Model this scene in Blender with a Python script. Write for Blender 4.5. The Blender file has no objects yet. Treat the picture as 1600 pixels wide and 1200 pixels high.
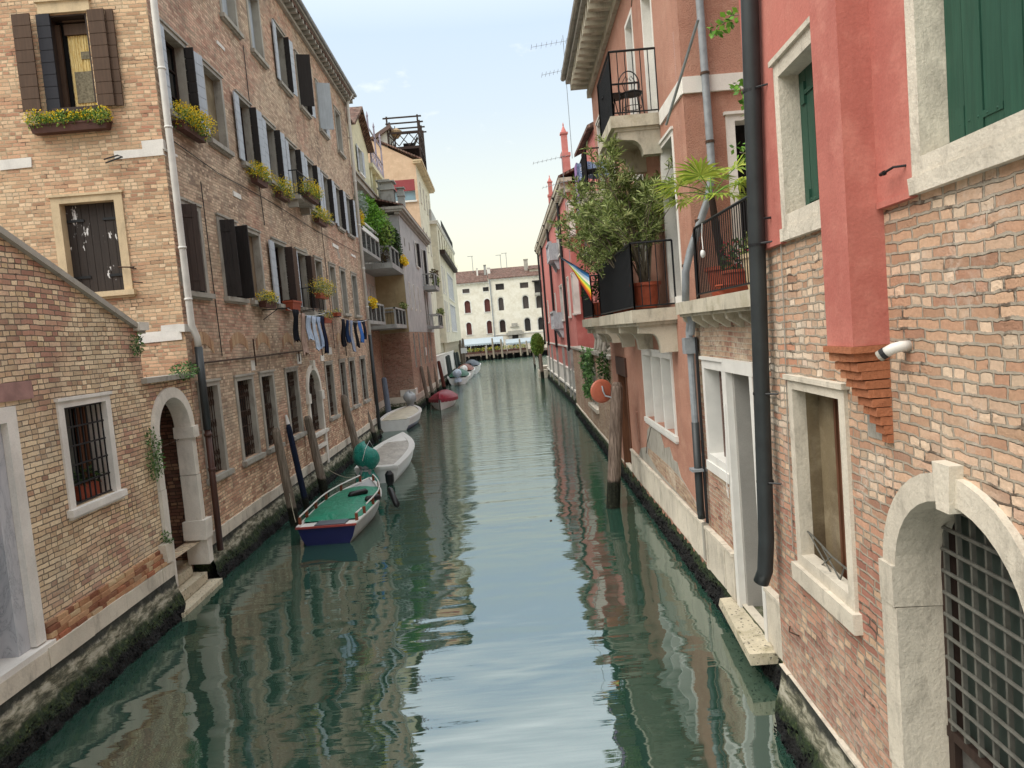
import bpy, math, random
from mathutils import Vector, geometry
random.seed(7)
R = math.radians
SC = bpy.context.scene
COL = SC.collection
# ---------------- camera, sky, sun, exposure ----------------
FPX, ROLL, EYE = 1130.0, .085, 4.4
PITCH, YAW = math.atan(78.8/FPX), math.atan(18.4/FPX)
FW = Vector((math.sin(YAW)*math.cos(PITCH), math.cos(YAW)*math.cos(PITCH), -math.sin(PITCH)))
RT = Vector((math.cos(YAW), -math.sin(YAW), 0))
UP = RT.cross(FW)
cam = bpy.data.cameras.new('camera'); cam.sensor_width = 36; cam.lens = 36*FPX/1600
cam.clip_start = .05; cam.clip_end = 5000
co = bpy.data.objects.new('camera', cam); COL.objects.link(co); SC.camera = co
cr, sr = math.cos(ROLL), math.sin(ROLL)
CX, CY = RT*cr - UP*sr, RT*sr + UP*cr      # image x axis / image up axis
from mathutils import Matrix
M3 = Matrix((CX, CY, -FW)).transposed()
co.matrix_world = Matrix.Translation((0, 0, EYE)) @ M3.to_4x4()

SUN_EL, SUN_AZ = 50, 243          # degrees; azimuth clockwise from +Y
w = bpy.data.worlds.new("World"); SC.world = w; w.use_nodes = True
nt = w.node_tree; nt.nodes.clear()
def N(t, **k):
    n = nt.nodes.new(t)
    for a, b in k.items(): setattr(n, a, b)
    return n
sky = N('ShaderNodeTexSky', sky_type='NISHITA', sun_disc=False)
sky.sun_elevation = R(SUN_EL); sky.sun_rotation = R(SUN_AZ)
sky.air_density = 1.1; sky.dust_density = 2.5; sky.ozone_density = 1.6
tc = N('ShaderNodeTexCoord'); sep = N('ShaderNodeSeparateXYZ')
nt.links.new(tc.outputs['Generated'], sep.inputs[0])
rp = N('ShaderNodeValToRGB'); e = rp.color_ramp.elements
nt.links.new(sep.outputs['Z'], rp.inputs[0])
SKYSTOPS = [(0, (.93, .82, .54)), (.09, (.93, .87, .64)), (.19, (.83, .86, .76)), (.29, (.70, .79, .83)), (.38, (.64, .76, .90)), (.47, (.92, 1.0, 1.04)), (.62, (1.45, 1.5, 1.5)), (.9, (2.0, 2.02, 2.0))]  # overhead stops, out of view, made extra bright to light walls and water
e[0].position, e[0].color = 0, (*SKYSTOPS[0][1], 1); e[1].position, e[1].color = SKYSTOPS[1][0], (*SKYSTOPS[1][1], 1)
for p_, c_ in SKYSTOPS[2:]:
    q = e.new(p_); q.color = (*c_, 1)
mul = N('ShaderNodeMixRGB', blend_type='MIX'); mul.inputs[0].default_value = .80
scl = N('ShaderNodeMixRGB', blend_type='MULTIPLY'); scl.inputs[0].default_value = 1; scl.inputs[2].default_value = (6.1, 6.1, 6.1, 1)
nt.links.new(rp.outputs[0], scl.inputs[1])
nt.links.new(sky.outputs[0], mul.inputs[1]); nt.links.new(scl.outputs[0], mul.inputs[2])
# thin wisps of evening cloud
mp = N('ShaderNodeMapping'); mp.inputs['Scale'].default_value = (3, 3, 7)
nz = N('ShaderNodeTexNoise'); nz.inputs['Scale'].default_value = 2.3; nz.inputs['Detail'].default_value = 9; nz.inputs['Roughness'].default_value = .62
cr2 = N('ShaderNodeValToRGB'); cr2.color_ramp.elements[0].position = .63; cr2.color_ramp.elements[1].position = .80
nt.links.new(tc.outputs['Generated'], mp.inputs[0]); nt.links.new(mp.outputs[0], nz.inputs[0]); nt.links.new(nz.outputs[0], cr2.inputs[0])
cm = N('ShaderNodeMixRGB', blend_type='MIX'); cm.inputs[2].default_value = (8.2, 7.8, 6.9, 1)
m5 = N('ShaderNodeMath', operation='MULTIPLY'); m5.inputs[1].default_value = .38
nt.links.new(cr2.outputs[0], m5.inputs[0]); nt.links.new(m5.outputs[0], cm.inputs[0]); nt.links.new(mul.outputs[0], cm.inputs[1])
bg = N('ShaderNodeBackground'); bg.inputs[1].default_value = .1
wo = N('ShaderNodeOutputWorld')
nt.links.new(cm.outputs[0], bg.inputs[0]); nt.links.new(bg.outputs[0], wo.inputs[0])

sl = bpy.data.lights.new('sun', 'SUN'); sl.energy = 1.5; sl.angle = R(50); sl.color = (1, .93, .82)
so = bpy.data.objects.new('sun', sl); COL.objects.link(so)
sd = Vector((math.sin(R(SUN_AZ))*math.cos(R(SUN_EL)), math.cos(R(SUN_AZ))*math.cos(R(SUN_EL)), math.sin(R(SUN_EL))))
so.rotation_euler = sd.to_track_quat('Z', 'Y').to_euler(); so.location = sd*60
SC.view_settings.view_transform = 'Standard'; SC.view_settings.look = 'None'
SC.view_settings.exposure = 1.05; SC.view_settings.gamma = 1
SC.cycles.max_bounces = 8; SC.cycles.diffuse_bounces = 5; SC.cycles.glossy_bounces = 4; SC.cycles.transparent_max_bounces = 12

# ---------------- helpers ----------------
def ray(px, py):
    dx, dy = px-800, py-600
    return (CX*dx - CY*dy + FW*FPX)
def at_water(px, py, z=0):
    d = ray(px, py); t = (z-EYE)/d.z; return Vector((0, 0, EYE))+d*t
def at_y(px, py, y):
    d = ray(px, py); return Vector((0, 0, EYE))+d*(y/d.y)
def at_x(px, py, x):
    d = ray(px, py); return Vector((0, 0, EYE))+d*(x/d.x)

class Fac:                      # a vertical facade: u runs along it, z up, o outwards
    def __init__(s, p0, d, n):
        s.p = Vector((*p0, 0)); s.d = Vector((*d, 0)).normalized(); s.n = Vector((*n, 0)).normalized()
    def P(s, u, z, o=0): return s.p + s.d*u + s.n*o + Vector((0, 0, z))
    def px(s, x, y, o=0):
        r = ray(x, y); c = Vector((0, 0, EYE)); q = s.p + s.n*o
        t = ((q-c).dot(s.n))/r.dot(s.n); P = c+r*t
        return (P-s.p).dot(s.d), P.z

def hexc(h):
    h = h.lstrip('#'); o = []
    for i in (0, 2, 4):
        v = int(h[i:i+2], 16)/255; o.append(v/12.92 if v <= .04045 else ((v+.055)/1.055)**2.4)
    return tuple(o)

class MB:
    def __init__(s): s.v = []; s.f = []; s.m = []
    def add(s, vs, fs, m=0):
        b = len(s.v); s.v += [Vector(v) for v in vs]
        for f in fs: s.f.append([i+b for i in f]); s.m.append(m)
        return s
    def quad(s, a, b, c, d, m=0): return s.add([a, b, c, d], [(0, 1, 2, 3)], m)
    def hexa(s, p, m=0):
        return s.add(p, [(0, 3, 2, 1), (4, 5, 6, 7), (0, 1, 5, 4), (1, 2, 6, 5), (2, 3, 7, 6), (3, 0, 4, 7)], m)
    def box(s, x0, x1, y0, y1, z0, z1, m=0):
        return s.hexa([(x0, y0, z0), (x1, y0, z0), (x1, y1, z0), (x0, y1, z0), (x0, y0, z1), (x1, y0, z1), (x1, y1, z1), (x0, y1, z1)], m)
    def fb(s, F, u0, u1, z0, z1, o0, o1, m=0):
        return s.hexa([F.P(u0, z0, o0), F.P(u1, z0, o0), F.P(u1, z0, o1), F.P(u0, z0, o1), F.P(u0, z1, o0), F.P(u1, z1, o0), F.P(u1, z1, o1), F.P(u0, z1, o1)], m)
    def rough(s, F, u0, u1, z0, z1, o0, o1, j=.008, m=0):
        def q(): return random.uniform(-j, j)
        P = [F.P(u+q(), z+q(), o+(q() if o == o1 else 0)) for z in (z0, z1) for (u, o) in ((u0, o0), (u1, o0), (u1, o1), (u0, o1))]
        return s.hexa(P, m)
    def prism(s, poly, off, m=0):          # poly: list of world points, extruded by vector off
        n = len(poly); off = Vector(off); p = [Vector(q) for q in poly]
        s.add(p+[q+off for q in p], [tuple(range(n))[::-1], tuple(range(n, 2*n))]+[(i, (i+1) % n, n+(i+1) % n, n+i) for i in range(n)], m)
        return s
    def tube(s, pts, r, n=8, m=0, cap=True):
        pts = [Vector(p) for p in pts]; rs = r if isinstance(r, (list, tuple)) else [r]*len(pts)
        vs = []; fs = []; prev = None
        for i, p in enumerate(pts):
            t = (pts[min(i+1, len(pts)-1)]-pts[max(i-1, 0)])
            if t.length < 1e-9: t = Vector((0, 0, 1))
            t.normalize()
            a = Vector((0, 0, 1)) if abs(t.z) < .9 else Vector((1, 0, 0))
            if prev is not None:
                x = prev - t*prev.dot(t)
                if x.length > 1e-4: x.normalize()
                else: x = t.cross(a).normalized()
            else: x = t.cross(a).normalized()
            prev = x; y = t.cross(x)
            for k in range(n):
                g = 2*math.pi*k/n; vs.append(p+x*(math.cos(g)*rs[i])+y*(math.sin(g)*rs[i]))
        for i in range(len(pts)-1):
            for k in range(n):
                a, b = i*n+k, i*n+(k+1) % n; fs.append((a, b, b+n, a+n))
        if cap: fs.append(tuple(range(n))[::-1]); fs.append(tuple(range((len(pts)-1)*n, len(pts)*n)))
        return s.add(vs, fs, m)
    def lathe(s, c, prof, n=16, m=0, axis=None):   # prof [(r,z)]
        c = Vector(c); vs = []; fs = []
        Z = Vector(axis).normalized() if axis else Vector((0, 0, 1))
        X = Z.cross(Vector((0, 1, 0)) if abs(Z.y) < .9 else Vector((1, 0, 0))).normalized(); Y = Z.cross(X)
        for (r, z) in prof:
            for k in range(n):
                g = 2*math.pi*k/n; vs.append(c+X*(r*math.cos(g))+Y*(r*math.sin(g))+Z*z)
        for i in range(len(prof)-1):
            for k in range(n):
                a, b = i*n+k, i*n+(k+1) % n; fs.append((a, b, b+n, a+n))
        fs.append(tuple(range(n))[::-1]); fs.append(tuple(range((len(prof)-1)*n, len(prof)*n)))
        return s.add(vs, fs, m)
    def ball(s, c, rx, ry, rz, n=10, m=0, jit=0):
        c = Vector(c); pr = []; k = max(5, n//2+1)
        b = len(s.v)
        prof = [(math.sin(math.pi*i/k), -math.cos(math.pi*i/k)) for i in range(k+1)]
        vs = []; fs = []
        for (r, z) in prof:
            for q in range(n):
                g = 2*math.pi*q/n; j = 1+random.uniform(-jit, jit)
                vs.append(c+Vector((rx*r*math.cos(g)*j, ry*r*math.sin(g)*j, rz*z*j)))
        for i in range(k):
            for q in range(n):
                a, d = i*n+q, i*n+(q+1) % n; fs.append((a, d, d+n, a+n))
        return s.add(vs, fs, m)
    def build(s, name, mat, parent=None, smooth=False, label=None):
        off = Vector((0, 0, 0))
        if parent is not None:
            r = parent
            while r.parent: r = r.parent
            off = Vector(r.get('_o', (0, 0, 0)))
        me = bpy.data.meshes.new(name)
        me.from_pydata([v-off for v in s.v], [], s.f)
        mats = mat if isinstance(mat, (list, tuple)) else [mat]
        for q in mats: me.materials.append(q)
        if len(mats) > 1:
            for p_, k in zip(me.polygons, s.m): p_.material_index = k
        uv = me.uv_layers.new(name='UVMap').data
        for p_ in me.polygons:
            n = p_.normal
            if abs(n.z) > .75:
                for li in p_.loop_indices:
                    v = s.v[me.loops[li].vertex_index]; uv[li].uv = (v.x, v.y)
            else:
                t = Vector((-n.y, n.x, 0))
                if t.length < 1e-6: t = Vector((1, 0, 0))
                t.normalize()
                if (t.y if abs(t.y) > abs(t.x) else t.x) < 0: t = -t
                for li in p_.loop_indices:
                    v = s.v[me.loops[li].vertex_index]; uv[li].uv = (v.dot(t), v.z)
        if smooth:
            for p_ in me.polygons: p_.use_smooth = True
        o = bpy.data.objects.new(name, me); COL.objects.link(o)
        if parent is not None: o.parent = parent
        if label: o['label'] = label
        return o

def thing(name, label, cat, base=(0, 0, 0), group=None):
    o = bpy.data.objects.new(name, None); COL.objects.link(o)
    o.location = base; o['_o'] = tuple(base); o['label'] = label; o['category'] = cat
    o.empty_display_size = .2
    if group: o['group'] = group
    return o
def tag(o, label, cat, group=None, kind=None):
    if label: o['label'] = label
    if cat: o['category'] = cat
    if group: o['group'] = group
    if kind: o['kind'] = kind
    return o
def dup(root, loc, rz=0, label=None, scale=None):
    r = root.copy(); COL.objects.link(r); r.location = loc; r.rotation_euler = (0, 0, rz)
    if scale: r.scale = scale
    if label: r['label'] = label
    for ch in list(root.children):
        c = ch.copy(); COL.objects.link(c); c.parent = r
        for g in list(ch.children):
            d = g.copy(); COL.objects.link(d); d.parent = c
    return r

# ---------------- materials ----------------
MATS = {}
class NB:
    def __init__(s, name):
        s.mat = bpy.data.materials.new(name); s.mat.use_nodes = True; s.t = s.mat.node_tree; s.t.nodes.clear()
        s.out = s.n('ShaderNodeOutputMaterial'); s.b = s.n('ShaderNodeBsdfPrincipled'); s.l(s.b.outputs[0], s.out.inputs[0])
        MATS[name] = s.mat
    def n(s, t, **k):
        n = s.t.nodes.new(t)
        for a, b in k.items(): setattr(n, a, b)
        return n
    def l(s, a, b): s.t.links.new(a, b)
    def val(s, x, inp):
        if hasattr(x, 'links') or hasattr(x, 'is_linked'): s.l(x, inp)
        elif isinstance(x, tuple): inp.default_value = (*x, 1) if len(x) == 3 and len(inp.default_value) == 4 else x
        else: inp.default_value = x
    def m(s, op, a, b=0., c=None, clamp=False):
        n = s.n('ShaderNodeMath', operation=op); n.use_clamp = clamp; s.val(a, n.inputs[0]); s.val(b, n.inputs[1])
        if c is not None: s.val(c, n.inputs[2])
        return n.outputs[0]
    def vm(s, op, a, b):
        n = s.n('ShaderNodeVectorMath', operation=op); s.val(a, n.inputs[0]); s.val(b, n.inputs[1]); return n.outputs[0]
    def mix(s, f, a, b, mode='MIX'):
        n = s.n('ShaderNodeMixRGB', blend_type=mode); s.val(f, n.inputs[0]); s.val(a, n.inputs[1]); s.val(b, n.inputs[2]); return n.outputs[0]
    def ramp(s, f, stops, interp='LINEAR'):
        n = s.n('ShaderNodeValToRGB'); n.color_ramp.interpolation = interp; e = n.color_ramp.elements
        s.l(f, n.inputs[0])
        while len(e) < len(stops): e.new(.5)
        for k, (p, c) in enumerate(stops):
            e[k].position = p; e[k].color = (*c, 1) if isinstance(c, tuple) else (c, c, c, 1)
        return n.outputs[0]
    def noise(s, vec, scale, detail=4, rough=.55, sc=None, dist=0):
        if sc: vec = s.mapp(vec, sc)
        n = s.n('ShaderNodeTexNoise'); s.l(vec, n.inputs['Vector']); n.inputs['Scale'].default_value = scale
        n.inputs['Detail'].default_value = detail; n.inputs['Roughness'].default_value = rough; n.inputs['Distortion'].default_value = dist
        return n.outputs[0]
    def mapp(s, vec, sc, loc=(0, 0, 0)):
        n = s.n('ShaderNodeMapping'); s.l(vec, n.inputs[0]); n.inputs['Scale'].default_value = sc; n.inputs['Location'].default_value = loc; return n.outputs[0]
    def pos(s): return s.n('ShaderNodeNewGeometry').outputs['Position']
    def uv(s): return s.n('ShaderNodeTexCoord').outputs['UV']
    def step(s, x, a, b):
        n = s.n('ShaderNodeMapRange'); n.interpolation_type = 'SMOOTHSTEP'; s.l(x, n.inputs[0])
        n.inputs[1].default_value = a; n.inputs[2].default_value = b; return n.outputs[0]
    def bump(s, h, strength=.5, dist=.01):
        n = s.n('ShaderNodeBump'); s.val(h, n.inputs['Height']); n.inputs['Strength'].default_value = strength; n.inputs['Distance'].default_value = dist
        s.l(n.outputs[0], s.b.inputs['Normal']); return n
    def fin(s, col, rough=.8, spec=.3, metal=0):
        s.val(col, s.b.inputs['Base Color']); s.val(rough, s.b.inputs['Roughness'])
        s.b.inputs['Specular IOR Level'].default_value = spec; s.b.inputs['Metallic'].default_value = metal
        return s.mat

def brick_mat(name, pal, mortar, bw=.25, bh=.07, mw=.011, jit=.010, wash=None, soot=0, plaster=None, bump=1., salt=None, vstreak=.5, alt=None, val=1.22, low=None):
    b = NB(name); uv = b.uv(); P = b.pos()
    n1 = b.n('ShaderNodeTexNoise'); b.l(uv, n1.inputs[0]); n1.inputs['Scale'].default_value = 7; n1.inputs['Detail'].default_value = 4
    dv = b.vm('SCALE', b.vm('SUBTRACT', n1.outputs['Color'], (.5, .5, .5)), (0, 0, 0)); dv.node.inputs['Scale'].default_value = jit*3
    nl = b.n('ShaderNodeTexNoise'); b.l(uv, nl.inputs[0]); nl.inputs['Scale'].default_value = .5; nl.inputs['Detail'].default_value = 1
    dl = b.vm('SCALE', b.vm('SUBTRACT', nl.outputs['Color'], (.5, .5, .5)), (0, 0, 0)); dl.node.inputs['Scale'].default_value = .10
    q = b.vm('ADD', b.vm('ADD', uv, dv), dl)
    s = b.n('ShaderNodeSeparateXYZ'); b.l(q, s.inputs[0]); u, v = s.outputs[0], s.outputs[1]
    vr = b.m('DIVIDE', v, bh); row = b.m('FLOOR', vr)
    wr = b.n('ShaderNodeTexWhiteNoise', noise_dimensions='1D'); b.l(row, wr.inputs['W'])
    par = b.m('FRACT', b.m('MULTIPLY', row, .5))
    ur = b.m('ADD', b.m('ADD', b.m('DIVIDE', u, bw), par), b.m('MULTIPLY', wr.outputs[0], .3))
    colm = b.m('FLOOR', ur)
    # some stretchers are cut in two headers
    cb = b.n('ShaderNodeCombineXYZ'); b.l(colm, cb.inputs[0]); b.l(row, cb.inputs[1])
    w1 = b.n('ShaderNodeTexWhiteNoise', noise_dimensions='2D'); b.l(cb.outputs[0], w1.inputs[0])
    split = b.m('GREATER_THAN', w1.outputs[0], .62)
    fu = b.m('FRACT', ur); half = b.m('MULTIPLY', b.m('GREATER_THAN', fu, .5), split)
    fu2 = b.m('ADD', b.m('MULTIPLY', fu, b.m('SUBTRACT', 1, split)), b.m('MULTIPLY', b.m('FRACT', b.m('MULTIPLY', fu, 2)), split))
    wdt = b.m('SUBTRACT', bw, b.m('MULTIPLY', split, bw/2))
    dx = b.m('MULTIPLY', b.m('MINIMUM', fu2, b.m('SUBTRACT', 1, fu2)), wdt)
    fv = b.m('FRACT', vr); dy = b.m('MULTIPLY', b.m('MINIMUM', fv, b.m('SUBTRACT', 1, fv)), bh)
    d = b.m('MINIMUM', dx, dy)
    nf = b.noise(uv, 45, 3); nm = b.noise(uv, 2.2, 4)
    mwv = b.m('ADD', mw*.5, b.m('MULTIPLY', b.m('SUBTRACT', nm, .5), mw*1.1))
    mask = b.m('SUBTRACT', b.m('ADD', d, b.m('MULTIPLY', b.m('SUBTRACT', nf, .5), .012)), mwv)
    mask = b.step(mask, -.001, .004)
    cb2 = b.n('ShaderNodeCombineXYZ'); b.l(b.m('ADD', colm, b.m('MULTIPLY', half, .37)), cb2.inputs[0]); b.l(row, cb2.inputs[1])
    w2 = b.n('ShaderNodeTexWhiteNoise', noise_dimensions='2D'); b.l(cb2.outputs[0], w2.inputs[0])
    sc_ = b.n('ShaderNodeSeparateXYZ'); b.l(w2.outputs['Color'], sc_.inputs[0])
    k = b.m('ADD', b.m('MULTIPLY', w2.outputs[0], .62), b.m('MULTIPLY', b.noise(uv, .55, 3), .9)); k = b.m('SUBTRACT', k, .26, clamp=True)
    n = len(pal); bc = b.ramp(k, [((i+.3)/n, hexc(c)) for i, c in enumerate(pal)])
    if alt:
        k2 = b.step(b.noise(b.mapp(uv, (1, 1, 1), (31, 7, 0)), .35, 3), .47, .6)
        bc = b.mix(k2, bc, b.ramp(w2.outputs[0], [((i+.3)/len(alt), hexc(c)) for i, c in enumerate(alt)]))
    if low:
        zz = b.n('ShaderNodeSeparateXYZ'); b.l(P, zz.inputs[0])
        k3 = b.m('SUBTRACT', 1, b.step(b.m('ADD', zz.outputs[2], b.m('MULTIPLY', b.m('SUBTRACT', b.noise(uv, .7, 5), .5), low[3])), low[1], low[2]))
        bc = b.mix(k3, bc, b.ramp(w2.outputs[0], [((i+.3)/len(low[0]), hexc(c)) for i, c in enumerate(low[0])]))
    vv = b.m('ADD', .74, b.m('MULTIPLY', sc_.outputs[1], .36))
    hs = b.n('ShaderNodeHueSaturation'); hs.inputs['Saturation'].default_value = .86; hs.inputs['Value'].default_value = val; b.l(bc, hs.inputs['Color']); bc = hs.outputs[0]
    bc = b.mix(1, bc, b.ramp(vv, [(0, 0.), (1, 1.)]), 'MULTIPLY')
    bc = b.mix(.5, bc, b.ramp(b.noise(uv, 28, 5, .7), [(.25, .5), (.62, 1.)]), 'MULTIPLY')
    mc = b.mix(.6, hexc(mortar), b.ramp(b.noise(uv, 14, 4), [(.3, .5), (.7, 1.)]), 'MULTIPLY')
    gap = b.step(b.noise(uv, 3.1, 5, .7), .54, .64)
    mc = b.mix(b.m('MULTIPLY', gap, .8), mc, hexc('#4a3c33'))
    col = b.mix(mask, mc, bc)
    hgt = b.m('ADD', b.m('MULTIPLY', mask, b.m('ADD', .75, b.m('MULTIPLY', sc_.outputs[2], .5))), b.m('MULTIPLY', b.noise(uv, 38, 5, .7), .45))
    hgt = b.m('SUBTRACT', hgt, b.m('MULTIPLY', gap, .25))
    if wash:
        a = b.step(b.noise(uv, .9, 7, .68, dist=.4), *wash[1]); a = b.m('MULTIPLY', a, b.step(b.noise(uv, 19, 4, .7), .36, .6)); col = b.mix(b.m('MULTIPLY', a, wash[2]), col, hexc(wash[0]))
    if soot:
        a = b.step(b.noise(uv, .8, 7, .66, sc=(1.6, .45, 1)), .46, .68); col = b.mix(b.m('MULTIPLY', a, soot), col, hexc('#4b443f'))
        a = b.step(b.noise(b.mapp(uv, (1, 1, 1), (9, 3, 0)), 1.5, 6, .7), .5, .7); col = b.mix(b.m('MULTIPLY', a, soot*.7), col, hexc('#857d74'))
    if plaster:     # surviving patches of old render
        a = b.step(b.noise(b.mapp(uv, (1, 1, 1), (3, 17, 0)), plaster[1], 8, .6), plaster[2], plaster[2]+.025)
        pc = b.mix(.6, hexc(plaster[0]), b.ramp(b.noise(uv, 5, 6), [(.3, .6), (.7, 1.)]), 'MULTIPLY')
        col = b.mix(a, col, pc); hgt = b.m('ADD', b.m('MULTIPLY', hgt, b.m('SUBTRACT', 1, a)), b.m('MULTIPLY', a, b.m('ADD', 1.35, b.m('MULTIPLY', b.noise(uv, 30, 4), .2))))
    if salt:        # damp band of salt crust low on the wall
        z = b.n('ShaderNodeSeparateXYZ'); b.l(P, z.inputs[0])
        a = b.m('SUBTRACT', 1, b.step(b.m('ADD', z.outputs[2], b.m('MULTIPLY', b.m('SUBTRACT', b.noise(uv, 1.3, 6), .5), 1.6)), salt[1], salt[2]))
        a = b.m('MULTIPLY', a, b.step(b.noise(uv, 9, 6, .7), .38, .62)); col = b.mix(b.m('MULTIPLY', a, salt[3]), col, hexc(salt[0]))
    b.bump(hgt, .9*bump, .012)
    return b.fin(col, .88, .2)

def plaster_mat(name, base, dark=None, light=None, rough_bump=.25, scale=30, streak=.25, coarse=0, dirt='#6d625a', patch=None):
    b = NB(name); uv = b.uv(); c = hexc(base)
    col = b.mix(b.step(b.noise(uv, .7, 6, .6), .35, .7), c, hexc(dark) if dark else tuple(x*.8 for x in c))
    col = b.mix(b.m('MULTIPLY', b.step(b.noise(uv, 2.6, 7, .65), .45, .72), .6), col, hexc(light) if light else tuple(min(1, x*1.18+.02) for x in c))
    st = b.step(b.noise(uv, 2.2, 6, .6, sc=(3.2, .28, 1)), .5, .78)
    col = b.mix(b.m('MULTIPLY', st, streak), col, hexc(dirt))
    col = b.mix(.35, col, b.ramp(b.noise(uv, scale*2.2, 4, .7), [(.3, .55), (.65, 1.)]), 'MULTIPLY')
    h = b.m('ADD', b.noise(uv, scale, 6, .65), b.m('MULTIPLY', b.noise(uv, 3, 4), 1.2))
    if coarse:
        v = b.n('ShaderNodeTexVoronoi'); b.l(uv, v.inputs[0]); v.inputs['Scale'].default_value = 70
        h = b.m('ADD', h, b.m('MULTIPLY', b.m('SUBTRACT', 1, v.outputs['Distance']), coarse))
        col = b.mix(.5, col, b.ramp(v.outputs['Distance'], [(.1, 1.), (.8, .62)]), 'MULTIPLY')
    if patch:
        a = b.step(b.noise(b.mapp(uv, (1, 1, 1), (5, 2, 0)), patch[1], 8, .62), patch[2], patch[2]+.03); col = b.mix(b.m('MULTIPLY', a, patch[3]), col, hexc(patch[0]))
        h = b.m('SUBTRACT', h, b.m('MULTIPLY', a, .8))
    b.bump(h, rough_bump, .012)
    return b.fin(col, .86, .25)

def stone_mat(name, base='#cfc8b8', dirt='#5b554c', amt=.4, bump=.5, grn=0, spots=0):
    b = NB(name); uv = b.pos(); c = hexc(base)
    col = b.mix(b.step(b.noise(uv, 1.4, 6), .35, .7), c, tuple(x*.8 for x in c))
    col = b.mix(b.m('MULTIPLY', b.step(b.noise(uv, 3.3, 8, .68, sc=(1.5, 1.5, .6)), .48, .7), amt), col, hexc(dirt))
    if grn: col = b.mix(b.m('MULTIPLY', b.step(b.noise(b.mapp(uv, (1, 1, 1), (7, 7, 7)), 2.4, 7, .65), .5, .68), grn), col, hexc('#77704a'))
    if spots: col = b.mix(b.m('MULTIPLY', b.step(b.noise(uv, 26, 3, .5), .6, .66), spots), col, hexc('#3c3a38'))
    col = b.mix(.3, col, b.ramp(b.noise(uv, 60, 4, .7), [(.3, .55), (.6, 1.)]), 'MULTIPLY')
    b.bump(b.m('ADD', b.noise(uv, 24, 7, .7), b.m('MULTIPLY', b.noise(uv, 5, 3), 1.0)), bump, .012)
    return b.fin(col, .8, .3)

def wood_mat(name, base, axis='Z', dark=.55, rough=.75, chip=None):
    b = NB(name); uv = b.pos(); c = hexc(base)
    sc = {'Z': (14, 14, .9), 'X': (.9, 14, 14), 'Y': (14, .9, 14)}[axis]
    g = b.noise(uv, 2.2, 6, .65, sc=sc)
    col = b.mix(b.step(g, .35, .7), tuple(x*dark for x in c), c)
    col = b.mix(.35, col, b.ramp(b.noise(uv, 1.7, 6, .6), [(.3, .55), (.7, 1.)]), 'MULTIPLY')
    if chip: col = b.mix(b.step(b.noise(uv, chip[1], 7, .62, sc=(2, 2, .8)), chip[2], chip[2]+.03), col, hexc(chip[0]))
    b.bump(g, .35, .006)
    return b.fin(col, rough, .3)

def flat_mat(name, base, rough=.6, metal=0, var=.3, spec=.35, sc=3.5, bump=.08, emit=None):
    b = NB(name); P = b.pos(); c = hexc(base)
    col = b.mix(b.step(b.noise(P, sc, 6, .6), .3, .75), c, tuple(x*(1-var) for x in c))
    b.bump(b.noise(P, 40, 4), bump, .004)
    return b.fin(col, rough, spec, metal)

def leaf_mat(name, cols, trans=.25):
    b = NB(name); g = b.n('ShaderNodeNewGeometry')
    n = len(cols); col = b.ramp(g.outputs['Random Per Island'], [((i+.3)/n, hexc(c)) for i, c in enumerate(cols)])
    b.fin(col, .55, .3)
    t = b.n('ShaderNodeBsdfTranslucent'); b.l(col, t.inputs[0]); mx = b.n('ShaderNodeMixShader'); mx.inputs[0].default_value = trans
    b.l(b.b.outputs[0], mx.inputs[1]); b.l(t.outputs[0], mx.inputs[2]); b.l(mx.outputs[0], b.out.inputs[0])
    return b.mat
M = {}
M['brick_tan'] = brick_mat('brick_tan', ['#9a7254', '#b38a64', '#c29c74', '#cdaa80', '#d4b690', '#b9946c'], '#b9a88c', alt=['#a87052', '#b98663', '#c69a74', '#d0ac86'], bump=.9, wash=('#d9c7a6', (.56, .7), .35))
M['brick_grey'] = brick_mat('brick_grey', ['#75604f', '#8f7560', '#a0866d', '#ae967c', '#b9a286', '#967865'], '#ab9d86', alt=['#956a54', '#a98068', '#b59278', '#a0846c'], soot=.40, val=1.62, mw=.009, low=(['#96684f', '#b08868', '#c4a382', '#a87a5e', '#cbb08c'], 1.6, 3.2, 1.6), wash=('#c9bca6', (.55, .7), .45), plaster=('#a29c90', .42, .66), bump=1.)
M['brick_yellow'] = brick_mat('brick_yellow', ['#a98c6a', '#bda27c', '#ccb48d', '#d2bd99', '#b59670', '#a37a60'], '#85796a', mw=.010, val=1.42, alt=['#a0705a', '#b08468', '#c0a080', '#cfb892', '#c8aa7e'], wash=('#cdc3b4', (.55, .7), .4), soot=.22, salt=('#c9bfae', .9, 1.9, .4), bump=1.1)
M['brick_red'] = brick_mat('brick_red', ['#9a6a50', '#b08464', '#bf9876', '#c8a688', '#d1b698', '#ba977a'], '#ada292', bw=.24, bh=.068, mw=.014, jit=.017, val=1.16, low=(['#9c6350', '#ad7259', '#bb876a', '#a56a54', '#c5a07e'], 2.2, 3.6, 2.2), alt=['#dccdb6', '#cfb9a0', '#bc9678', '#b97b58', '#e2d6c2', '#c9a886'], wash=('#d6cbbd', (.53, .68), .5), plaster=('#a8a196', .5, .70), salt=('#cfc4b3', 1.0, 2.0, .35), bump=1.35)
M['brick_brown'] = brick_mat('brick_brown', ['#7d5a45', '#8f6a52', '#a07a5f', '#ab8767', '#8a5d4a'], '#a09584', alt=['#80543f', '#936450'], val=1.4, wash=('#c7bda9', (.56, .7), .5), salt=('#c9c0b0', 1.6, 3.4, .2), bump=.8)
M['brick_wing'] = brick_mat('brick_wing', ['#86695a', '#97765f', '#a5866a', '#b39a7c', '#8b6450'], '#b0a390', bw=.24, mw=.014, alt=['#8f5b49', '#a06e57', '#a98467'], wash=('#cfc6b6', (.5, .66), .6), bump=.8)
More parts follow.
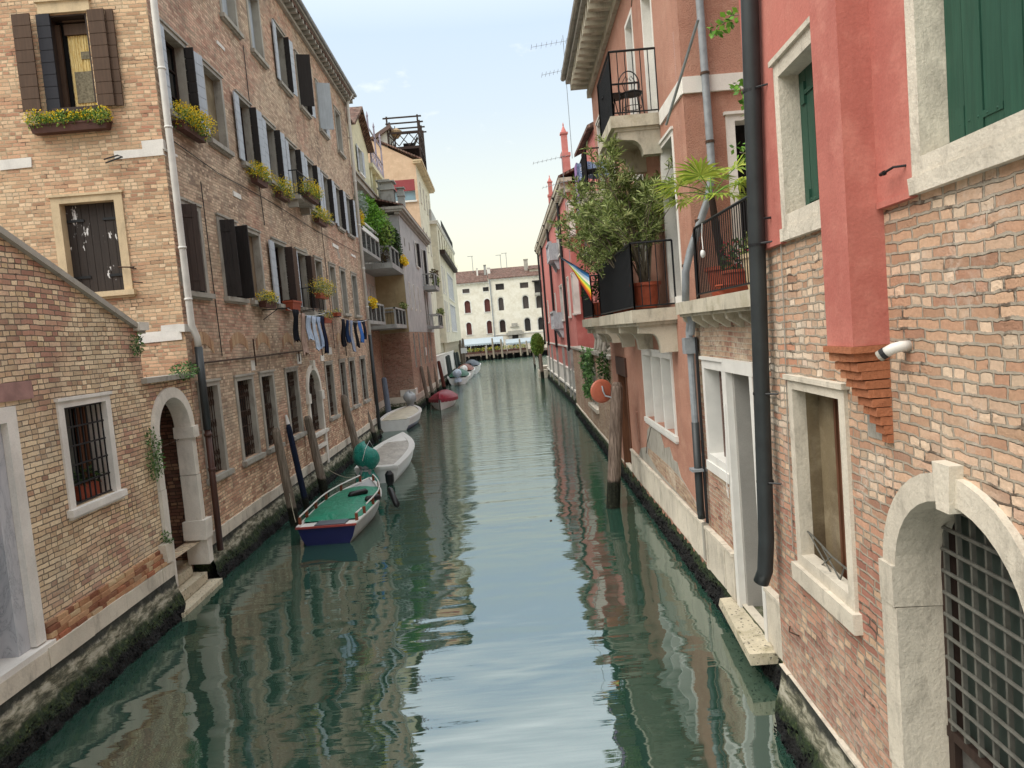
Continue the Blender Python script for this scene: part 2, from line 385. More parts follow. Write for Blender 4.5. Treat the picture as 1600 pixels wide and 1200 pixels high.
M['brick_dark'] = brick_mat('brick_dark', ['#5a3a2e', '#6d4838', '#7d5644', '#936c50', '#a9835c'], '#4a4038', soot=.35, bump=1.2)
M['plaster_red'] = plaster_mat('plaster_red', '#be776b', dark='#ab655b', light='#ca8a7c', rough_bump=.4, scale=22, streak=.3, dirt='#94564c')
M['plaster_orange'] = plaster_mat('plaster_orange', '#c2917d', dark='#b0806d', light='#cda38e', rough_bump=.7, scale=30, coarse=1.2, streak=.2)
M['plaster_pink'] = plaster_mat('plaster_pink', '#c67c75', dark='#b86f69', light='#cf8f88', streak=.15)
M['plaster_yellow'] = plaster_mat('plaster_yellow', '#d8d3b4', streak=.1)
M['plaster_peach'] = plaster_mat('plaster_peach', '#d0b498', dark='#c4a78b', streak=.12)
M['plaster_cream'] = plaster_mat('plaster_cream', '#d8d2bd', streak=.15)
M['plaster_pale'] = plaster_mat('plaster_pale', '#c9c6bc', streak=.25)
M['plaster_ochre'] = plaster_mat('plaster_ochre', '#ab9a78', dark='#978664', streak=.2)
M['plaster_grey'] = plaster_mat('plaster_grey', '#b2b3b0', dark='#9fa09f', light='#c2c2be', streak=.35)
M['plaster_panel'] = plaster_mat('plaster_panel', '#9c9a95', dark='#8f8d88', light='#a5a39e', streak=.05, rough_bump=.08)
M['plaster_tired'] = plaster_mat('plaster_tired', '#7d7058', dark='#564937', light='#a0947c', streak=.5, rough_bump=.5)
M['plaster_white'] = plaster_mat('plaster_white', '#d6d4cd', streak=.12)
M['palace'] = plaster_mat('palace', '#e2dccd', dark='#d3cbb8', light='#ebe6da', streak=.1, patch=('#d39a7c', .22, .68, .6))
M['stone'] = stone_mat('stone', '#ded9ce', amt=.22)
M['stone_old'] = stone_mat('stone_old', '#d5cdbd', amt=.4, bump=.9)
M['stone_grey'] = stone_mat('stone_grey', '#a8a49a', amt=.5)
M['stone_cream'] = stone_mat('stone_cream', '#d2bd9a', amt=.25)
M['stone_white'] = stone_mat('stone_white', '#e4e1da', amt=.10, bump=.2)
M['stone_balcony'] = stone_mat('stone_balcony', '#c2bba9', amt=.5, grn=.35, bump=.5)
M['stone_step'] = stone_mat('stone_step', '#cfc5ad', amt=.25, grn=.5, spots=.8, bump=.8)
M['concrete'] = stone_mat('concrete', '#a2a39f', amt=.4)
M['iron'] = flat_mat('iron', '#1d1f22', rough=.5, var=.2)
M['iron_rust'] = flat_mat('iron_rust', '#4b382c', rough=.8, var=.5, sc=12)
M['gate_iron'] = flat_mat('gate_iron', '#62625c', rough=.55, var=.35, sc=10)
M['pipe_dark'] = flat_mat('pipe_dark', '#33383a', rough=.45, var=.3)
M['pipe_brown'] = flat_mat('pipe_brown', '#4a3028', rough=.5, var=.25)
M['pipe_white'] = flat_mat('pipe_white', '#d2d0ca', rough=.45, var=.18)
M['pipe_zinc'] = flat_mat('pipe_zinc', '#8f959a', rough=.45, var=.35, sc=6)
M['shut_light'] = wood_mat('shut_light', '#b9c1c9', dark=.85)
M['shut_dark'] = wood_mat('shut_dark', '#34302f', dark=.7)
M['shut_brown'] = wood_mat('shut_brown', '#5a4638', dark=.75)
M['shut_brown2'] = wood_mat('shut_brown2', '#463a35', dark=.7)
M['shut_blue'] = wood_mat('shut_blue', '#2b2c33', dark=.8)
M['shut_peel'] = wood_mat('shut_peel', '#3e3733', dark=.75, chip=('#d9d8d6', 2.6, .602))
M['shut_green'] = wood_mat('shut_green', '#2b5243', dark=.78, rough=.5)
M['shut_slat'] = wood_mat('shut_slat', '#6e5b54', axis='Y', dark=.8)
M['boards'] = wood_mat('boards', '#8f7c66', dark=.6)
M['wood'] = wood_mat('wood', '#6d4630', dark=.6)
M['wood_dark'] = wood_mat('wood_dark', '#3a2c26', dark=.7)
M['glass'] = flat_mat('glass', '#14181a', rough=.08, var=.3, spec=.7, bump=0)
M['glass_sky'] = flat_mat('glass_sky', '#7c97a3', rough=.1, var=.1, spec=.7, bump=0)
M['gate_pane'] = flat_mat('gate_pane', '#38443f', rough=.35, var=.35, sc=4, spec=.5)
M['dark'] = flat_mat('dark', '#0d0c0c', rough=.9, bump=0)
M['terracotta'] = flat_mat('terracotta', '#a04e36', rough=.7, var=.3, sc=9, bump=.3)
M['box_brown'] = flat_mat('box_brown', '#54342b', rough=.6, var=.3)
M['soil'] = flat_mat('soil', '#2a211a', rough=.95)
M['white_paint'] = flat_mat('white_paint', '#dcdbd6', rough=.4, var=.12)
M['plastic_white'] = flat_mat('plastic_white', '#d8d8d6', rough=.4, var=.08)
M['leaf_green'] = leaf_mat('leaf_green', ['#42602a', '#587a34', '#70903f', '#90a852'])
M['leaf_olive'] = leaf_mat('leaf_olive', ['#46552c', '#5f7038', '#768848', '#919f5e', '#b0b97e'])
M['leaf_dark'] = leaf_mat('leaf_dark', ['#1c2e17', '#2a3f1e', '#3a5228', '#4b6532'])
M['leaf_silver'] = leaf_mat('leaf_silver', ['#7f8f84', '#97a59a', '#b2bdb2', '#6a7a6a'])
M['leaf_bright'] = leaf_mat('leaf_bright', ['#4e7a24', '#659632', '#7fae40', '#3f6420'])
M['leaf_purple'] = leaf_mat('leaf_purple', ['#2a2228', '#3b2d38', '#4a3a46', '#33402a'])
M['leaf_palm'] = leaf_mat('leaf_palm', ['#7f9636', '#9aae42', '#b4bd55', '#6c8434'], trans=.35)
M['leaf_dry'] = leaf_mat('leaf_dry', ['#5d4b3a', '#73604c', '#4a3b2e', '#6a6a3a'])
M['flower_yellow'] = leaf_mat('flower_yellow', ['#e0b818', '#efc71c', '#f6d634', '#d8c23a', '#c9c04a'])
M['flower_red'] = leaf_mat('flower_red', ['#a52838', '#c23a48'])
M['ivy'] = leaf_mat('ivy', ['#2a4424', '#3d5c30', '#557a40', '#6f8f58'])
M['roof_tile'] = None
def island_mat(name, cols, rough=.9):
    b = NB(name); g = b.n('ShaderNodeNewGeometry'); P = b.pos(); n = len(cols)
    c = b.ramp(g.outputs['Random Per Island'], [((i+.3)/n, hexc(q)) for i, q in enumerate(cols)]); c = b.mix(.5, c, b.ramp(b.noise(P, 30, 5, .7), [(.3, .5), (.62, 1.)]), 'MULTIPLY')
    b.bump(b.m('ADD', b.noise(P, 45, 5, .7), b.noise(P, 12, 3)), .8, .012); return b.fin(c, rough, .2)
M['brick_loose'] = island_mat('brick_loose', ['#a57a5c', '#bb9270', '#c9a883', '#a4664c', '#cbb491', '#8d5f4a'])
M['brick_corbel'] = island_mat('brick_corbel', ['#b27a58', '#c08c68', '#a86c4e', '#b98060'])
M['brick_edge'] = island_mat('brick_edge', ['#ad8c70', '#bd9c7c', '#a07a60', '#c4a888'])

def roof_mat():
    b = NB('roof_tile'); P = b.pos(); uv = b.uv()
    s = b.n('ShaderNodeSeparateXYZ'); b.l(P, s.inputs[0])
    wv = b.m('SINE', b.m('MULTIPLY', b.m('ADD', s.outputs[0], s.outputs[1]), 28)); 
    k = b.n('ShaderNodeTexVoronoi'); b.l(P, k.inputs[0]); k.inputs['Scale'].default_value = 4.5
    w2 = b.n('ShaderNodeSeparateXYZ'); b.l(k.outputs['Color'], w2.inputs[0])
    col = b.ramp(w2.outputs[0], [(.1, hexc('#6b5047')), (.4, hexc('#80645a')), (.7, hexc('#93776b')), (.95, hexc('#584a44'))])
    col = b.mix(.5, col, b.ramp(b.m('MULTIPLY', b.m('ADD', wv, 1), .5), [(.1, .4), (.7, 1.)]), 'MULTIPLY')
    col = b.mix(b.m('MULTIPLY', b.step(b.noise(P, 1.5, 6), .5, .7), .5), col, hexc('#6f675c'))
    b.bump(wv, 1, .05)
    return b.fin(col, .9, .2)
M['roof_tile'] = roof_mat()

def algae_mat():     # tidal footing: mussels at the waterline, weed above, pale salt crust on top
    b = NB('tidal_stone'); P = b.pos(); s = b.n('ShaderNodeSeparateXYZ'); b.l(P, s.inputs[0]); z = s.outputs[2]
    zz = b.m('ADD', z, b.m('MULTIPLY', b.m('SUBTRACT', b.noise(P, 1.1, 7, .62), .5), .34))
    zz = b.m('ADD', zz, b.m('MULTIPLY', b.m('SUBTRACT', b.noise(P, 9, 5, .7), .5), .16))
    crust = b.ramp(b.noise(P, 7, 8, .72, sc=(1, .45, 1.6)), [(.36, hexc('#34362c')), (.47, hexc('#6b6a58')), (.56, hexc('#a8a491')), (.7, hexc('#c3bfb0'))])
    weed = b.ramp(b.noise(P, 13, 6, .7), [(.3, hexc('#0f180c')), (.5, hexc('#22331a')), (.62, hexc('#3d4a24')), (.75, hexc('#6d7452'))])
    mus = b.ramp(b.noise(P, 30, 5, .75), [(.35, hexc('#050506')), (.57, hexc('#0e0f0f')), (.67, hexc('#22221d')), (.75, hexc('#6f6e62'))])
    dark = b.ramp(b.noise(P, 6, 5, .6), [(.3, hexc('#23251f')), (.6, hexc('#3b3d36')), (.75, hexc('#57564c'))])
    c = b.mix(b.step(zz, .16, .24), mus, weed); c = b.mix(b.step(zz, .34, .46), c, crust); c = b.mix(b.step(zz, .56, .64), c, dark)
    v = b.n('ShaderNodeTexVoronoi'); b.l(P, v.inputs[0]); v.inputs['Scale'].default_value = 26
    lo = b.m('SUBTRACT', 1, b.step(zz, .2, .4))
    h = b.m('ADD', b.m('MULTIPLY', b.m('MULTIPLY', b.m('SUBTRACT', 1, v.outputs['Distance']), lo), 1.6), b.noise(P, 16, 8, .75))
    b.bump(h, 1, .035)
    return b.fin(c, .75, .35)
M['tidal'] = algae_mat()

def water_mat():
    b = NB('canal_water'); P = b.pos()
    nearw = b.noise(P, .62, 2.2, .42, sc=(.75, 1.5, 1), dist=.3)
    mid = b.noise(b.mapp(P, (1, 1, 1), (13, 4, 0)), 2.0, 3, .5, sc=(.24, 1.7, 1))
    fine = b.noise(P, 7.5, 3, .55, sc=(.22, 1.5, 1))
    s = b.n('ShaderNodeSeparateXYZ'); b.l(P, s.inputs[0])
    far = b.step(s.outputs[1], 10, 34)
    far2 = b.step(s.outputs[1], 45, 105)
    h = b.m('ADD', b.m('MULTIPLY', nearw, b.m('SUBTRACT', .046, b.m('MULTIPLY', far, .034))), b.m('MULTIPLY', mid, b.m('ADD', .005, b.m('MULTIPLY', far, .016))))
    h = b.m('ADD', h, b.m('MULTIPLY', fine, b.m('ADD', .0006, b.m('ADD', b.m('MULTIPLY', far, .0042), b.m('MULTIPLY', far2, .016)))))
    bp = b.n('ShaderNodeBump'); b.l(h, bp.inputs['Height']); bp.inputs['Strength'].default_value = 1; bp.inputs['Distance'].default_value = 1.
    b.b.inputs['Base Color'].default_value = (*hexc('#28463b'), 1)
    b.b.inputs['Roughness'].default_value = .9; b.b.inputs['Specular IOR Level'].default_value = 0
    g = b.n('ShaderNodeBsdfGlossy'); g.inputs['Roughness'].default_value = .015; g.inputs['Color'].default_value = (.93, .97, .96, 1)
    b.l(b.m('ADD', .012, b.m('MULTIPLY', far2, .13)), g.inputs['Roughness'])
    fr = b.n('ShaderNodeFresnel'); fr.inputs['IOR'].default_value = 4.4
    b.l(bp.outputs[0], g.inputs['Normal']); b.l(bp.outputs[0], fr.inputs['Normal'])
    mx = b.n('ShaderNodeMixShader'); b.l(fr.outputs[0], mx.inputs[0]); b.l(b.b.outputs[0], mx.inputs[1]); b.l(g.outputs[0], mx.inputs[2])
    b.l(mx.outputs[0], b.out.inputs[0])
    return b.mat
M['water'] = water_mat()

# ---------------- setting ----------------
mb = MB(); mb.box(-60, 45, -12, 320, -.4, 0)
o = mb.build('canal_water', M['water']); tag(o, 'green canal water rippling between the houses', None, kind='structure'); 
mb = MB(); mb.box(-60, -8.6, -12, 105, -1, .8); mb.box(6.2, 45, -12, 70, -1, .8); mb.box(-60, 45, 137, 320, -1, 1.2)
o = mb.build('ground', M['concrete']); tag(o, 'paved ground level behind the canal houses', None, kind='structure')

# ---------------- building helpers ----------------
def inside(p, poly):
    x, y = p; c = False; n = len(poly); j = n-1
    for i in range(n):
        xi, yi = poly[i]; xj, yj = poly[j]
        if (yi > y) != (yj > y) and x < (xj-xi)*(y-yi)/(yj-yi)+xi: c = not c
        j = i
    return c
def rect(u0, u1, z0, z1): return [(u0, z0), (u1, z0), (u1, z1), (u0, z1)]
def arch_poly(u0, u1, z0, z1, n=14, rise=None):
    r = (u1-u0)/2; h = r if rise is None else rise; zs = z1-h; c = (u0+u1)/2
    return [(u0, z0), (u1, z0)]+[(c+r*math.cos(math.pi*k/n), zs+h*math.sin(math.pi*k/n)) for k in range(n+1)]
def wall(F, outline, holes, mat, parent, name='wall', th=.3, o=0., edge=False):
    vs, es = [], []
    for poly in [outline]+holes:
        b = len(vs); n = len(poly)
        vs += [Vector(p) for p in poly]; es += [(b+i, b+(i+1) % n) for i in range(n)]
    V, E_, T, _, _, _ = geometry.delaunay_2d_cdt(vs, es, [], 0, 1e-5)
    mb = MB(); P = [F.P(v.x, v.y, o) for v in V]; fs = []
    for t in T:
        c = sum((V[i] for i in t), Vector((0, 0)))/3
        if inside((c.x, c.y), outline) and not any(inside((c.x, c.y), h) for h in holes): fs.append(tuple(t))
    mb.add(P, fs)
    for poly in ([outline] if edge else [])+holes:      # thickness
        n = len(poly)
        for i in range(n):
            a, c = poly[i], poly[(i+1) % n]
            mb.quad(F.P(*a, o), F.P(*c, o), F.P(*c, o-th), F.P(*a, o-th))
    return mb.build(name, mat, parent)

def leafshut(F, par, uh, dr, w_, z0, z1, ang, mat, o0=.03, style='bands', name='shutter', nb=7):
    a = R(ang); ca, sa = math.cos(a), math.sin(a); th = .035; mb = MB()
    def Q(s, z, t):    # t across thickness
        return F.P(uh+dr*(ca*s-sa*t*1), z, o0+sa*s+ca*t)
    def bx(s0, s1, za, zb, t0, t1):
        mb.hexa([Q(s0, za, t0), Q(s1, za, t0), Q(s1, za, t1), Q(s0, za, t1), Q(s0, zb, t0), Q(s1, zb, t0), Q(s1, zb, t1), Q(s0, zb, t1)])
    if style == 'bands':
        h = (z1-z0)/nb
        for k in range(nb): bx(0, w_, z0+k*h+.006, z0+(k+1)*h-.006, 0, th)
        bx(.02, w_-.02, z0+.01, z1-.01, .008, th-.008)
    elif style == 'planks':
        n = max(2, round(w_/.13)); h = w_/n
        for k in range(n): bx(k*h+.003, (k+1)*h-.003, z0, z1, 0, th)
        bx(.01, w_-.01, z0+.01, z1-.01, .006, th-.012)
        for zz in (z0+(z1-z0)*.12, z0+(z1-z0)*.85): bx(0, w_*.8, zz, zz+.05, th, th+.012)
    elif style == 'slats':
        bx(0, .04, z0, z1, 0, th); bx(w_-.04, w_, z0, z1, 0, th); bx(.04, w_-.04, z0, z0+.05, 0, th); bx(.04, w_-.04, z1-.05, z1, 0, th)
        n = int((z1-z0)/.07)
        for k in range(1, n): bx(.04, w_-.04, z0+.05+(k-1)*.07, z0+.05+(k-1)*.07+.05, .006, th-.006)
    return mb.build(name, mat, par)

def grille_mesh(F, u0, u1, z0, z1, o, dv=.12, dh=.32, r=.009, scroll=False, mat='iron_rust', par=None, name='grille'):
    mb = MB(); n = max(2, round((u1-u0)/dv))
    for k in range(n+1):
        u = u0+(u1-u0)*k/n; mb.fb(F, u-r, u+r, z0, z1, o-r, o+r)
    m_ = max(1, round((z1-z0)/dh))
    for k in range(m_+1):
        z = z0+(z1-z0)*k/m_; mb.fb(F, u0, u1, z-r*1.2, z+r*1.2, o+r*.6, o+r*2.4)
    if scroll:
        for zc in (z1-.16, z1-.34, z0+.18, z0+.38, (z0+z1)/2+.1):
            for k in range(n):
                u = u0+(u1-u0)*(k+.5)/n; q = (u1-u0)/n*.42
                mb.tube([F.P(u+q*math.cos(t*.9), zc+q*1.5*math.sin(t*.9), o+.02) for t in range(8)], .006, 4, cap=False)
    return mb.build(name, M[mat], par)

def win(par, F, u0, u1, z0, z1, fr=.12, dep=.22, fm='stone_grey', pane='glass', proud=.03, sill=.09, top=None, name='window', arch=False, rise=None, pm=None, sh=(), gr=None, bars=(1, 2), panemat=None):
    """stone surround lining the opening, pane, sill, shutters; returns the hole for the wall"""
    e = .004; t = fr if top is None else top
    mb = MB(); zi = z0 if sill else z0+fr
    if not arch:
        mb.fb(F, u0, u0+fr, z0, z1-t, -dep, proud); mb.fb(F, u1-fr, u1, z0, z1-t, -dep, proud)
        mb.fb(F, u0, u1, z1-t, z1, -dep, proud)
        if t > .08 and proud > .02: mb.fb(F, u0-.03, u1+.03, z1-.035, z1+.01, 0, proud+.03)
        if not sill: mb.fb(F, u0+fr, u1-fr, z0, z0+fr, -dep, proud)
        hole = rect(u0+e, u1-e, z0+e, z1-e)
    else:
        out = arch_poly(u0, u1, z0, z1, rise=rise); inn = arch_poly(u0+fr, u1-fr, z0, z1-t, rise=None if rise is None else rise-t)
        n = len(out)
        for i in range(1, n):
            j = (i+1) % n
            if j == 0: a, b_, c, d = out[i], out[0], inn[0], inn[i]
            else: a, b_, c, d = out[i], out[j], inn[j], inn[i]
            mb.hexa([F.P(*a, -dep), F.P(*b_, -dep), F.P(*b_, proud), F.P(*a, proud), F.P(*d, -dep), F.P(*c, -dep), F.P(*c, proud), F.P(*d, proud)])
        hole = arch_poly(u0+e, u1-e, z0+e, z1-e, rise=rise)
    w_ = mb.build(name, M[fm], par)
    if sill:
        mb = MB(); mb.fb(F, u0-.06, u1+.06, z0-.10, z0, -dep, proud+sill); mb.fb(F, u0-.03, u1+.03, z0-.14, z0-.10, -.05, proud+sill*.4)
        mb.build('sill', M[fm], w_)
    a, b2, c, d = u0+fr, u1-fr, z0+(0 if sill else fr), z1-t
    o = -dep+.02
    if pane == 'glass':
        mb = MB(); mb.fb(F, a, b2, c, d, o-.03, o-.02, 0)
        s = .045; nu, nz_ = bars
        mb.fb(F, a, a+s, c, d, o-.015, o+.02, 1); mb.fb(F, b2-s, b2, c, d, o-.015, o+.02, 1); mb.fb(F, a+s, b2-s, c, c+s, o-.015, o+.02, 1); mb.fb(F, a+s, b2-s, d-s, d, o-.015, o+.02, 1)
        for k in range(1, nu+1):
            u = a+(b2-a)*k/(nu+1); mb.fb(F, u-.03, u+.03, c+s, d-s, o-.015, o+.022, 1)
        for k in range(1, nz_+1):
            z = c+(d-c)*k/(nz_+1); mb.fb(F, a+s, b2-s, z-.012, z+.012, o-.014, o+.012, 1)
        mb.build('pane', [M[panemat or 'glass'], M[pm or 'wood_dark']], w_)
    elif pane in ('boards', 'closed'):
        mb = MB(); n = max(2, round((b2-a)/.16)); h = (b2-a)/n
        for k in range(n): mb.fb(F, a+k*h+.004, a+(k+1)*h-.004, c, d, o-.02, o+.02+random.uniform(0, .008))
        mb.fb(F, a, b2, c, d, o-.05, o-.025)
        mb.build('boarding' if pane == 'boards' else 'shutter', M[pm or 'boards'], w_)
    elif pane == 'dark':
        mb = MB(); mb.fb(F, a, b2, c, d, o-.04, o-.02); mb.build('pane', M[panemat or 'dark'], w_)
    elif pane == 'blind':
        mb = MB(); mb.fb(F, a, b2, c, d, -dep*.6-.03, -dep*.6); mb.build('infill', M[pm or 'brick_grey'], w_)
    if gr:
        grille_mesh(F, a, b2, c+.03, d-.02, o+gr[0], gr[1], gr[2], gr[3], gr[4], gr[5], w_)
    for q in sh:      # ('near'|'far', kind, width)
        side, kind, wd = q[0], q[1], q[2]; ml = q[3] if len(q) > 3 else 'shut_light'; md = q[4] if len(q) > 4 else 'shut_dark'; nb = q[5] if len(q) > 5 else 7
        uh, dr = (a, 1) if side == 'near' else (b2, -1)
        if kind == 'flat': leafshut(F, w_, uh, dr, wd, c, d, 176, M[ml], o0=proud+.03, nb=nb)
        elif kind == 'bifold':
            leafshut(F, w_, uh, dr, wd*.42, c, d, 90, M[md], o0=proud-.02, nb=nb)
            leafshut(F, w_, uh-dr*.05, dr, wd, c, d, 172, M[ml], o0=proud+.1, nb=nb)
        elif kind == 'out': leafshut(F, w_, uh, dr, wd, c, d, q[6] if len(q) > 6 else 95, M[ml], o0=proud, nb=nb)
        elif kind == 'ajar': leafshut(F, w_, uh, dr, wd, c, d, q[6] if len(q) > 6 else 15, M[ml], o0=-.12, nb=nb, style='planks')
    return hole

def shell(F, u0, u1, z, depth, mat, par, ridge=None, over=.35, top=True, o=-.3, rmat=None, low=.6):
    """rear and side walls plus a pitched tile roof behind a facade"""
    mb = MB()
    for (a, b, c, d) in ((u0+.02, u0+.3, -depth, o), (u1-.3, u1-.02, -depth, o), (u0+.3, u1-.3, -depth, -depth+.25)):
        mb.fb(F, a, b, low, z-.1, c, d)
    mb.build('rear_wall', mat, par)
    if top:
        rz = ridge or 1.6; mb = MB(); mid = (-depth)/2; rf = []
        A = [F.P(u0-.1, z, over), F.P(u1+.1, z, over), F.P(u1+.1, z+rz, mid), F.P(u0-.1, z+rz, mid)]
        B = [F.P(u0-.1, z+rz, mid), F.P(u1+.1, z+rz, mid), F.P(u1+.1, z, -depth-over), F.P(u0-.1, z, -depth-over)]
        for q in (A, B): mb.prism(q, (0, 0, .12))
        mb.prism([F.P(u0-.02, z, 0), F.P(u0-.02, z, -depth), F.P(u0-.02, z+rz-.02, mid)], F.d*.2)
        mb.prism([F.P(u1-.2, z, 0), F.P(u1-.2, z, -depth), F.P(u1-.2, z+rz-.02, mid)], F.d*.2)
        mb.build('roof', M[rmat or 'roof_tile'], par)

def footing(F, u0, u1, par, ztop=.95, zb=.55, proud=.04, splay=.30, pm='stone_old', name='plinth', blk=1.1, seed=1, drop=.5):
    """white stone course and the tide-worn footing below it"""
    rn = random.Random(seed); mb = MB(); u = u0
    while u < u1-.01:
        n = min(u1, u+blk*rn.uniform(.75, 1.3)); mb.fb(F, u+.004, n-.004, zb, ztop+rn.uniform(-.015, .015), -.1, proud+rn.uniform(0, .02)); u = n
    mb.build(name, M[pm], par)
    nu = max(4, int((u1-u0)/.12)); nu = min(nu, 260); nz = 9; vs = []; fs = []
    for i in range(nu+1):
        uu = u0+(u1-u0)*i/nu
        for k in range(nz+1):
            z = zb-(zb+drop)*k/nz; t = k/nz
            o = proud-.02+splay*t**1.1+rn.uniform(-.04, .05)*(0.3+t)
            vs.append(F.P(uu, z, o if 0 < k else proud-.01))
    for i in range(nu):
        for k in range(nz): a = i*(nz+1)+k; fs.append((a, a+1, a+nz+2, a+nz+1))
    mb = MB(); mb.add(vs, fs)
    mb.fb(F, u0, u1, -drop, zb-.005, -.3, -.02)
    mb.build('footing', M['tidal'], par, smooth=False)
    # mussels and weed tufts clinging along the waterline
    mb = MB(); cnt = min(1500, int((u1-u0)*110))
    for i in range(cnt):
        uu = rn.uniform(u0, u1); t = rn.random(); z = .02+.3*t*t; oo = proud+splay*((zb-z)/(zb+drop))**1.1
        p = F.P(uu, z, oo); s = rn.uniform(.015, .05)
        a = rn.uniform(0, 6.28); d = F.d*math.cos(a)*s+F.n*.4*s+Vector((0, 0, math.sin(a)*s))
        e_ = F.n*s*.9+F.d*rn.uniform(-.5, .5)*s
        mb.add([p-d*.6, p+e_*.5, p+d*.6, p-e_*.2], [(0, 1, 2), (0, 2, 3), (0, 3, 1), (1, 3, 2)])
    mb.build('mussel_crust', M['mussel'], par)['kind'] = 'stuff'
M['mussel'] = flat_mat('mussel', '#15161a', rough=.4, var=.5, sc=20)

def leaves(mb, c, rad, n, L=.06, W=.03, droop=0., rn=random, hollow=.3, m=0):
    c = Vector(c)
    for _ in range(n):
        while True:
            v = Vector((rn.uniform(-1, 1), rn.uniform(-1, 1), rn.uniform(-1, 1)))
            if hollow < v.length < 1: break
        p = c+Vector((v.x*rad[0], v.y*rad[1], v.z*rad[2]))
        d = (v*.8+Vector((rn.uniform(-1, 1), rn.uniform(-1, 1), rn.uniform(-.8, 1)-droop))).normalized()
        s = d.cross(Vector((rn.uniform(-1, 1), rn.uniform(-1, 1), rn.uniform(-1, 1)))).normalized()*W*.5*rn.uniform(.7, 1.2)
        l = L*rn.uniform(.6, 1.25)
        mb.add([p, p+d*l*.5+s, p+d*l, p+d*l*.5-s], [(0, 1, 2, 3)], m)

def flowerbox(label, F, u0, u1, z, o, yellow=.6, h=.16, dpt=.2, box='box_brown', fol=.2, leaf='leaf_green', name='flower_box', group='flower boxes on the brick palace', n=420, cat='flower box'):
    base = F.P((u0+u1)/2, z, o+dpt/2)
    t = thing(name, label, cat, base, group)
    mb = MB()
    q = [F.P(u0+.03, z, o+.02), F.P(u1-.03, z, o+.02), F.P(u1-.03, z, o+dpt-.02), F.P(u0+.03, z, o+dpt-.02), F.P(u0, z+h, o), F.P(u1, z+h, o), F.P(u1, z+h, o+dpt), F.P(u0, z+h, o+dpt)]
    mb.hexa(q); mb.fb(F, u0-.01, u1+.01, z+h-.03, z+h+.004, o-.01, o+dpt+.01); mb.build('box', M[box], t)
    rn = random.Random(hash(label) % 1000)
    rn = random.Random(len(label)*7+int(abs(u0)*10)); k = max(2, int((u1-u0)/.22)); mb = MB(); mf = MB()
    for i in range(k):
        u = u0+(u1-u0)*(i+.5)/k; c = F.P(u, z+h+fol*.35, o+dpt*.6+rn.uniform(-.02, .05)); s = fol*rn.uniform(.8, 1.2)
        leaves(mb, c, (s*.8, s*.8, s*.75), int(n/k*(1-yellow*.5)), .05, .03, .3, rn, .2)
        if yellow: leaves(mf, c+Vector((0, 0, s*.2)), (s*.95, s*.95, s*.8), int(n/k*yellow), .036, .032, 0, rn, .6)
    mb.build('foliage', M[leaf], t)
    if yellow: mf.build('flowers', M['flower_yellow'], t)
    return t
def railing(F, pts, z0, z1, mat, par, dv=.11, r=.008, name='railing', top=.018, low=True):
    """pts: list of (u, o) corners"""
    mb = MB()
    for (a, b) in zip(pts[:-1], pts[1:]):
        A, B = Vector(a), Vector(b); L = (B-A).length; n = max(1, round(L/dv))
        P = [F.P(a[0], z1, a[1]), F.P(b[0], z1, b[1])]; mb.tube(P, top, 6)
        if low: mb.tube([F.P(a[0], z0+.06, a[1]), F.P(b[0], z0+.06, b[1])], top*.7, 5)
        for k in range(n+1):
            q = A.lerp(B, k/n); rr = r*2 if k in (0, n) else r
            mb.tube([F.P(q.x, z0+(0 if k in (0, n) else .06), q.y), F.P(q.x, z1, q.y)], rr, 5, cap=False)
    return mb.build(name, mat, par)
# =====================================================================
# LEFT BANK
# =====================================================================
XL = -6.05
FL = Fac((XL, 0), (0, 1), (1, 0))             # canal facades on the left
YC = 14.3
FF = Fac((0, YC), (1, 0), (0, -1))             # front of the brick palace, facing the bridge
# ---------- tall brick palace ----------
PAL = thing('brick_palace', 'tall weathered brick house of four storeys with pale shutters and a white corner drainpipe', 'house', (XL-2, 20, 0))
holes = []
G, Fi, Se, Th = (2.0, 3.97), (5.78, 7.65), (9.32, 11.1), (12.8, 14.68)
scr = (.08, .13, .34, .007, True, 'iron_rust')
for (a, b) in ((14.56, 15.68), (16.6, 17.86), (18.33, 19.5), (20.52, 21.83), (25.28, 26.5), (27.6, 28.7), (29.35, 30.6), (31.75, 33.05)):
    holes.append(win(PAL, FL, a, b, *G, fr=.13, dep=.2, pane='dark', gr=scr))
# water door with arch
holes.append(win(PAL, FL, 22.6, 24.42, 1.75, 3.95, fr=.17, dep=.24, arch=True, pane='dark', fm='stone', proud=.06, gr=(.08, .12, .5, .008, True, 'iron_rust'), name='arched_window'))
for (ua, ub, za, zb_, oa, ob_) in ((22.58, 22.8, .98, 1.7, -.2, .07), (24.2, 24.45, .6, 1.7, -.2, .07), (22.8, 24.2, 1.22, 1.34, -.2, .09), (24.18, 24.52, 2.75, 3.05, 0, .1), (22.52, 22.82, 2.75, 3.05, 0, .1), (23.38, 23.64, 3.86, 4.08, 0, .12)):
    mb = MB(); mb.rough(FL, ua, ub, za, zb_, oa, ob_); mb.build('door_stone', M['stone'], PAL)
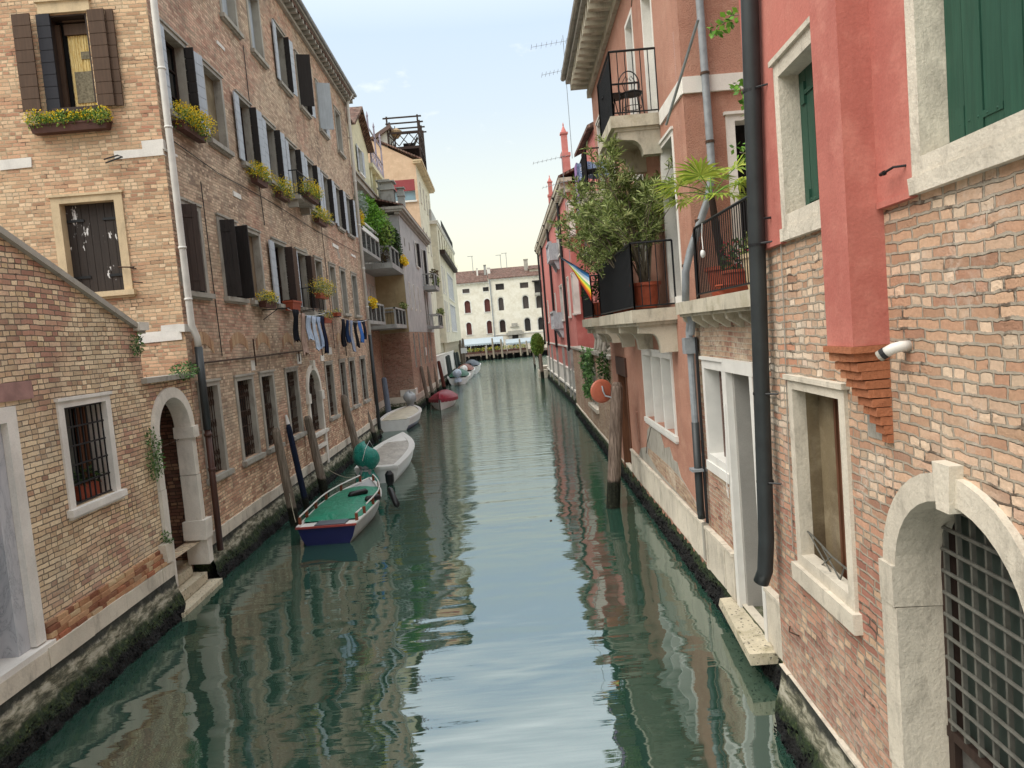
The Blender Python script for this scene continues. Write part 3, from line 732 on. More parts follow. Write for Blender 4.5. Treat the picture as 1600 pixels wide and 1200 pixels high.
# first floor
holes += [win(PAL, FL, 14.5, 15.72, *Fi, fr=.14, dep=.24, pane='dark', sh=[('near', 'ajar', .46, 'shut_brown2', 'shut_dark', 7, 62), ('far', 'ajar', .5, 'shut_blue', 'shut_dark', 7, 28)]),
    win(PAL, FL, 16.61, 17.87, *Fi, fr=.13, dep=.22, pane='dark', sh=[('near', 'ajar', .46, 'shut_dark', 'shut_dark', 1, 78), ('far', 'ajar', .46, 'shut_dark', 'shut_dark', 1, 80)]),
    win(PAL, FL, 18.38, 19.6, *Fi, fr=.13, dep=.2, pane='boards'),
    win(PAL, FL, 20.57, 21.95, *Fi, fr=.13, dep=.22, pane='glass', sh=[('near', 'flat', .55, 'shut_light', 'shut_brown2', 7), ('far', 'bifold', .55, 'shut_brown', 'shut_brown2', 8)]),
    win(PAL, FL, 22.95, 24.3, *Fi, fr=.13, dep=.22, pane='glass', sh=[('near', 'flat', .5, 'shut_light', 'shut_brown2', 7), ('far', 'bifold', .45, 'shut_brown', 'shut_brown2', 8)]),
    win(PAL, FL, 25.3, 26.45, *Fi, fr=.13, dep=.22, pane='boards'),
    win(PAL, FL, 27.5, 28.6, *Fi, fr=.13, dep=.22, pane='boards'),
    win(PAL, FL, 29.4, 30.5, *Fi, fr=.13, dep=.24, pane='glass'),
    win(PAL, FL, 31.7, 32.9, *Fi, fr=.13, dep=.24, pane='glass')]
# second floor
bf = lambda w_=.42: [('near', 'flat', w_, 'shut_light'), ('far', 'bifold', w_, 'shut_light', 'shut_dark')]
holes += [win(PAL, FL, 14.68, 15.95, *Se, fr=.13, dep=.22, pane='glass', sh=[('near', 'flat', .3, 'shut_light'), ('far', 'bifold', .46, 'shut_light', 'shut_dark')]),
    win(PAL, FL, 16.7, 17.95, *Se, fr=.12, dep=.25, pane='blind', pm='plaster_tired')]
for (a, b) in ((18.85, 20.0), (21.0, 22.15), (23.25, 24.4), (25.5, 26.6), (27.8, 28.9), (29.95, 31.0), (32.0, 33.1)):
    holes.append(win(PAL, FL, a, b, *Se, fr=.12, dep=.22, pane='glass', sh=bf()))
# third floor
holes.append(win(PAL, FL, 16.2, 17.4, *Th, fr=.12, dep=.22, pane='closed', pm='shut_light'))
holes.append(win(PAL, FL, 18.45, 19.7, *Th, fr=.12, dep=.22, pane='closed', pm='shut_light'))
holes.append(win(PAL, FL, 20.65, 21.85, *Th, fr=.12, dep=.22, pane='closed', pm='shut_light'))
holes.append(win(PAL, FL, 23.2, 24.4, *Th, fr=.12, dep=.22, pane='dark', sh=bf(.4)))
holes.append(win(PAL, FL, 25.6, 26.8, *Th, fr=.12, dep=.22, pane='dark', sh=[('near', 'out', .45, 'shut_dark', 'shut_dark', 1, 75), ('far', 'bifold', .42, 'shut_light', 'shut_dark')]))
holes.append(win(PAL, FL, 28.4, 29.6, *Th, fr=.12, dep=.22, pane='glass', sh=[('near', 'out', .5, 'shut_light', 'shut_dark', 1, 70), ('far', 'flat', .42)]))
holes.append(win(PAL, FL, 31.6, 32.8, *Th, fr=.12, dep=.22, pane='closed', pm='shut_light'))
ZT = 15.55
wall(FL, rect(YC, 34.5, .9, ZT), holes, M['brick_grey'], PAL, th=.25)
# front facade
def fpx(x, y): return FF.px(x, y)
a0, z1_ = fpx(72, 25); b0, z0_ = fpx(152, 167)
hf = [win(PAL, FF, a0, b0, z0_, z1_, fr=.03, dep=.28, fm='shut_brown2', pane='dark', panemat='dark', proud=.0, sill=.1, top=.03)]
w0 = PAL.children[-1]
mb = MB(); mb.fb(FF, a0-.12, b0+.1, z1_+.02, z1_+.22, 0, .06); mb.fb(FF, a0-.15, b0+.13, z1_+.22, z1_+.26, 0, .1); mb.build('lintel', M['stone_cream'], w0)
mb = MB()           # sash, and the yellow drape carrying the glass's painted reflection
mb.fb(FF, a0+.03, a0+.12, z0_, z1_-.1, -.24, -.18); mb.fb(FF, b0-.12, b0-.06, z0_, z1_-.1, -.24, -.18); mb.fb(FF, a0+.2, b0-.12, z1_-.3, z1_-.1, -.24, -.18); mb.fb(FF, a0+.2, b0-.12, z1_-.07, z1_-.04, -.24, -.16)
mb.fb(FF, a0+.2, b0-.12, z0_, z0_+.05, -.24, -.18); mb.build('sash', M['shut_brown'], w0)
def curtain_glare_mat():
    b = NB('curtain_glare'); uv = b.uv(); c = b.mix(b.step(b.noise(uv, 9, 4), .4, .7), hexc('#f0d99c'), hexc('#e3c47e'))
    wv = b.n('ShaderNodeTexWave'); b.l(uv, wv.inputs[0]); wv.inputs['Scale'].default_value = 9; wv.inputs['Distortion'].default_value = 5
    c = b.mix(.35, c, b.ramp(wv.outputs[1] if len(wv.outputs) > 1 else wv.outputs[0], [(.1, .6), (.8, 1.)]), 'MULTIPLY'); b.bump(wv.outputs[0], .5, .02); return b.fin(c, .85, .2)
M['curtain_glare'] = curtain_glare_mat()  # drape colour lightened to paint in the window glass's bright yellow reflection
mb = MB(); n = 26; uL, uR = a0+.22, b0-.1
prev = None
for k in range(n+1):
    u = uL+(uR-uL)*k/n; o = -.235+.012*math.sin(k*1.9)
    if prev: mb.quad(FF.P(prev[0], z0_+.05, prev[1]), FF.P(u, z0_+.05, o), FF.P(u, z1_-.3, o), FF.P(prev[0], z1_-.3, prev[1]))
    prev = (u, o)
mb.build('curtain_glare', M['curtain_glare'], w0)
mb = MB()           # painting seen in the room behind the lace
for (x0, y0, x1, y1) in ((112, 104, 137, 156), (117, 72, 143, 86)):
    ua, zb = fpx(x0, y1); ub, za = fpx(x1, y0); mb.fb(FF, ua, ub, zb, za, -.222, -.215)
mb.build('lace', flat_mat('lace', '#8f8670', rough=.9, var=.6, sc=30), w0)
for (x0, x1, y0, y1, mt, o_) in ((25, 53, 22, 172, 'shut_brown', .14), (59, 80, 23, 171, 'shut_blue', .06), (140, 166, 14, 164, 'shut_brown', .10), (166, 178, 14, 163, 'shut_brown', .06)):
    ua = fpx((x0 if True else 0)+8, (y0+y1)/2)[0]; ub = fpx(x1+8, (y0+y1)/2)[0]
    leafshut(FF, w0, ua, -1, ub-ua, z0_-.03, z1_+.02, 180, M[mt], o0=o_, nb=8)
ua, _ = fpx(88, 380); ub, _ = fpx(200, 380); zb = fpx(140, 458)[1]; zt = fpx(130, 303)[1]
hf.append(win(PAL, FF, ua, ub, zb, zt, fr=.16, dep=.2, fm='stone_cream', pane='closed', pm='shut_peel'))
w1 = PAL.children[-1]
mb = MB()
for zz in (zb+.3, zt-.5):
    for (q0, q1) in ((ua+.17, ua+.5), (ub-.5, ub-.17)):
        mb = MB(); mb.fb(FF, q0, q1, zz, zz+.05, -.16, -.135); mb.build('hinge', M['iron'], w1)
wall(FF, rect(-15.5, XL, .9, ZT), hf, M['brick_tan'], PAL, name='front_wall', th=.25, o=0)
shell(FL, YC+.3, 34.5, ZT+.25, 9.2, M['brick_grey'], PAL, ridge=2.2, low=.9)
footing(FL, YC-.1, 34.55, PAL, .94, .70, seed=3)
# cornice with modillions and gutter
mb = MB(); mb.fb(FL, YC-.35, 34.75, ZT, ZT+.12, -.2, .12); mb.fb(FL, YC-.4, 34.8, ZT+.36, ZT+.5, -.2, .42)
u = YC
while u < 34.6: mb.fb(FL, u, u+.16, ZT+.12, ZT+.36, -.1, .34); u += .43
mb.build('cornice', M['stone_grey'], PAL)
mb = MB(); mb.tube([FL.P(YC-.45, ZT+.52, .46), FL.P(34.85, ZT+.52, .46)], .075, 8); mb.build('gutter', M['pipe_zinc'], PAL, smooth=True)
mb = MB(); mb.fb(FF, -15.5, XL+.3, ZT, ZT+.12, -.2, .12); mb.fb(FF, -15.5, XL+.4, ZT+.36, ZT+.5, -.2, .4); mb.build('cornice', M['stone_grey'], PAL)
# corner stones and iron ties
mb = MB()
for (x0, x1, y0, y1) in ((179, 256, 234, 246), (222, 256, 219, 234), (0, 50, 248, 264), (214, 285, 518, 534), (252, 282, 507, 517)):
    ua, _ = FF.px(x0, (y0+y1)/2); ub, _ = FF.px(x1, (y0+y1)/2); zb_ = FF.px((x0+x1)/2, y1)[1]; za_ = FF.px((x0+x1)/2, y0)[1]
    mb = MB(); mb.rough(FF, ua, min(ub, XL+.02), zb_, za_, -.1, .02); mb.build('tie_stone', M['stone_white'], PAL)
for (x0, x1, y0, y1) in ((256, 275, 232, 243), (285, 303, 506, 515), (337, 350, 62, 78), (363, 376, 298, 310), (391, 398, 563, 576), (463, 470, 553, 566), (511, 518, 543, 552), (500, 506, 555, 562), (519, 528, 380, 388), (548, 555, 396, 402)):
    ua, za_ = FL.px(x0, y0); ub, zb_ = FL.px(x1, y1); mb = MB(); mb.rough(FL, ua, ub, min(za_, zb_)-.04, max(za_, zb_), -.1, .025); mb.build('tie_stone', M['stone_white'], PAL)
mb = MB()
for (x0, y0, x1, y1) in ((391, 530, 395, 572), (463, 550, 466, 565), (498, 530, 502, 556), (536, 528, 540, 556)):
    ua, za_ = FL.px(x0, y0); ub, zb_ = FL.px(x1, y1); mb.tube([FL.P(ua, za_, .07), FL.P(ua, zb_, .07)], .02, 6)
ua, za_ = FL.px(438, 665); 
for (x, y, l) in ((190, 418, .3), (213, 441, .18), (208, 419, .12)):
    u_, z_ = FF.px(x, y); mb.tube([FF.P(u_, z_, .02), FF.P(u_, z_, .12), FF.P(u_+l, z_-.03, .13)], .014, 5)
mb.build('iron_hook', M['iron_rust'], PAL)
mb = MB(); u0_, z0__ = FF.px(165, 250); u1_, z1__ = FF.px(203, 247); mb.tube([FF.P(u0_, z0__, .05), FF.P(u1_-.1, z1__, .25), FF.P(u1_, z1__-.05, .3), FF.P(u0_+.05, z0__-.08, .1)], .016, 5); mb.build('bracket', M['iron'], PAL)
# long horizontal conduit above the ground-floor windows
mb = MB(); mb.tube([FL.P(YC-.3, 4.33, .06), FL.P(18, 4.36, .06), FL.P(22.6, 4.42, .06)], .022, 6); mb.build('conduit', M['iron_rust'], PAL)
# relieving arches of bricks on edge
mb = MB()
for (c_, w2) in ((15.1, 1.1), (17.2, 1.2), (18.95, 1.1), (21.2, 1.1), (26.0, .9), (28.1, .9), (30, .9)):
    n = 15; mb = MB()
    for k in range(n):
        t = (k+.5)/n*2-1; uu = c_+t*w2*.5; zz = 4.5+.22*(1-t*t); mb.rough(FL, uu-.031, uu+.031, zz, zz+.26, -.05, .012, .004)
    mb.build('relieving_arch', M['brick_edge'], PAL)
# drainpipes
p = lambda x, y, o=.12: FL.P(*FL.px(x, y, o), o)
mb = MB(); zs = [(14.25, ZT+.45), (14.28, 5.3)]
mb.tube([FL.P(14.34, ZT+.5, .16), FL.P(14.34, 11, .12), FL.P(14.36, 5.1, .12), FL.P(14.5, 4.85, .14), FL.P(14.52, 4.65, .14)], .065, 10)
for zz in (13.2, 10, 8.9, 6.6, 5.6): mb.tube([FL.P(14.35, zz-.02, .12), FL.P(14.35, zz+.02, .12)], .078, 10)
mb.build('drainpipe', M['pipe_white'], PAL, smooth=True)
mb = MB(); mb.tube([FL.P(14.52, 4.66, .14), FL.P(14.5, 3.0, .14)], .075, 10); mb.build('drainpipe', M['pipe_dark'], PAL, smooth=True)
mb = MB(); mb.tube([FL.P(14.5, 3.0, .14), FL.P(14.46, .55, .14)], .062, 10)
for zz in (2.9, 2.2): mb.tube([FL.P(14.5, zz-.03, .14), FL.P(14.5, zz+.03, .14)], .08, 10)
mb.build('drainpipe', M['pipe_brown'], PAL, smooth=True)
mb = MB(); mb.tube([FL.P(34.3, ZT+.45, .4), FL.P(34.2, ZT, .16), FL.P(34.2, 4.9, .14)], .075, 10)
for zz in (14, 12, 10, 8, 6.2): mb.tube([FL.P(34.2, zz-.03, .14), FL.P(34.2, zz+.03, .14)], .095, 10)
mb.build('drainpipe', M['pipe_white'], PAL, smooth=True)
mb = MB(); mb.tube([FL.P(34.2, 4.9, .14), FL.P(34.25, .4, .16)], .08, 10); mb.build('drainpipe', M['pipe_dark'], PAL, smooth=True)
# window balconettes
for (ua, ub, z) in ((22.7, 24.5, 9.2), (23.0, 24.5, 5.62)):
    mb = MB(); mb.fb(FL, ua, ub, z-.12, z, 0, .42); mb.fb(FL, ua+.1, ua+.22, z-.34, z-.12, 0, .3); mb.fb(FL, ub-.22, ub-.1, z-.34, z-.12, 0, .3)
    bal = mb.build('balconette', M['stone_grey'], PAL); railing(FL, [(ua+.03, 0), (ua+.03, .38), (ub-.03, .38), (ub-.03, 0)], z, z+.75, M['iron'], bal, dv=.12)

# ---------- flower boxes on the palace ----------
ua, z = FF.px(52, 214); ub, _ = FF.px(178, 208)
flowerbox('long brown planter of yellow flowers on the tan front wall under the brown shutters', FF, ua+.08, ub, z, .02, n=2600, fol=.19, yellow=.3)
flowerbox('drooping yellow flower box beside the white corner drainpipe', FL, 14.8, 15.95, 9.0, .05, n=2400, fol=.3, yellow=.85)
flowerbox('small yellow flower box left of the other two small ones on the second floor', FL, 19.1, 20.0, 8.85, .08, n=1300, fol=.33, yellow=.85)
flowerbox('small yellow flower box between its neighbour and the iron balconette', FL, 21.15, 22.1, 8.85, .08, n=1300, fol=.33, yellow=.85)
flowerbox('yellow flower box hanging on the upper iron balconette', FL, 22.9, 24.3, 9.15, .44, n=1600, fol=.33, yellow=.85)
flowerbox('yellow flower box on the farther window past the upper balconette', FL, 25.5, 26.8, 8.8, .1, n=1300, fol=.33, yellow=.85)
flowerbox('sparse green and yellow box at the boarded first-floor window', FL, 18.6, 19.5, 5.6, .1, n=800, fol=.2, yellow=.5, leaf='leaf_olive')
t = thing('planter', 'empty terracotta trough on the sill above the washing line', 'planter', FL.P(21.4, 5.62, .2)); mb = MB()
mb.hexa([FL.P(21.0, 5.6, .1), FL.P(21.8, 5.6, .1), FL.P(21.8, 5.6, .3), FL.P(21.0, 5.6, .3), FL.P(20.95, 5.85, .06), FL.P(21.85, 5.85, .06), FL.P(21.85, 5.85, .34), FL.P(20.95, 5.85, .34)])
mb.fb(FL, 20.92, 21.88, 5.83, 5.88, .04, .36); mb.build('trough', M['terracotta'], t); mb = MB(); mb.fb(FL, 20.97, 21.83, 5.881, 5.9, .08, .32); mb.build('soil', M['soil'], t)
flowerbox('bushy yellow-green pot crowning the lower iron balconette', FL, 23.3, 24.5, 6.05, .4, n=1300, fol=.36, yellow=.5, box='terracotta', leaf='leaf_olive')
flowerbox('terracotta trough hung low under the lower balconette', FL, 23.4, 24.4, 5.25, .44, n=260, fol=.2, yellow=.2, box='terracotta', leaf='leaf_olive')
flowerbox('little terracotta pot beyond the lower balconette near the dark washing', FL, 26.8, 27.5, 5.55, .12, n=120, fol=.12, yellow=.2, box='terracotta', leaf='leaf_olive')

# ---------- washing lines ----------
def garment(label, u, w_, h, z, col, kind='shirt', rn=random.Random(3)):
    t_ = MB(); base = FL.P(u, z, .62); nx, nz_ = 8, 8; P = []
    for side in (0, 1):
        for k in range(nz_+1):
            q = k/nz_
            for i in range(nx+1):
                s = i/nx-.5
                if kind == 'shirt': wd = 1.0 if q < .25 else .62
                elif kind == 'trousers': wd = .7+.25*q
                elif kind == 'sock': wd = .5
                else: wd = 1-.12*q
                o = .62+.035*math.sin(i*1.7+u*9)*(.3+q)+(.016 if side else 0)+.03*math.sin(q*5+u)
                P.append(FL.P(u+s*w_*wd, z-h*q*(1+.06*math.sin(i*2.1+u)), o))
    fs = []; m_ = (nx+1)*(nz_+1)
    for sd_ in (0, m_):
        for k in range(nz_):
            for i in range(nx): a = sd_+k*(nx+1)+i; fs.append((a, a+1, a+nx+2, a+nx+1))
    for k in range(nz_):
        for i in (0, nx): a = k*(nx+1)+i; fs.append((a, a+nx+1, a+nx+1+m_, a+m_))
    for i in range(nx):
        fs.append((i, i+1, i+1+m_, i+m_)); a = nz_*(nx+1)+i; fs.append((a, a+1, a+1+m_, a+m_))
    t_.add(P, fs); key = 'cloth'+col
    if key not in MATS: flat_mat(key, col, rough=.9, var=.25, sc=8, spec=.1)
    o = t_.build('washing', MATS[key], None, smooth=True)
    o['kindless'] = 0; del o['kindless']
    return tag(o, label, 'clothing', 'washing hung out on the brick palace')
for a in (('black top, nearest piece on the longer washing line', 20.0, .6, .85, 5.55, '#17181f', 'shirt'),
          ('beige trousers hanging lowest beside the black top', 20.75, .45, 1.15, 5.47, '#a58d80', 'trousers'),
          ('pale blue towel bunched next to the beige trousers', 21.4, .5, .7, 5.42, '#a9b8cc', 'towel'),
          ('light blue shirt in the middle of the longer line', 22.05, .55, 1.0, 5.42, '#b4c1d4', 'shirt'),
          ('striped light blue shirt between the blue shirt and the navy one', 22.6, .5, .95, 5.42, '#9fb0ca', 'shirt'),
          ('navy shirt at the balconette end of the longer line', 23.1, .5, 1.15, 5.46, '#1b2036', 'shirt')): garment(*a)
for a in (('black trousers starting the farther washing line', 26.0, .7, .95, 5.42, '#15161d', 'trousers'),
          ('dark blue shorts next to the black trousers', 26.8, .6, .8, 5.4, '#1e3252', 'trousers'),
          ('long grey striped shirt on the farther line', 27.6, .55, 1.15, 5.4, '#8b93a6', 'shirt'),
          ('black shirt beside the blue and white towel', 28.5, .7, 1.0, 5.4, '#14151b', 'shirt'),
          ('bright blue and white towel on the farther line', 29.35, .6, .85, 5.42, '#3f6db5', 'towel'),
          ('dark rounded sweater ending the farther line', 30.2, .8, .75, 5.45, '#1a2030', 'shirt')): garment(*a)
for (lab, ua, ub, z) in (('thin washing line strung under the first-floor windows nearer the bridge', 19.2, 23.5, 5.56), ('short washing line with dark clothes near the far drainpipe', 25.5, 31.2, 5.5)):
    t = thing('washing_line', lab, 'washing line', FL.P((ua+ub)/2, z, .6)); mb = MB()
    mb.tube([FL.P(ua+(ub-ua)*k/8, z-.14*math.sin(math.pi*k/8), .63) for k in range(9)], .008, 4); mb.build('cord', M['plastic_white'], t)
    mb = MB()
    for uu in (ua, ub): mb.tube([FL.P(uu, z, 0), FL.P(uu, z, .72)], .016, 5); mb.tube([FL.P(uu, z-.25, 0), FL.P(uu, z, .4)], .01, 4)
    mb.build('arm', M['iron'], t)

# ---------- low yellow-brick house in the left foreground ----------
GH = thing('garden_house', 'low yellow-brick house with a sloping coping in the left foreground', 'house', (XL-1.5, 6, 0))
hh = [win(GH, FL, 9.93, 11.26, 2.5, 4.03, fr=.13, dep=.28, fm='stone_white', pane='dark', sill=.06, gr=(.2, .13, .30, .010, False, 'iron'))]
gw = GH.children[-1]
mb = MB(); mb.fb(FL, 10.9, 10.98, 2.5, 3.9, -.26, -.2); mb.fb(FL, 10.75, 10.8, 2.5, 3.9, -.26, -.2); mb.build('sash', M['wood'], gw)
mb = MB(); mb.fb(FL, 10.07, 10.7, 2.5, 3.9, -.27, -.255); mb.build('pane', flat_mat('pane_grey', '#565a56', rough=.2, var=.3), gw)
dz = .93; hh.append(rect(7.2, 9.02, dz+.07, 4.03))
topz = lambda u: 4.97+(12.44-u)*.365
wall(FL, [(-3, .9), (12.44, .9), (12.44, 4.97), (6, topz(6)), (3.5, topz(3.5)), (-3, 6.0)], hh, M['brick_yellow'], GH, th=.3)
# marble doorway
D = MB(); D.fb(FL, 8.84, 9.03, 1.04, 4.03, -.02, .06); D.fb(FL, 7.0, 8.84, 3.84, 4.03, -.02, .06); D.fb(FL, 7.0, 7.2, 1.04, 3.84, -.02, .06); dd = D.build('doorway', M['stone_white'], GH)
def marble():
    b = NB('marble_grey'); P = b.pos(); v = b.noise(P, 3.2, 9, .7, sc=(1, 1, .35), dist=1.4)
    c = b.ramp(v, [(.4, hexc('#b9bcc2')), (.49, hexc('#a9adb4')), (.5, hexc('#878b93')), (.51, hexc('#b2b5bb')), (.7, hexc('#c4c6ca'))]); b.bump(v, .1, .003); return b.fin(c, .45, .4)
M['marble'] = marble()
mb = MB(); mb.fb(FL, 8.62, 8.84, 1.02, 3.84, -.75, -.021); mb.fb(FL, 7.2, 7.4, 1.02, 3.84, -.75, -.021); mb.fb(FL, 7.4, 8.62, 3.7, 3.84, -.75, -.021); mb.build('jamb', M['marble'], dd)
mb = MB(); mb.fb(FL, 7.4, 8.62, 1.02, 3.7, -.7, -.64); mb.build('door', M['shut_dark'], dd)
mb = MB(); mb.fb(FL, 6.9, 9.12, .9, 1.02, -.8, .12); mb.build('threshold', M['stone_white'], dd)
mb = MB()
pts = [(12.55, 4.93), (6, topz(6)+.0), (3.5, topz(3.5))]
for (a, b) in zip(pts[:-1], pts[1:]): mb.prism([FL.P(a[0], a[1]+.0, -.32), FL.P(b[0], b[1], -.32), FL.P(b[0], b[1]+.09, -.32), FL.P(a[0], a[1]+.09, -.32)], FL.n*.40)
mb.build('coping', M['stone_grey'], GH)
mb = MB(); mb.rough(FL, 12.3, 12.62, 4.98, 5.12, -.35, .12); mb.build('end_stone', M['stone'], GH)
mb = MB(); mb.rough(FL, 12.25, 12.46, 1.0, 1.32, -.1, .13, .012); mb.rough(FL, 12.2, 12.47, .72, 1.0, -.1, .08, .012); mb.build('corner_stone', M['stone_old'], GH)
mb = MB(); F2 = Fac((XL, 12.44), (-1, 0), (0, 1))
mb.fb(F2, .012, 3.2, 4.15, 4.9, -.3, -.004); mb.build('end_wall', M['brick_yellow'], GH)
mb = MB(); mb.prism([FL.P(12.3, 4.86, -.3), FL.P(3.5, topz(3.5)-.1, -.3), FL.P(3.5, topz(3.5)-.6, -6), FL.P(12.3, 4.3, -6)], (0, 0, .1)); mb.build('roof', M['roof_tile'], GH)
mb = MB(); mb.rough(FL, 8.0, 9.45, 4.1, 4.32, -.05, .03, .01); mb.build('lintel', flat_mat('pink_stone', '#a4817a', rough=.85, var=.35, sc=5, bump=.4), GH)
mb = MB()      # three sloping brick courses at the foot of the wall
for k, (z, o) in enumerate(((.96, .10), (1.03, .085), (1.10, .06), (1.17, .03))):
    u = 9.1
    while u < 12.2:
        l = random.choice((.13, .25, .24)); mb.rough(FL, u, u+l-.012, z, z+.062, -.05, o+random.uniform(-.01, .01), .006); u += l
mb.build('brick_course', M['brick_loose'], GH)
footing(FL, 2, 12.5, GH, .96, .72, seed=5, proud=.12, splay=.25)
t = thing('flower_pot', 'small terracotta pot with a dark plant behind the grille of the white-framed window', 'plant pot', FL.P(10.6, 2.55, -.14)); mb = MB()
mb.fb(FL, 10.45, 10.95, 2.53, 2.72, -.2, -.11); mb.fb(FL, 10.43, 10.97, 2.69, 2.73, -.215, -.095); mb.build('pot', M['terracotta'], t); mb = MB()
for uu in (10.5, 10.7, 10.9): leaves(mb, FL.P(uu, 2.84, -.15), (.06, .12, .12), 40, .1, .03)
mb.build('leaves', M['leaf_dark'], t)

# ---------- arched water gate ----------
AG = thing('water_gate', 'arched white stone water gate between the low house and the tall brick palace', 'gate', FL.P(13.3, .5, 0))
og = arch_poly(12.47, 14.14, 1.0, 3.95, n=20)
wall(FL, rect(12.445, 14.29, .9, 4.08), [arch_poly(12.5, 14.1, .9, 3.9, n=20)], M['brick_yellow'], AG, th=.3, o=-.01)
inn = arch_poly(12.66, 13.95, .9, 3.76, n=20); out = arch_poly(12.48, 14.13, .9, 3.95, n=20); mb = MB()
for i in range(1, len(out)-1):
    if i == 1: continue
    a, b, c, d = out[i], out[i+1], inn[i+1], inn[i]
    mb.hexa([FL.P(*a, -.26), FL.P(*b, -.26), FL.P(*b, .06), FL.P(*a, .06), FL.P(*d, -.26), FL.P(*c, -.26), FL.P(*c, .06), FL.P(*d, .06)])
mb.build('arch', M['stone'], AG)
mb = MB(); zs = 3.95-.825
for (a, b) in ((12.48, 12.66), (13.95, 14.13)):
    mb = MB(); mb.rough(FL, a, b, 1.3, 2.2, -.26, .055, .006); mb.rough(FL, a, b, 2.205, zs-.2, -.26, .05, .006); mb.build('jamb', M['stone'], AG)
mb = MB()
for q in ((13.92, 14.18, zs-.2, zs+.02, -.28, .10, .008), (12.46, 12.67, zs-.2, zs, -.26, .06, .008), (13.88, 14.24, .95, 1.3, -.3, .14, .015), (13.95, 14.2, .45, .95, -.3, .10, .02), (12.5, 12.68, .45, 1.3, -.26, .06, .012)):
    mb = MB(); mb.rough(FL, *q); mb.build('jamb_stone', M['stone'], AG)
mb = MB(); mb.fb(FL, 12.35, 14.3, 4.08, 4.17, -.35, .1); mb.build('coping', M['stone_grey'], AG)
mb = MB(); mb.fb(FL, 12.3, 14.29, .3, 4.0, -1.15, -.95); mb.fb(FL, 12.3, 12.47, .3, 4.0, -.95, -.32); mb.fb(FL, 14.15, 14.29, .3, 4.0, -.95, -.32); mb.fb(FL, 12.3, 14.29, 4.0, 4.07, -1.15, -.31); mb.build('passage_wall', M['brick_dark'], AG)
mb = MB(); mb.fb(FL, 12.48, 14.2, .2, .5, -1.0, -.34); mb.build('floor', M['stone_step'], AG)
for (ua, ub, za, zb_, oa, ob_) in ((12.5, 13.75, .3, .5, -.34, -.14), (12.46, 13.95, .1, .29, -.3, .04), (12.3, 14.12, -.25, .08, -.25, .26)):
    mb = MB(); mb.rough(FL, ua, ub, za, zb_, oa, ob_, .015); mb.build('step', M['stone_step'], AG)
mb = MB(); mb.tube([FL.P(12.6, 2.85, -.3), FL.P(13.3, 2.86, -.28), FL.P(14.0, 2.92, -.2), FL.P(14.02, 1.5, -.1)], .012, 5); mb.tube([FL.P(13.35, 3.6, -.88), FL.P(13.4, .6, -.88)], .03, 6); mb.build('iron_bar', M['iron_rust'], AG)
for (lab, u, z, s, n) in (('green creeper sprouting on top of the arched water gate', 13.9, 4.22, (.16, .5, .16), 420), ('hanging weed on the wall left of the water gate arch', 12.35, 2.85, (.1, .22, .45), 380), ('small weed tuft at the foot of the sloping coping', 12.2, 4.75, (.08, .12, .18), 120), ('little weed growing on the stone block at the gate jamb', 12.42, 1.38, (.08, .1, .12), 90)):
    mb = MB(); leaves(mb, FL.P(u, z, .08), s, n, .06, .03, .4, random, .1)
    for _ in range(8): 
        a = random.uniform(-.3, .3)*s[1]*2; mb.tube([FL.P(u+a, z, .05), FL.P(u+a*1.4, z-s[2]*.8, .12)], .004, 3)
    tag(mb.build('weed', M['ivy'], None), lab, 'plant', 'weeds on the left walls')

for (pts) in (((14.6, 8.75), (17, 8.62), (21, 8.68), (26, 8.6), (34, 8.7)), ((15.9, 8.2), (15.95, 6.0), (16.0, 4.45)), ((19.9, 12.6), (19.95, 9.2), (20.1, 7.9)), ((26.9, 9.0), (27.0, 7.9), (27.1, 4.4))):
    mb = MB(); mb.tube([FL.P(u, z, .03) for (u, z) in pts], .011, 4); mb.build('cable', M['iron'], PAL)
# ---------- yellow house set back behind the palace ----------
YH = thing('yellow_house', 'pale yellow house with a tiled gable and roof terrace behind the tall brick palace', 'house', (-9, 45, 0))
XY_ = -7.3; F3 = Fac((XY_, 0), (0, 1), (1, 0))
hh = []
for (a, b) in ((36.2, 36.9), (38.0, 38.7), (39.6, 40.3), (42.2, 42.9), (43.5, 44.2), (44.6, 45.3)):
    hh.append(win(YH, F3, a, b, 5.75, 8.1, fr=.06, dep=.25, fm='white_paint', pane='closed', pm='shut_slat', sill=0, name='window'))
for (a, b) in ((37.1, 38.3), (42.4, 43.6), (44.2, 45.2)):
    hh.append(win(YH, F3, a, b, 9.2, 11.3, fr=.07, dep=.3, fm='white_paint', pane='dark', sill=0))
wall(F3, rect(34.6, 46, 5.5, 13.6), hh, M['plaster_pale'], YH)
hb = [win(YH, F3, 36.6, 37.4, 1.9, 4.2, fr=.08, dep=.3, pane='dark'), win(YH, F3, 41.2, 42.3, .95, 4.4, fr=.1, dep=.5, pane='dark', sill=0, fm='wood_dark')]
wall(F3, rect(34.6, 46, .9, 5.5), hb, M['brick_brown'], YH, name='ground_floor_wall')
hh = [win(YH, F3, 44.1, 45.5, 14.75, 16.35, fr=.05, dep=.2, fm='white_paint', pane='closed', pm='shut_green', sh=[('near', 'flat', .55, 'shut_light'), ('far', 'flat', .5, 'shut_light')])]
wall(F3, [(38.5, 13.5), (54, 13.5), (54, 14.2), (48.2, 14.2), (48.2, 16.9), (45.2, 18.6), (42.2, 16.9), (38.5, 16.9)], hh, M['plaster_yellow'], YH, name='upper_wall')
mb = MB()
mb.prism([F3.P(42.0, 16.9, -9), F3.P(45.2, 18.72, -9), F3.P(48.4, 16.9, -9), F3.P(48.4, 17.06, -9), F3.P(45.2, 18.9, -9), F3.P(42.0, 17.06, -9)], F3.n*9.4)
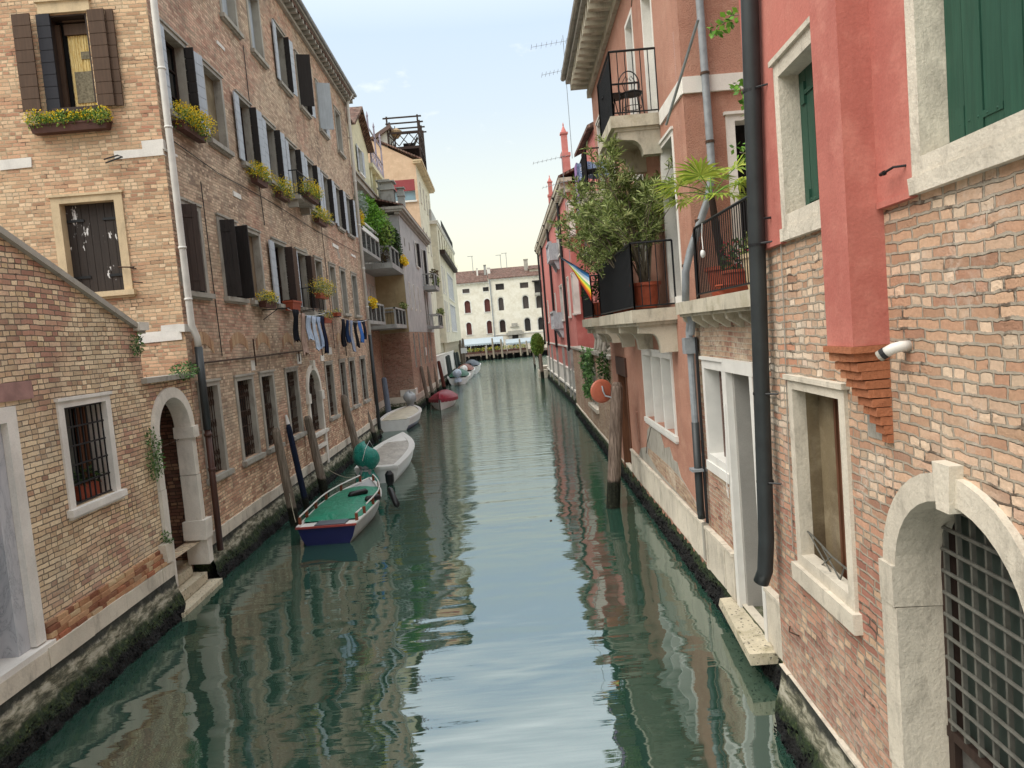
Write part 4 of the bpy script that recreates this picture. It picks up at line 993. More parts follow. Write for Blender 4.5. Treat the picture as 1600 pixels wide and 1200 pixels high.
mb.prism([F3.P(36, 16.9, .3), F3.P(42, 16.9, .3), F3.P(42, 18, -4), F3.P(36, 18, -4)], (0, 0, .12)); mb.build('roof', M['roof_tile'], YH)
mb = MB(); mb.fb(F3, 34.6, 34.9, .9, 13.6, -9, -.3); mb.fb(F3, 38.5, 38.7, 13.6, 16.9, -8, -.3); mb.fb(F3, 53.7, 54, .9, 14.2, -9, -.3); mb.fb(F3, 34.9, 53.7, .9, 14, -9.2, -9); mb.fb(F3, 48.2, 54, 13.4, 13.6, -9, -.3); mb.fb(F3, 48, 48.2, 13.6, 16.9, -8, -.3); mb.build('rear_wall', M['plaster_yellow'], YH)
mb = MB(); mb.fb(F3, 38.4, 54.2, 13.45, 13.75, 0, .45); mb.fb(F3, 38.4, 54.2, 13.75, 13.85, 0, .55); mb.build('cornice', M['stone_grey'], YH)
mb = MB()       # loggia piers carrying the terrace
for u in (48.9, 50.8, 52.7, 53.8): mb.fb(F3, u-.22, u+.22, 13.86, 16.0, -.3, .02)
mb.fb(F3, 48.25, 54, 16.0, 16.25, -3, .25); mb.build('loggia', M['plaster_yellow'], YH)
mb = MB()
for u in (48.4, 50.9, 53.6): mb.fb(F3, u-.05, u+.05, 16.25, 19.2, .1, .2); mb.lathe(F3.P(u, 19.2, .15), [(.05, 0), (.08, .1), (.005, .4)], 8)
mb.fb(F3, 48.4, 53.6, 18.5, 18.58, .11, .19)
for z in (16.4, 17.35): mb.fb(F3, 48.4, 53.6, z, z+.06, .11, .19)
for k in range(8):
    a = 48.45+k*.64
    for (q, r_) in ((a, a+.6), (a+.6, a)): mb.tube([F3.P(q, 16.45, .15), F3.P(r_, 17.35, .15)], .025, 5)
mb.build('terrace_railing', flat_mat('mauve_rail', '#8f8797', rough=.5), YH)
# balconies
def slab_balcony(par, F, u0, u1, z, dep, th=.16, rail='concrete', posts=True, h=.95, near=True, mat='concrete', soffit=None):
    mb = MB(); mb.fb(F, u0, u1, z-th, z, 0, dep); b = mb.build('balcony', M[mat], par)
    mb = MB(); P_ = .05
    for (ua, ub, oa, ob) in ((u0, u0+.1, 0, dep), (u0, u1, dep-.1, dep), (u1-.1, u1, 0, dep)): mb.fb(F, ua, ub, z+h-.09, z+h, oa, ob)
    n = max(2, int((u1-u0)/1.3))
    for k in range(n+1):
        u = u0+.05+(u1-u0-.1)*k/n; mb.fb(F, u-.05, u+.05, z, z+h-.09, dep-.1, dep)
    mb.fb(F, u0, u0+.1, z, z+h-.09, dep*.45, dep*.45+.09)
    mb.build('parapet', M[rail], b)
    mb = MB(); k = int((u1-u0)/.14)
    for i in range(k): u = u0+.1+(u1-u0-.2)*i/k; mb.fb(F, u, u+.016, z+.02, z+h-.1, dep-.06, dep-.045)
    for i in range(8): o = .1+(dep-.2)*i/8; mb.fb(F, u0+.04, u0+.055, z+.02, z+h-.1, o, o+.016)
    mb.build('bars', M['iron'], b); return b
slab_balcony(YH, F3, 34.7, 40.3, 9.1, 1.35); slab_balcony(YH, F3, 34.7, 40.3, 5.62, 1.28)
slab_balcony(YH, F3, 41.1, 45.95, 8.95, 1.85, th=.3); slab_balcony(YH, F3, 41.2, 45.95, 5.5, 1.75, th=.22)
footing(F3, 34.6, 46, YH, .98, .6, seed=8)
mb = MB(); mb.fb(F3, 34.62, 40, 9.95, 10.15, .9, 1.38); mb.fb(F3, 34.62, 40, 10.35, 10.42, 1.3, 1.38); mb.build('trellis', M['plastic_white'], YH)

# ---------- grey house with a brick ground floor ----------
GY = thing('grey_house', 'grey rendered house over a brick ground floor standing proud of the yellow house', 'house', (-6.5, 54, 0))
F4 = Fac((-5.46, 46), (.01, 1), (1, -.01)); S4 = Fac((-7.28, 46), (1, 0), (0, -1)); W4 = 1.82; UE = 16.6
hb = [win(GY, F4, a, a+.5, 2.7, 5.0, fr=.05, dep=.3, pane='dark', sill=0, fm='brick_slit' if 'brick_slit' in M else 'stone_grey') for a in (1.8, 4.6, 7.4, 10.2, 12.4)]
wall(F4, rect(0, UE, .95, 5.05), hb, M['brick_brown'], GY, name='brick_base')
wall(S4, rect(0, W4-.004, .95, 5.05), [], M['brick_brown'], GY, name='brick_side', o=.0)
hu = []
for a in (1.9, 4.3, 6.9): hu.append(win(GY, F4, a, a+.45, 6.65, 8.35, fr=.05, dep=.2, pane='glass', fm='stone', sill=.05, bars=(0, 1)))
hu.append(win(GY, F4, 11.0, 11.8, 5.6, 8.3, fr=.06, dep=.2, pane='closed', pm='shut_slat', sill=0)); hu.append(win(GY, F4, 12.6, 13.4, 5.6, 8.3, fr=.06, dep=.2, pane='closed', pm='shut_slat', sill=0))
for a in (1.6, 4.0): hu.append(win(GY, F4, a, a+.4, 10.6, 11.2, fr=.05, dep=.2, pane='dark', fm='stone_grey', sill=0))
hu.append(win(GY, F4, 7.6, 8.9, 9.9, 11.75, fr=.06, dep=.2, pane='glass', fm='stone', sh=[('near', 'flat', .5, 'plastic_white'), ('far', 'bifold', .4, 'shut_dark')]))
hu.append(win(GY, F4, 12.2, 13.4, 8.9, 11.75, fr=.06, dep=.2, pane='glass', fm='stone', sill=0, sh=[('near', 'flat', .5, 'plastic_white'), ('far', 'bifold', .4, 'shut_dark')]))
hu.append(win(GY, F4, 10.4, 10.8, 10.5, 11.3, fr=.04, dep=.2, pane='dark', sill=0))
wall(F4, rect(-.004, UE, 5.06, 12.4), hu, M['plaster_grey'], GY, name='upper_wall', o=.02)
wall(S4, rect(0, W4+.0, 5.06, 8.95), [], M['plaster_ochre'], GY, name='side_wall', o=.01)
wall(S4, rect(0, W4+.0, 8.955, 12.4), [], M['plaster_grey'], GY, name='upper_side_wall', o=.012)
mb = MB(); mb.fb(F4, -.3, UE+.2, 12.4, 12.55, -.2, .12); mb.fb(F4, -.4, UE+.3, 12.55, 12.68, -1.9, .3); mb.fb(F4, -.45, UE+.35, 12.68, 12.85, -1.9, .42); mb.build('cornice', M['stone_grey'], GY)
mb = MB(); mb.prism([F4.P(-.4, 12.86, .4), F4.P(UE+.3, 12.86, .4), F4.P(UE+.3, 13.5, -1.8), F4.P(-.4, 13.5, -1.8)], (0, 0, .1)); mb.build('roof', M['roof_tile'], GY)
mb = MB(); mb.fb(F4, UE-.3, UE, .95, 12.4, -6, -.3); mb.fb(F4, .3, UE-.3, .95, 12.4, -6, -5.8); mb.build('rear_wall', M['plaster_grey'], GY)
def chimney(par, x, y, z0, z1, wx, wy, mat='concrete'):
    mb = MB(); mb.box(x-wx/2, x+wx/2, y-wy/2, y+wy/2, z0, z1); mb.box(x-wx*.6, x+wx*.6, y-wy*.6, y+wy*.6, z1-.35, z1-.27)
    mb.box(x-wx*.45, x+wx*.45, y-wy*.45, y+wy*.45, z1, z1+.15)
    mb.box(x-wx*.65, x+wx*.65, y-wy*.65, y+wy*.65, z1+.15, z1+.22); return mb.build('chimney', M[mat], par)
chimney(GY, -6.15, 47.6, 12.9, 14.55, .78, .9); chimney(GY, -6.6, 49.2, 12.9, 15.0, .7, .8); chimney(GY, -5.35, 47.7, 12.9, 14.15, .42, .5)
slab_balcony(GY, F4, 10.9, 14.2, 8.65, 1.0, th=.3); slab_balcony(GY, F4, 11.2, 14.6, 5.5, 1.0, th=.2)
footing(F4, 0, UE, GY, .98, .6, seed=9); footing(S4, 0, W4, GY, .98, .6, seed=10, splay=.15)
mb = MB(); mb.rough(F4, -.12, .9, 1.0, 1.42, -.9, .1, .02); mb.build('corner_stone', M['stone'], GY)
mb = MB(); mb.rough(F4, 8.6, 8.95, 3.3, 3.9, 0, .03); mb.build('sign_plate', M['plastic_white'], GY)

# ---------- white garden wall ----------
F5 = Fac((-5.4, 62.6), (.008, 1), (1, -.008))
ww = thing('white_wall', 'whitewashed wall along the water past the grey house', 'wall', (-5.5, 70, 0))
wall(F5, rect(.05, 24, .9, 2.92), [], M["plaster_white"], ww, th=.3, edge=True); footing(F5, .05, 24, ww, .9, .88, seed=11)
mb = MB(); mb.fb(F5, 0, 24, 2.92, 2.98, -.32, .04); mb.build('coping', M['stone_white'], ww)

# ---------- tall peach house with the roof deck ----------
PH = thing('peach_house', 'tall peach-coloured house carrying a timber roof deck, red awning window in its gable', 'house', (-10, 75, 0))
YG = 66; XG = -5.85; F6 = Fac((XG, YG), (0, 1), (1, 0)); S6 = Fac((0, YG), (1, 0), (0, -1))
g = lambda x, y: S6.px(x, y)
(ax, az), (rx, rz) = g(566, 213), g(650, 247)
lx, lz = g(607, 283); qx, qz = g(657, 312)
hole = rect(lx, XG-.25, qz, lz)
wall(S6, [(-15, .9), (XG-.004, .9), (XG-.004, 20.5), (ax, az), (-13, az-.8), (-15, az-1)], [hole], M['plaster_peach'], PH, name='gable_wall')
mb = MB(); mz = qz+(lz-qz)*.47; mb.fb(S6, lx, XG-.25, qz, mz, -.28, -.24); wn = mb.build('window', M['glass_sky'], PH)
mb = MB(); mb.fb(S6, lx, XG-.25, mz, lz, -.2, .02); mb.build('awning', flat_mat('awning_red', '#8f4346', rough=.8, var=.1), wn)
mb = MB(); mb.fb(S6, lx-.1, XG-.15, qz-.15, qz, -.2, .15); mb.build('sill', M['stone_white'], wn)
hu = []
for (a, z) in ((1.8, 17.2), (5, 17.2), (8, 17.2), (11, 17.2), (1.5, 13), (4.5, 13), (8, 13), (1.5, 9), (4, 9)): hu.append(win(PH, F6, a, a+.9, z, z+1.9, fr=.08, dep=.2, pane='glass', fm='stone', sill=.05))
wall(F6, rect(0, 13.5, .9, 20.2), hu, M['plaster_cream'], PH, name='canal_wall')
mb = MB(); mb.fb(F6, -.35, 13.7, 20.2, 20.35, -.2, .5); mb.fb(F6, -.4, 13.7, 20.35, 20.5, -.2, .62); mb.build('eaves', M['stone_cream'], PH)
mb = MB(); dx = 4.4; mb.prism([F6.P(-.2, 20.5, .6), F6.P(13.7, 20.5, .6), F6.P(13.7, az+.1, XG*0+(ax-XG)), F6.P(-.2, az+.1, ax-XG)], (0, 0, .14)); mb.build('roof', M['roof_tile'], PH)
mb = MB(); mb.fb(F6, 0, .3, .9, az-.5, -9, -4.6); mb.fb(F6, 13.2, 13.5, .9, 20.2, -9, -.3); mb.fb(F6, .3, 13.2, .9, az-.8, -9.2, -9); mb.build('rear_wall', M['plaster_peach'], PH)
mb = MB(); pa = S6.px(575, 214); pb = S6.px(606, 200); pc = S6.px(606, 229); mb.prism([S6.P(pa[0], pa[1]-.6, -.4), S6.P(pb[0], pb[1], -.4), S6.P(pc[0], pc[1]-.2, -.4), S6.P(pa[0], pa[1]-1, -.4)], (0, 3, 0)); dm = mb.build('dormer', M['plaster_pale'], PH)
mb = MB(); mb.prism([S6.P(pa[0]-.5, pa[1]-.85, -.1), S6.P(pb[0]+.2, pb[1]+.05, -.1), S6.P(pb[0]+.2, pb[1]+.4, -.1), S6.P(pa[0]-.5, pa[1]-.4, -.1)], (0, 4, 0)); mb.build('roof', M['shut_slat'], dm)
# roof deck (altana)
zf = 21.9; X0, X1, Y0, Y1 = -8.1, -5.35, 66.4, 71.5
D = MB()
for x in (X0, X1):
    for k in range(4): y = Y0+(Y1-Y0)*k/3; D.box(x-.07, x+.07, y-.07, y+.07, 20.4, 24.6-(.25*0))
for k in range(4): y = Y0+(Y1-Y0)*k/3; D.box(X0-.35, X1+.35, y-.05, y+.05, 24.4, 24.52)
for z in (zf-.25, zf+1.15):
    D.box(X0, X1, Y0-.06, Y0+.06, z, z+.16); D.box(X1-.06, X1+.06, Y0, Y1, z, z+.16); D.box(X0-.06, X0+.06, Y0, Y1, z, z+.12)
D.box(X0, X1, Y0, Y1, zf-.1, zf)
def xs(a, b, n, f):
    for k in range(n):
        p_, q_ = a+(b-a)*k/n, a+(b-a)*(k+1)/n
        D.tube([f(p_, zf+.05), f(q_, zf+1.15)], .04, 4); D.tube([f(q_, zf+.05), f(p_, zf+1.15)], .04, 4)
xs(X0, X1, 3, lambda t_, z: (t_, Y0, z)); xs(Y0, Y1, 5, lambda t_, z: (X1, t_, z))
D.build('roof_deck', M['wood_dark'], PH)
t = thing('deck_chair', 'dark lounge chair on the timber roof deck', 'chair', (-6.3, 67.5, zf)); mb = MB(); mb.box(-6.9, -5.9, 67.1, 67.9, zf+.35, zf+.45); 
for (x, y) in ((-6.85, 67.15), (-5.95, 67.15), (-6.85, 67.85), (-5.95, 67.85)): mb.box(x-.03, x+.03, y-.03, y+.03, zf, zf+.35)
mb.build('seat', M['iron'], t); mb = MB(); mb.prism([(-5.95, 67.1, zf+.4), (-5.6, 67.1, zf+1.0), (-5.55, 67.1, zf+.97), (-5.88, 67.1, zf+.4)], (0, .8, 0)); mb.build('backrest', M['iron'], t)
t = thing('parasol', 'folded straw parasol at the corner of the timber roof deck', 'parasol', (-7.6, 67, zf)); mb = MB(); mb.tube([(-7.6, 67, zf), (-7.5, 67, 23.9)], .04, 6); mb.build('pole', M['wood_dark'], t); mb = MB(); mb.lathe((-7.4, 67, 23.15), [(.15, -.35), (.45, 0), (.5, .3), (.1, .55)], 10); mb.build('canopy', flat_mat('straw', '#b39a7a', rough=.95, var=.4, sc=10, bump=.5), t)

# ---------- cream house with projecting upper floors ----------
CH = thing('cream_house', 'cream house whose upper floors project over the water, last on the left bank', 'house', (-8, 90, 0))
F7 = Fac((-5.2, 76.3), (.004, 1), (1, -.004)); S7 = Fac((0, 76.3), (1, 0), (0, -1)); U7 = 29.7
hu = [rect(11-.0, 21, 5.1, 8.5), rect(11, 21, 9.1, 12.2)]
hh = []
for (a, b, c, d) in ((10, 20.5, 5.3, 8.6), (10, 20.5, 9.2, 12.3)): hh.append(win(CH, F7, a, b, c, d, fr=.12, dep=.12, fm='white_paint', pane='dark', panemat='lacewin', sill=.04) if 'lacewin' in M else win(CH, F7, a, b, c, d, fr=.12, dep=.12, fm='white_paint', pane='closed', pm='marble', sill=.04))
for a in (1.3, 2.9, 5.2): hh.append(win(CH, F7, a, a+.7, 5.3, 8.6, fr=.07, dep=.15, fm='white_paint', pane='glass', sill=.04)); hh.append(win(CH, F7, a, a+.7, 9.4, 12.3, fr=.07, dep=.15, fm='white_paint', pane='glass', sill=.04))
for k in range(6): hh.append(win(CH, F7, 1.5+k*4, 3.1+k*4, 14.0, 16.1, fr=.07, dep=.3, fm='plaster_cream', pane='dark', sill=0))
wall(F7, rect(0, U7, 4.15, 16.4), hh, M['plaster_cream'], CH, name='upper_wall')
wall(S7, rect(-14, -5.204, 4.15, 16.4), [], M['plaster_ochre2'] if 'plaster_ochre2' in M else M['plaster_cream'], CH, name='side_wall')
mb = MB(); mb.fb(F7, 0, U7, 4.0, 4.15, -2.5, 0); mb.build('soffit', M['plaster_cream'], CH)
mb = MB(); mb.fb(F7, -.3, U7+.3, 16.4, 16.6, -9, .12); mb.fb(F7, -.35, U7+.35, 16.6, 16.72, -9, .2); mb.build('eaves', M['stone_white'], CH)
mb = MB(); mb.fb(F7, .3, U7, .9, 4.0, -1.6, -1.3); mb.build('ground_floor_wall', M['plaster_ochre'], CH)
for k in range(14):
    mb = MB(); mb.fb(F7, .4+k*1.95, .65+k*1.95, 2.98, 4.0, -.35, -.1); mb.build('pillar', M['plaster_cream'], CH)
mb = MB(); mb.fb(S7, -8.5, -5.6, 16.72, 17.9, -6, .1); mb.build('terrace_parapet', M['plaster_grey'], CH)
railing(F7, [(6.3, .1), (26, .1)], 16.72, 17.7, M['iron'], CH, dv=.6, r=.02, top=.03)
mb = MB(); mb.fb(F7, U7-.3, U7, .9, 16.4, -9, -.3); mb.fb(F7, 0, U7, .9, 16.4, -9.3, -9); mb.build('rear_wall', M['plaster_cream'], CH)
flowerbox('long dark planter of shrubs on the top floor of the cream house', F7, 1.2, 25, 13.4, .02, yellow=.3, n=1500, fol=.45, h=.45, dpt=.55, box='leaf_dark' if False else 'wood_dark', group=None)

# ---------- plants on the far left balconies ----------
def shrub(name, label, c, rad, n, mat, L=.12, W=.06, group='plants on the left bank balconies', cat='shrub', droop=0., stem=True):
    t = thing(name, label, cat, (c[0], c[1], c[2]-rad[2]), group); mb = MB(); rn = random.Random(int(c[1]*10))
    for k in range(7):
        q = Vector((rn.uniform(-.55, .55)*rad[0], rn.uniform(-.55, .55)*rad[1], rn.uniform(-.5, .55)*rad[2])); s = rn.uniform(.4, .65)
        leaves(mb, Vector(c)+q, (rad[0]*s, rad[1]*s, rad[2]*s), n//7, L, W, droop, rn, .25)
    mb.build('foliage', M[mat], t)
    if stem:
        mb = MB()
        for k in range(5): mb.tube([(c[0]+rn.uniform(-.1, .1), c[1]+rn.uniform(-.3, .3)*rad[1], c[2]-rad[2]*1.0), (c[0]+rn.uniform(-.4, .4)*rad[0], c[1]+rn.uniform(-.5, .5)*rad[1], c[2]+rn.uniform(-.2, .3)*rad[2])], [.02, .008], 5)
        mb.build('stem', M['wood_dark'], t)
    return t
PX = lambda x, y, X: tuple(at_x(x, y, X))
shrub('climbing_plant', 'big bright green climber spilling over the upper balcony next to the brick palace', PX(582, 340, -6.15), (.55, 3.0, 1.0), 2600, 'leaf_bright', L=.2, W=.1)
shrub('climbing_plant', 'second bright green climber mass hanging at the far end of the balconies', PX(600, 362, -5.95), (.55, 2.0, 1.1), 1900, 'leaf_green', L=.2, W=.1)
shrub('silver_shrub', 'silvery grey shrub beside the far end of the palace drainpipe', PX(560, 322, -6.0), (.35, .9, .75), 700, 'leaf_silver', L=.15, W=.07)
shrub('flower_clump', 'yellow flower clump just right of the far palace drainpipe', PX(562, 342, -5.95), (.2, .5, .4), 300, 'flower_yellow', L=.12, W=.08, cat='flowers')
shrub('purple_shrub', 'dark purple leafed shrub on the corner of the middle balcony', PX(603, 372, -5.8), (.4, .8, .55), 500, 'leaf_purple', L=.18, W=.09)
shrub('balcony_shrub', 'dark green shrub hanging in front of the pale blue side of the grey house', PX(618, 376, -5.75), (.45, .9, .95), 900, 'leaf_dark', L=.17, W=.08)
shrub('balcony_shrub', 'dry brown shrub behind the railing of the middle balcony', PX(600, 398, -6.2), (.4, .8, .5), 500, 'leaf_dry', L=.16, W=.05)
shrub('balcony_shrub', 'dark planter foliage above the yellow flowers of the middle balcony', PX(622, 395, -5.55), (.3, .9, .4), 420, 'leaf_dark', L=.13, W=.06)
shrub('flower_clump', 'bright yellow flowers trailing from the middle balcony', PX(628, 407, -5.45), (.3, 1.1, .35), 700, 'flower_yellow', L=.14, W=.1, cat='flowers')
shrub('flower_clump', 'yellow flowers in the railing of the lower white-framed balcony', PX(581, 477, -6.0), (.3, .5, .35), 350, 'flower_yellow', L=.12, W=.08, cat='flowers')
shrub('balcony_shrub', 'small green potted shrub on the lower corner balcony', PX(631, 477, -5.55), (.25, .9, .25), 300, 'leaf_olive', L=.12, W=.06)
shrub('balcony_shrub', 'reddish shrub at the upper balcony of the grey house', PX(679, 430, -4.6), (.3, .9, .55), 350, 'leaf_dry', L=.18, W=.09)
shrub('balcony_shrub', 'yellow-green shrub under the reddish one on the grey house balcony', PX(681, 441, -4.5), (.3, .9, .5), 350, 'leaf_olive', L=.18, W=.09)
shrub('balcony_shrub', 'yellow-green shrub on the lower balcony of the grey house', PX(687, 489, -4.5), (.3, 1.1, .35), 300, 'leaf_olive', L=.18, W=.09)

# =====================================================================
# MOORING POLES
# =====================================================================
def post(label, b, tpt, r=.12, mat='pole_grey', name='mooring_pole', group='mooring poles along the left bank', tip=True, cat='mooring pole', wet=True):
    b = Vector(b); tpt = Vector(tpt); d = (tpt-b); o = thing(name, label, cat, (b.x, b.y, 0), group); dn = d.normalized()
    mb = MB(); q = b-dn*1.0; pts = [q, b+d*.15, b+d*.4, b+d*.7, b+d*.96]; rs = [r*1.06, r*1.03, r, r*.97, r*.9]
    pts.append(tpt); rs.append(r*.55 if tip else r*.85)
    mb.tube(pts, rs, 12); mb.build('shaft', M[mat], o, smooth=False)
    return o
def pole_mat(name, base, tone2, wetz=.55):
    b = NB(name); P = b.pos(); s = b.n('ShaderNodeSeparateXYZ'); b.l(P, s.inputs[0]); g = b.noise(P, 2.5, 7, .7, sc=(9, 9, .7))
    c = b.mix(b.step(g, .35, .7), hexc(tone2), hexc(base)); z = b.m('ADD', s.outputs[2], b.m('MULTIPLY', b.m('SUBTRACT', b.noise(P, 6, 5), .5), .3))
    c = b.mix(b.m('SUBTRACT', 1, b.step(z, wetz-.12, wetz)), c, b.ramp(b.noise(P, 20, 5, .7), [(.35, hexc('#0c0d0b')), (.6, hexc('#23261c')), (.75, hexc('#4d4c3c'))])); b.bump(b.m('ADD', g, b.m('MULTIPLY', b.noise(P, 30, 4), .3)), .7, .02); return b.fin(c, .85, .2)
M['pole_grey'] = pole_mat('pole_grey', '#8a8074', '#5f564c'); M['pole_old'] = pole_mat('pole_old', '#8d7d72', '#51453d', .75)
M['pole_navy'] = pole_mat('pole_navy', '#1c2740', '#141b2c', .4); M['pole_blue'] = pole_mat('pole_blue', '#7d8795', '#6a7380', .4); M['pole_red'] = pole_mat('pole_red', '#6e4038', '#4c2c27', .4); M['pole_green'] = pole_mat('pole_green', '#4c5654', '#38403f', .3)
PL = [('grey timber pole at the stern of the green boat, nearest of the row', (-5.49, 18.2), (-5.73, 18.2, 2.55), .115, 'pole_grey'),
 ('navy blue painted pole with a pale tip beside the green boat', (-5.69, 20.1), (-5.97, 20.1, 2.42), .085, 'pole_navy'),
 ('thick grey timber pole just past the navy one', (-5.62, 21.95), (-5.92, 21.95, 2.44), .13, 'pole_grey'),
 ('grey timber pole behind the green covered outboard', (-5.59, 27.5), (-5.98, 27.5, 2.62), .14, 'pole_grey'),
 ('grey timber pole at the last grilled window of the palace', (-5.84, 32.6), (-6.38, 32.6, 2.4), .15, 'pole_grey'),
 ('pale blue-grey pole in the recess at the small outboard boat', (-6.75, 43.0), (-6.85, 43, 2.45), .17, 'pole_blue'),
 ('dark timber pole nearest the corner of the grey house', (-5.0, 49.5), (-5.3, 49.5, 2.71), .13, 'pole_grey'),
 ('dark timber pole in the middle of the grey house base', (-5.1, 54.5), (-5.4, 54.5, 2.5), .13, 'pole_grey'),
 ('thin timber pole at the far end of the grey house base', (-5.1, 59.5), (-5.4, 59.5, 2.5), .12, 'pole_grey'),
 ('reddish pole behind the red covered boat', (-4.81, 62.4), (-5.13, 62.4, 2.58), .16, 'pole_red'),
 ('greenish pole nearest the white wall boats', (-4.8, 71.0), (-5.0, 71, 2.75), .17, 'pole_green'),
 ('second greenish pole in front of the white wall', (-4.9, 75), (-5.1, 75, 2.75), .17, 'pole_green'),
 ('pole standing where the white wall ends', (-4.85, 86), (-5.1, 86, 2.76), .17, 'pole_green'),
 ('dark pole just past the end of the white wall', (-4.8, 90.5), (-5.05, 90.5, 2.68), .18, 'pole_green'),
 ('brown pole left of the one with the signboard', (-4.9, 99.4), (-5.1, 99.4, 3.6), .18, 'pole_grey'),
 ('brown pole farthest out before the signboard pole', (-4.6, 97), (-4.85, 97, 4.1), .18, 'pole_grey')]
for (lab, b, tp, r, mt) in PL: post(lab, (*b, 0), tp, r, mt)
mb = MB(); mb.tube([(-5.97, 20.1, 2.42), (-6.0, 20.1, 2.68)], [.06, .03], 10); mb.build('tip', M['plastic_white'], [o for o in bpy.data.objects if o.get('label', '').startswith('navy blue painted')][0])
sp = post('brown pole carrying a small white signboard at the canal mouth', (-4.3, 95, 0), (-4.4, 95, 4.3), .17, 'pole_grey'); mb = MB(); mb.box(-4.75, -3.95, 94.7, 94.78, 2.35, 3.05); mb.build('signboard', M['plastic_white'], sp)
post('thin leaning pole in open water near the topiary tree', (4.37, 87.4, 0), (4.3, 87.4, 2.9), .12, 'pole_grey', group=None)
bigp = post('massive weathered oak pole in the right foreground water', (2.47, 17.22, 0), (2.80, 17.25, 3.02), .16, 'pole_old', group=None)
# =====================================================================
# BOATS
# =====================================================================
def hull(L, B, H, stern=.75, bow_rise=.25, n=22, flare=.12, keel=-.12, bowp=1.6, tr=None):
    """sections from stern (y=0) to bow (y=L); returns rings of outer points, port rim to starboard rim"""
    rings = []
    for i in range(n+1):
        t = i/n; w = B/2*(stern+(1-stern)*math.sin(min(1, t/.45)*math.pi/2)) if t < .45 else B/2*(1-((t-.45)/.55)**(bowp+.6))
        w = max(w, .012); z1 = H+bow_rise*t**2.2; zk = keel+.5*bow_rise*max(0, t-.55)**1.5*2; y = L*t
        pts = []
        for k in range(9):
            a = k/8*2-1; s = 1 if a > 0 else -1; q = abs(a)
            x = s*w*(q**.38)*(1-flare+flare*q); z = zk+(z1-zk)*(q**2.4)
            pts.append(Vector((x, y, z)))
        rings.append(pts)
    return rings
def hull_mesh(rings, mat_out, par, name='hull', inset=.05, mats=None, band=None):
    mb = MB(); n = len(rings)
    for i in range(n-1):
        for k in range(8):
            a, b, c, d = rings[i][k], rings[i+1][k], rings[i+1][k+1], rings[i][k+1]
            m = 1 if (band and (k in band)) else 0
            mb.quad(a, b, c, d, m)
    mb.add(rings[0], [tuple(range(9))], 2 if mats and len(mats) > 2 else 0)
    return mb.build(name, mats or mat_out, par, smooth=False)
def gunwale(rings, w, th, mat, par, name='gunwale', up=.0):
    mb = MB(); L, Rr = [], []
    for r in rings: L.append(r[0]); Rr.append(r[8])
    for side, s in ((L, 1), (Rr, -1)):
        for i in range(len(side)-1):
            a, b = side[i], side[i+1]; wa = min(w, abs(a.x)*.98); wb = min(w, abs(b.x)*.98)
            ia, ib = a+Vector((s*wa, 0, 0)), b+Vector((s*wb, 0, 0)); u = Vector((0, 0, th)); e = Vector((-s*.02, 0, 0))
            mb.hexa([a+e, b+e, ib, ia, a+e+u, b+e+u, ib+u, ia+u])
    return mb.build(name, mat, par)
def deck(rings, i0, i1, z, mat, par, name='deck', crown=.0, inx=.0, nx=10):
    mb = MB(); P = []
    for i in range(i0, i1+1):
        r = rings[i]; wd = max(.005, abs(r[0].x)-inx); cw = min(1, (i-i0)/1.6, (i1-i)/1.6)**.6
        for k in range(nx+1): a = k/nx*2-1; P.append(Vector((a*wd, r[0].y, r[0].z+z+crown*cw*(1-a*a)+random.uniform(-.004, .004))))
    fs = []
    for i in range(i1-i0):
        for k in range(nx): a = i*(nx+1)+k; fs.append((a, a+1, a+nx+2, a+nx+1))
    mb.add(P, fs); return mb.build(name, mat, par, smooth=True)
def outboard(par, y, z, x=0, mat='ob_grey', tarp=None, s=1.):
    mb = MB()
    mb.box(x-.14*s, x+.14*s, y-.45*s, y-.02, z-.05, z+.12)
    mb.box(x-.06*s, x+.06*s, y-.28*s, y-.12*s, z-.75*s, z)
    mb.lathe((x, y-.3*s, z+.1), [(.12*s, 0), (.2*s, .06*s), (.22*s, .25*s), (.19*s, .42*s), (.08*s, .5*s)], 12)
    o = mb.build('outboard_motor', M[mat], par, smooth=False); return o
M['ob_grey'] = flat_mat('ob_grey', '#8a8e8f', rough=.35, var=.15)
def tarp_mat(name, base, fold=8):
    b = NB(name); P = b.pos(); n = b.noise(P, fold, 4, .55, sc=(1, .6, 1), dist=.6); c = b.mix(b.step(n, .3, .7), tuple(x*.72 for x in hexc(base)), hexc(base)); c = b.mix(b.m('MULTIPLY', b.step(b.noise(P, 40, 3), .66, .7), .5), c, hexc('#cfd3cc')); b.bump(n, .8, .05); return b.fin(c, .5, .4)
M['tarp_green'] = tarp_mat('tarp_green', '#1d7f63', 5); M['tarp_teal'] = tarp_mat('tarp_teal', '#138071', 6); M['tarp_red'] = tarp_mat('tarp_red', '#8c1f35', 6); M['tarp_grey'] = tarp_mat('tarp_grey', '#a9a49b', 4); M['tarp_forest'] = tarp_mat('tarp_forest', '#1d5a44'); M['tarp_blue'] = tarp_mat('tarp_blue', '#b5c4d6', 7); M['tarp_slate'] = tarp_mat('tarp_slate', '#4b5560', 7)
M['boat_white'] = flat_mat('boat_white', '#dcdcd8', rough=.3, var=.1, spec=.5); M['boat_navy'] = flat_mat('boat_navy', '#141b4d', rough=.3, var=.15, spec=.5); M['boat_black'] = flat_mat('boat_black', '#17191b', rough=.4, var=.2)
M['boat_grey'] = flat_mat('boat_grey', '#a9adae', rough=.4, var=.15); M['boat_wood'] = flat_mat('boat_wood', '#7a3e26', rough=.45, var=.3, sc=8); M['boat_trim'] = flat_mat('boat_trim', '#94403a', rough=.45, var=.2); M['hull_tin'] = flat_mat('hull_tin', '#b0b0aa', rough=.4, var=.25)
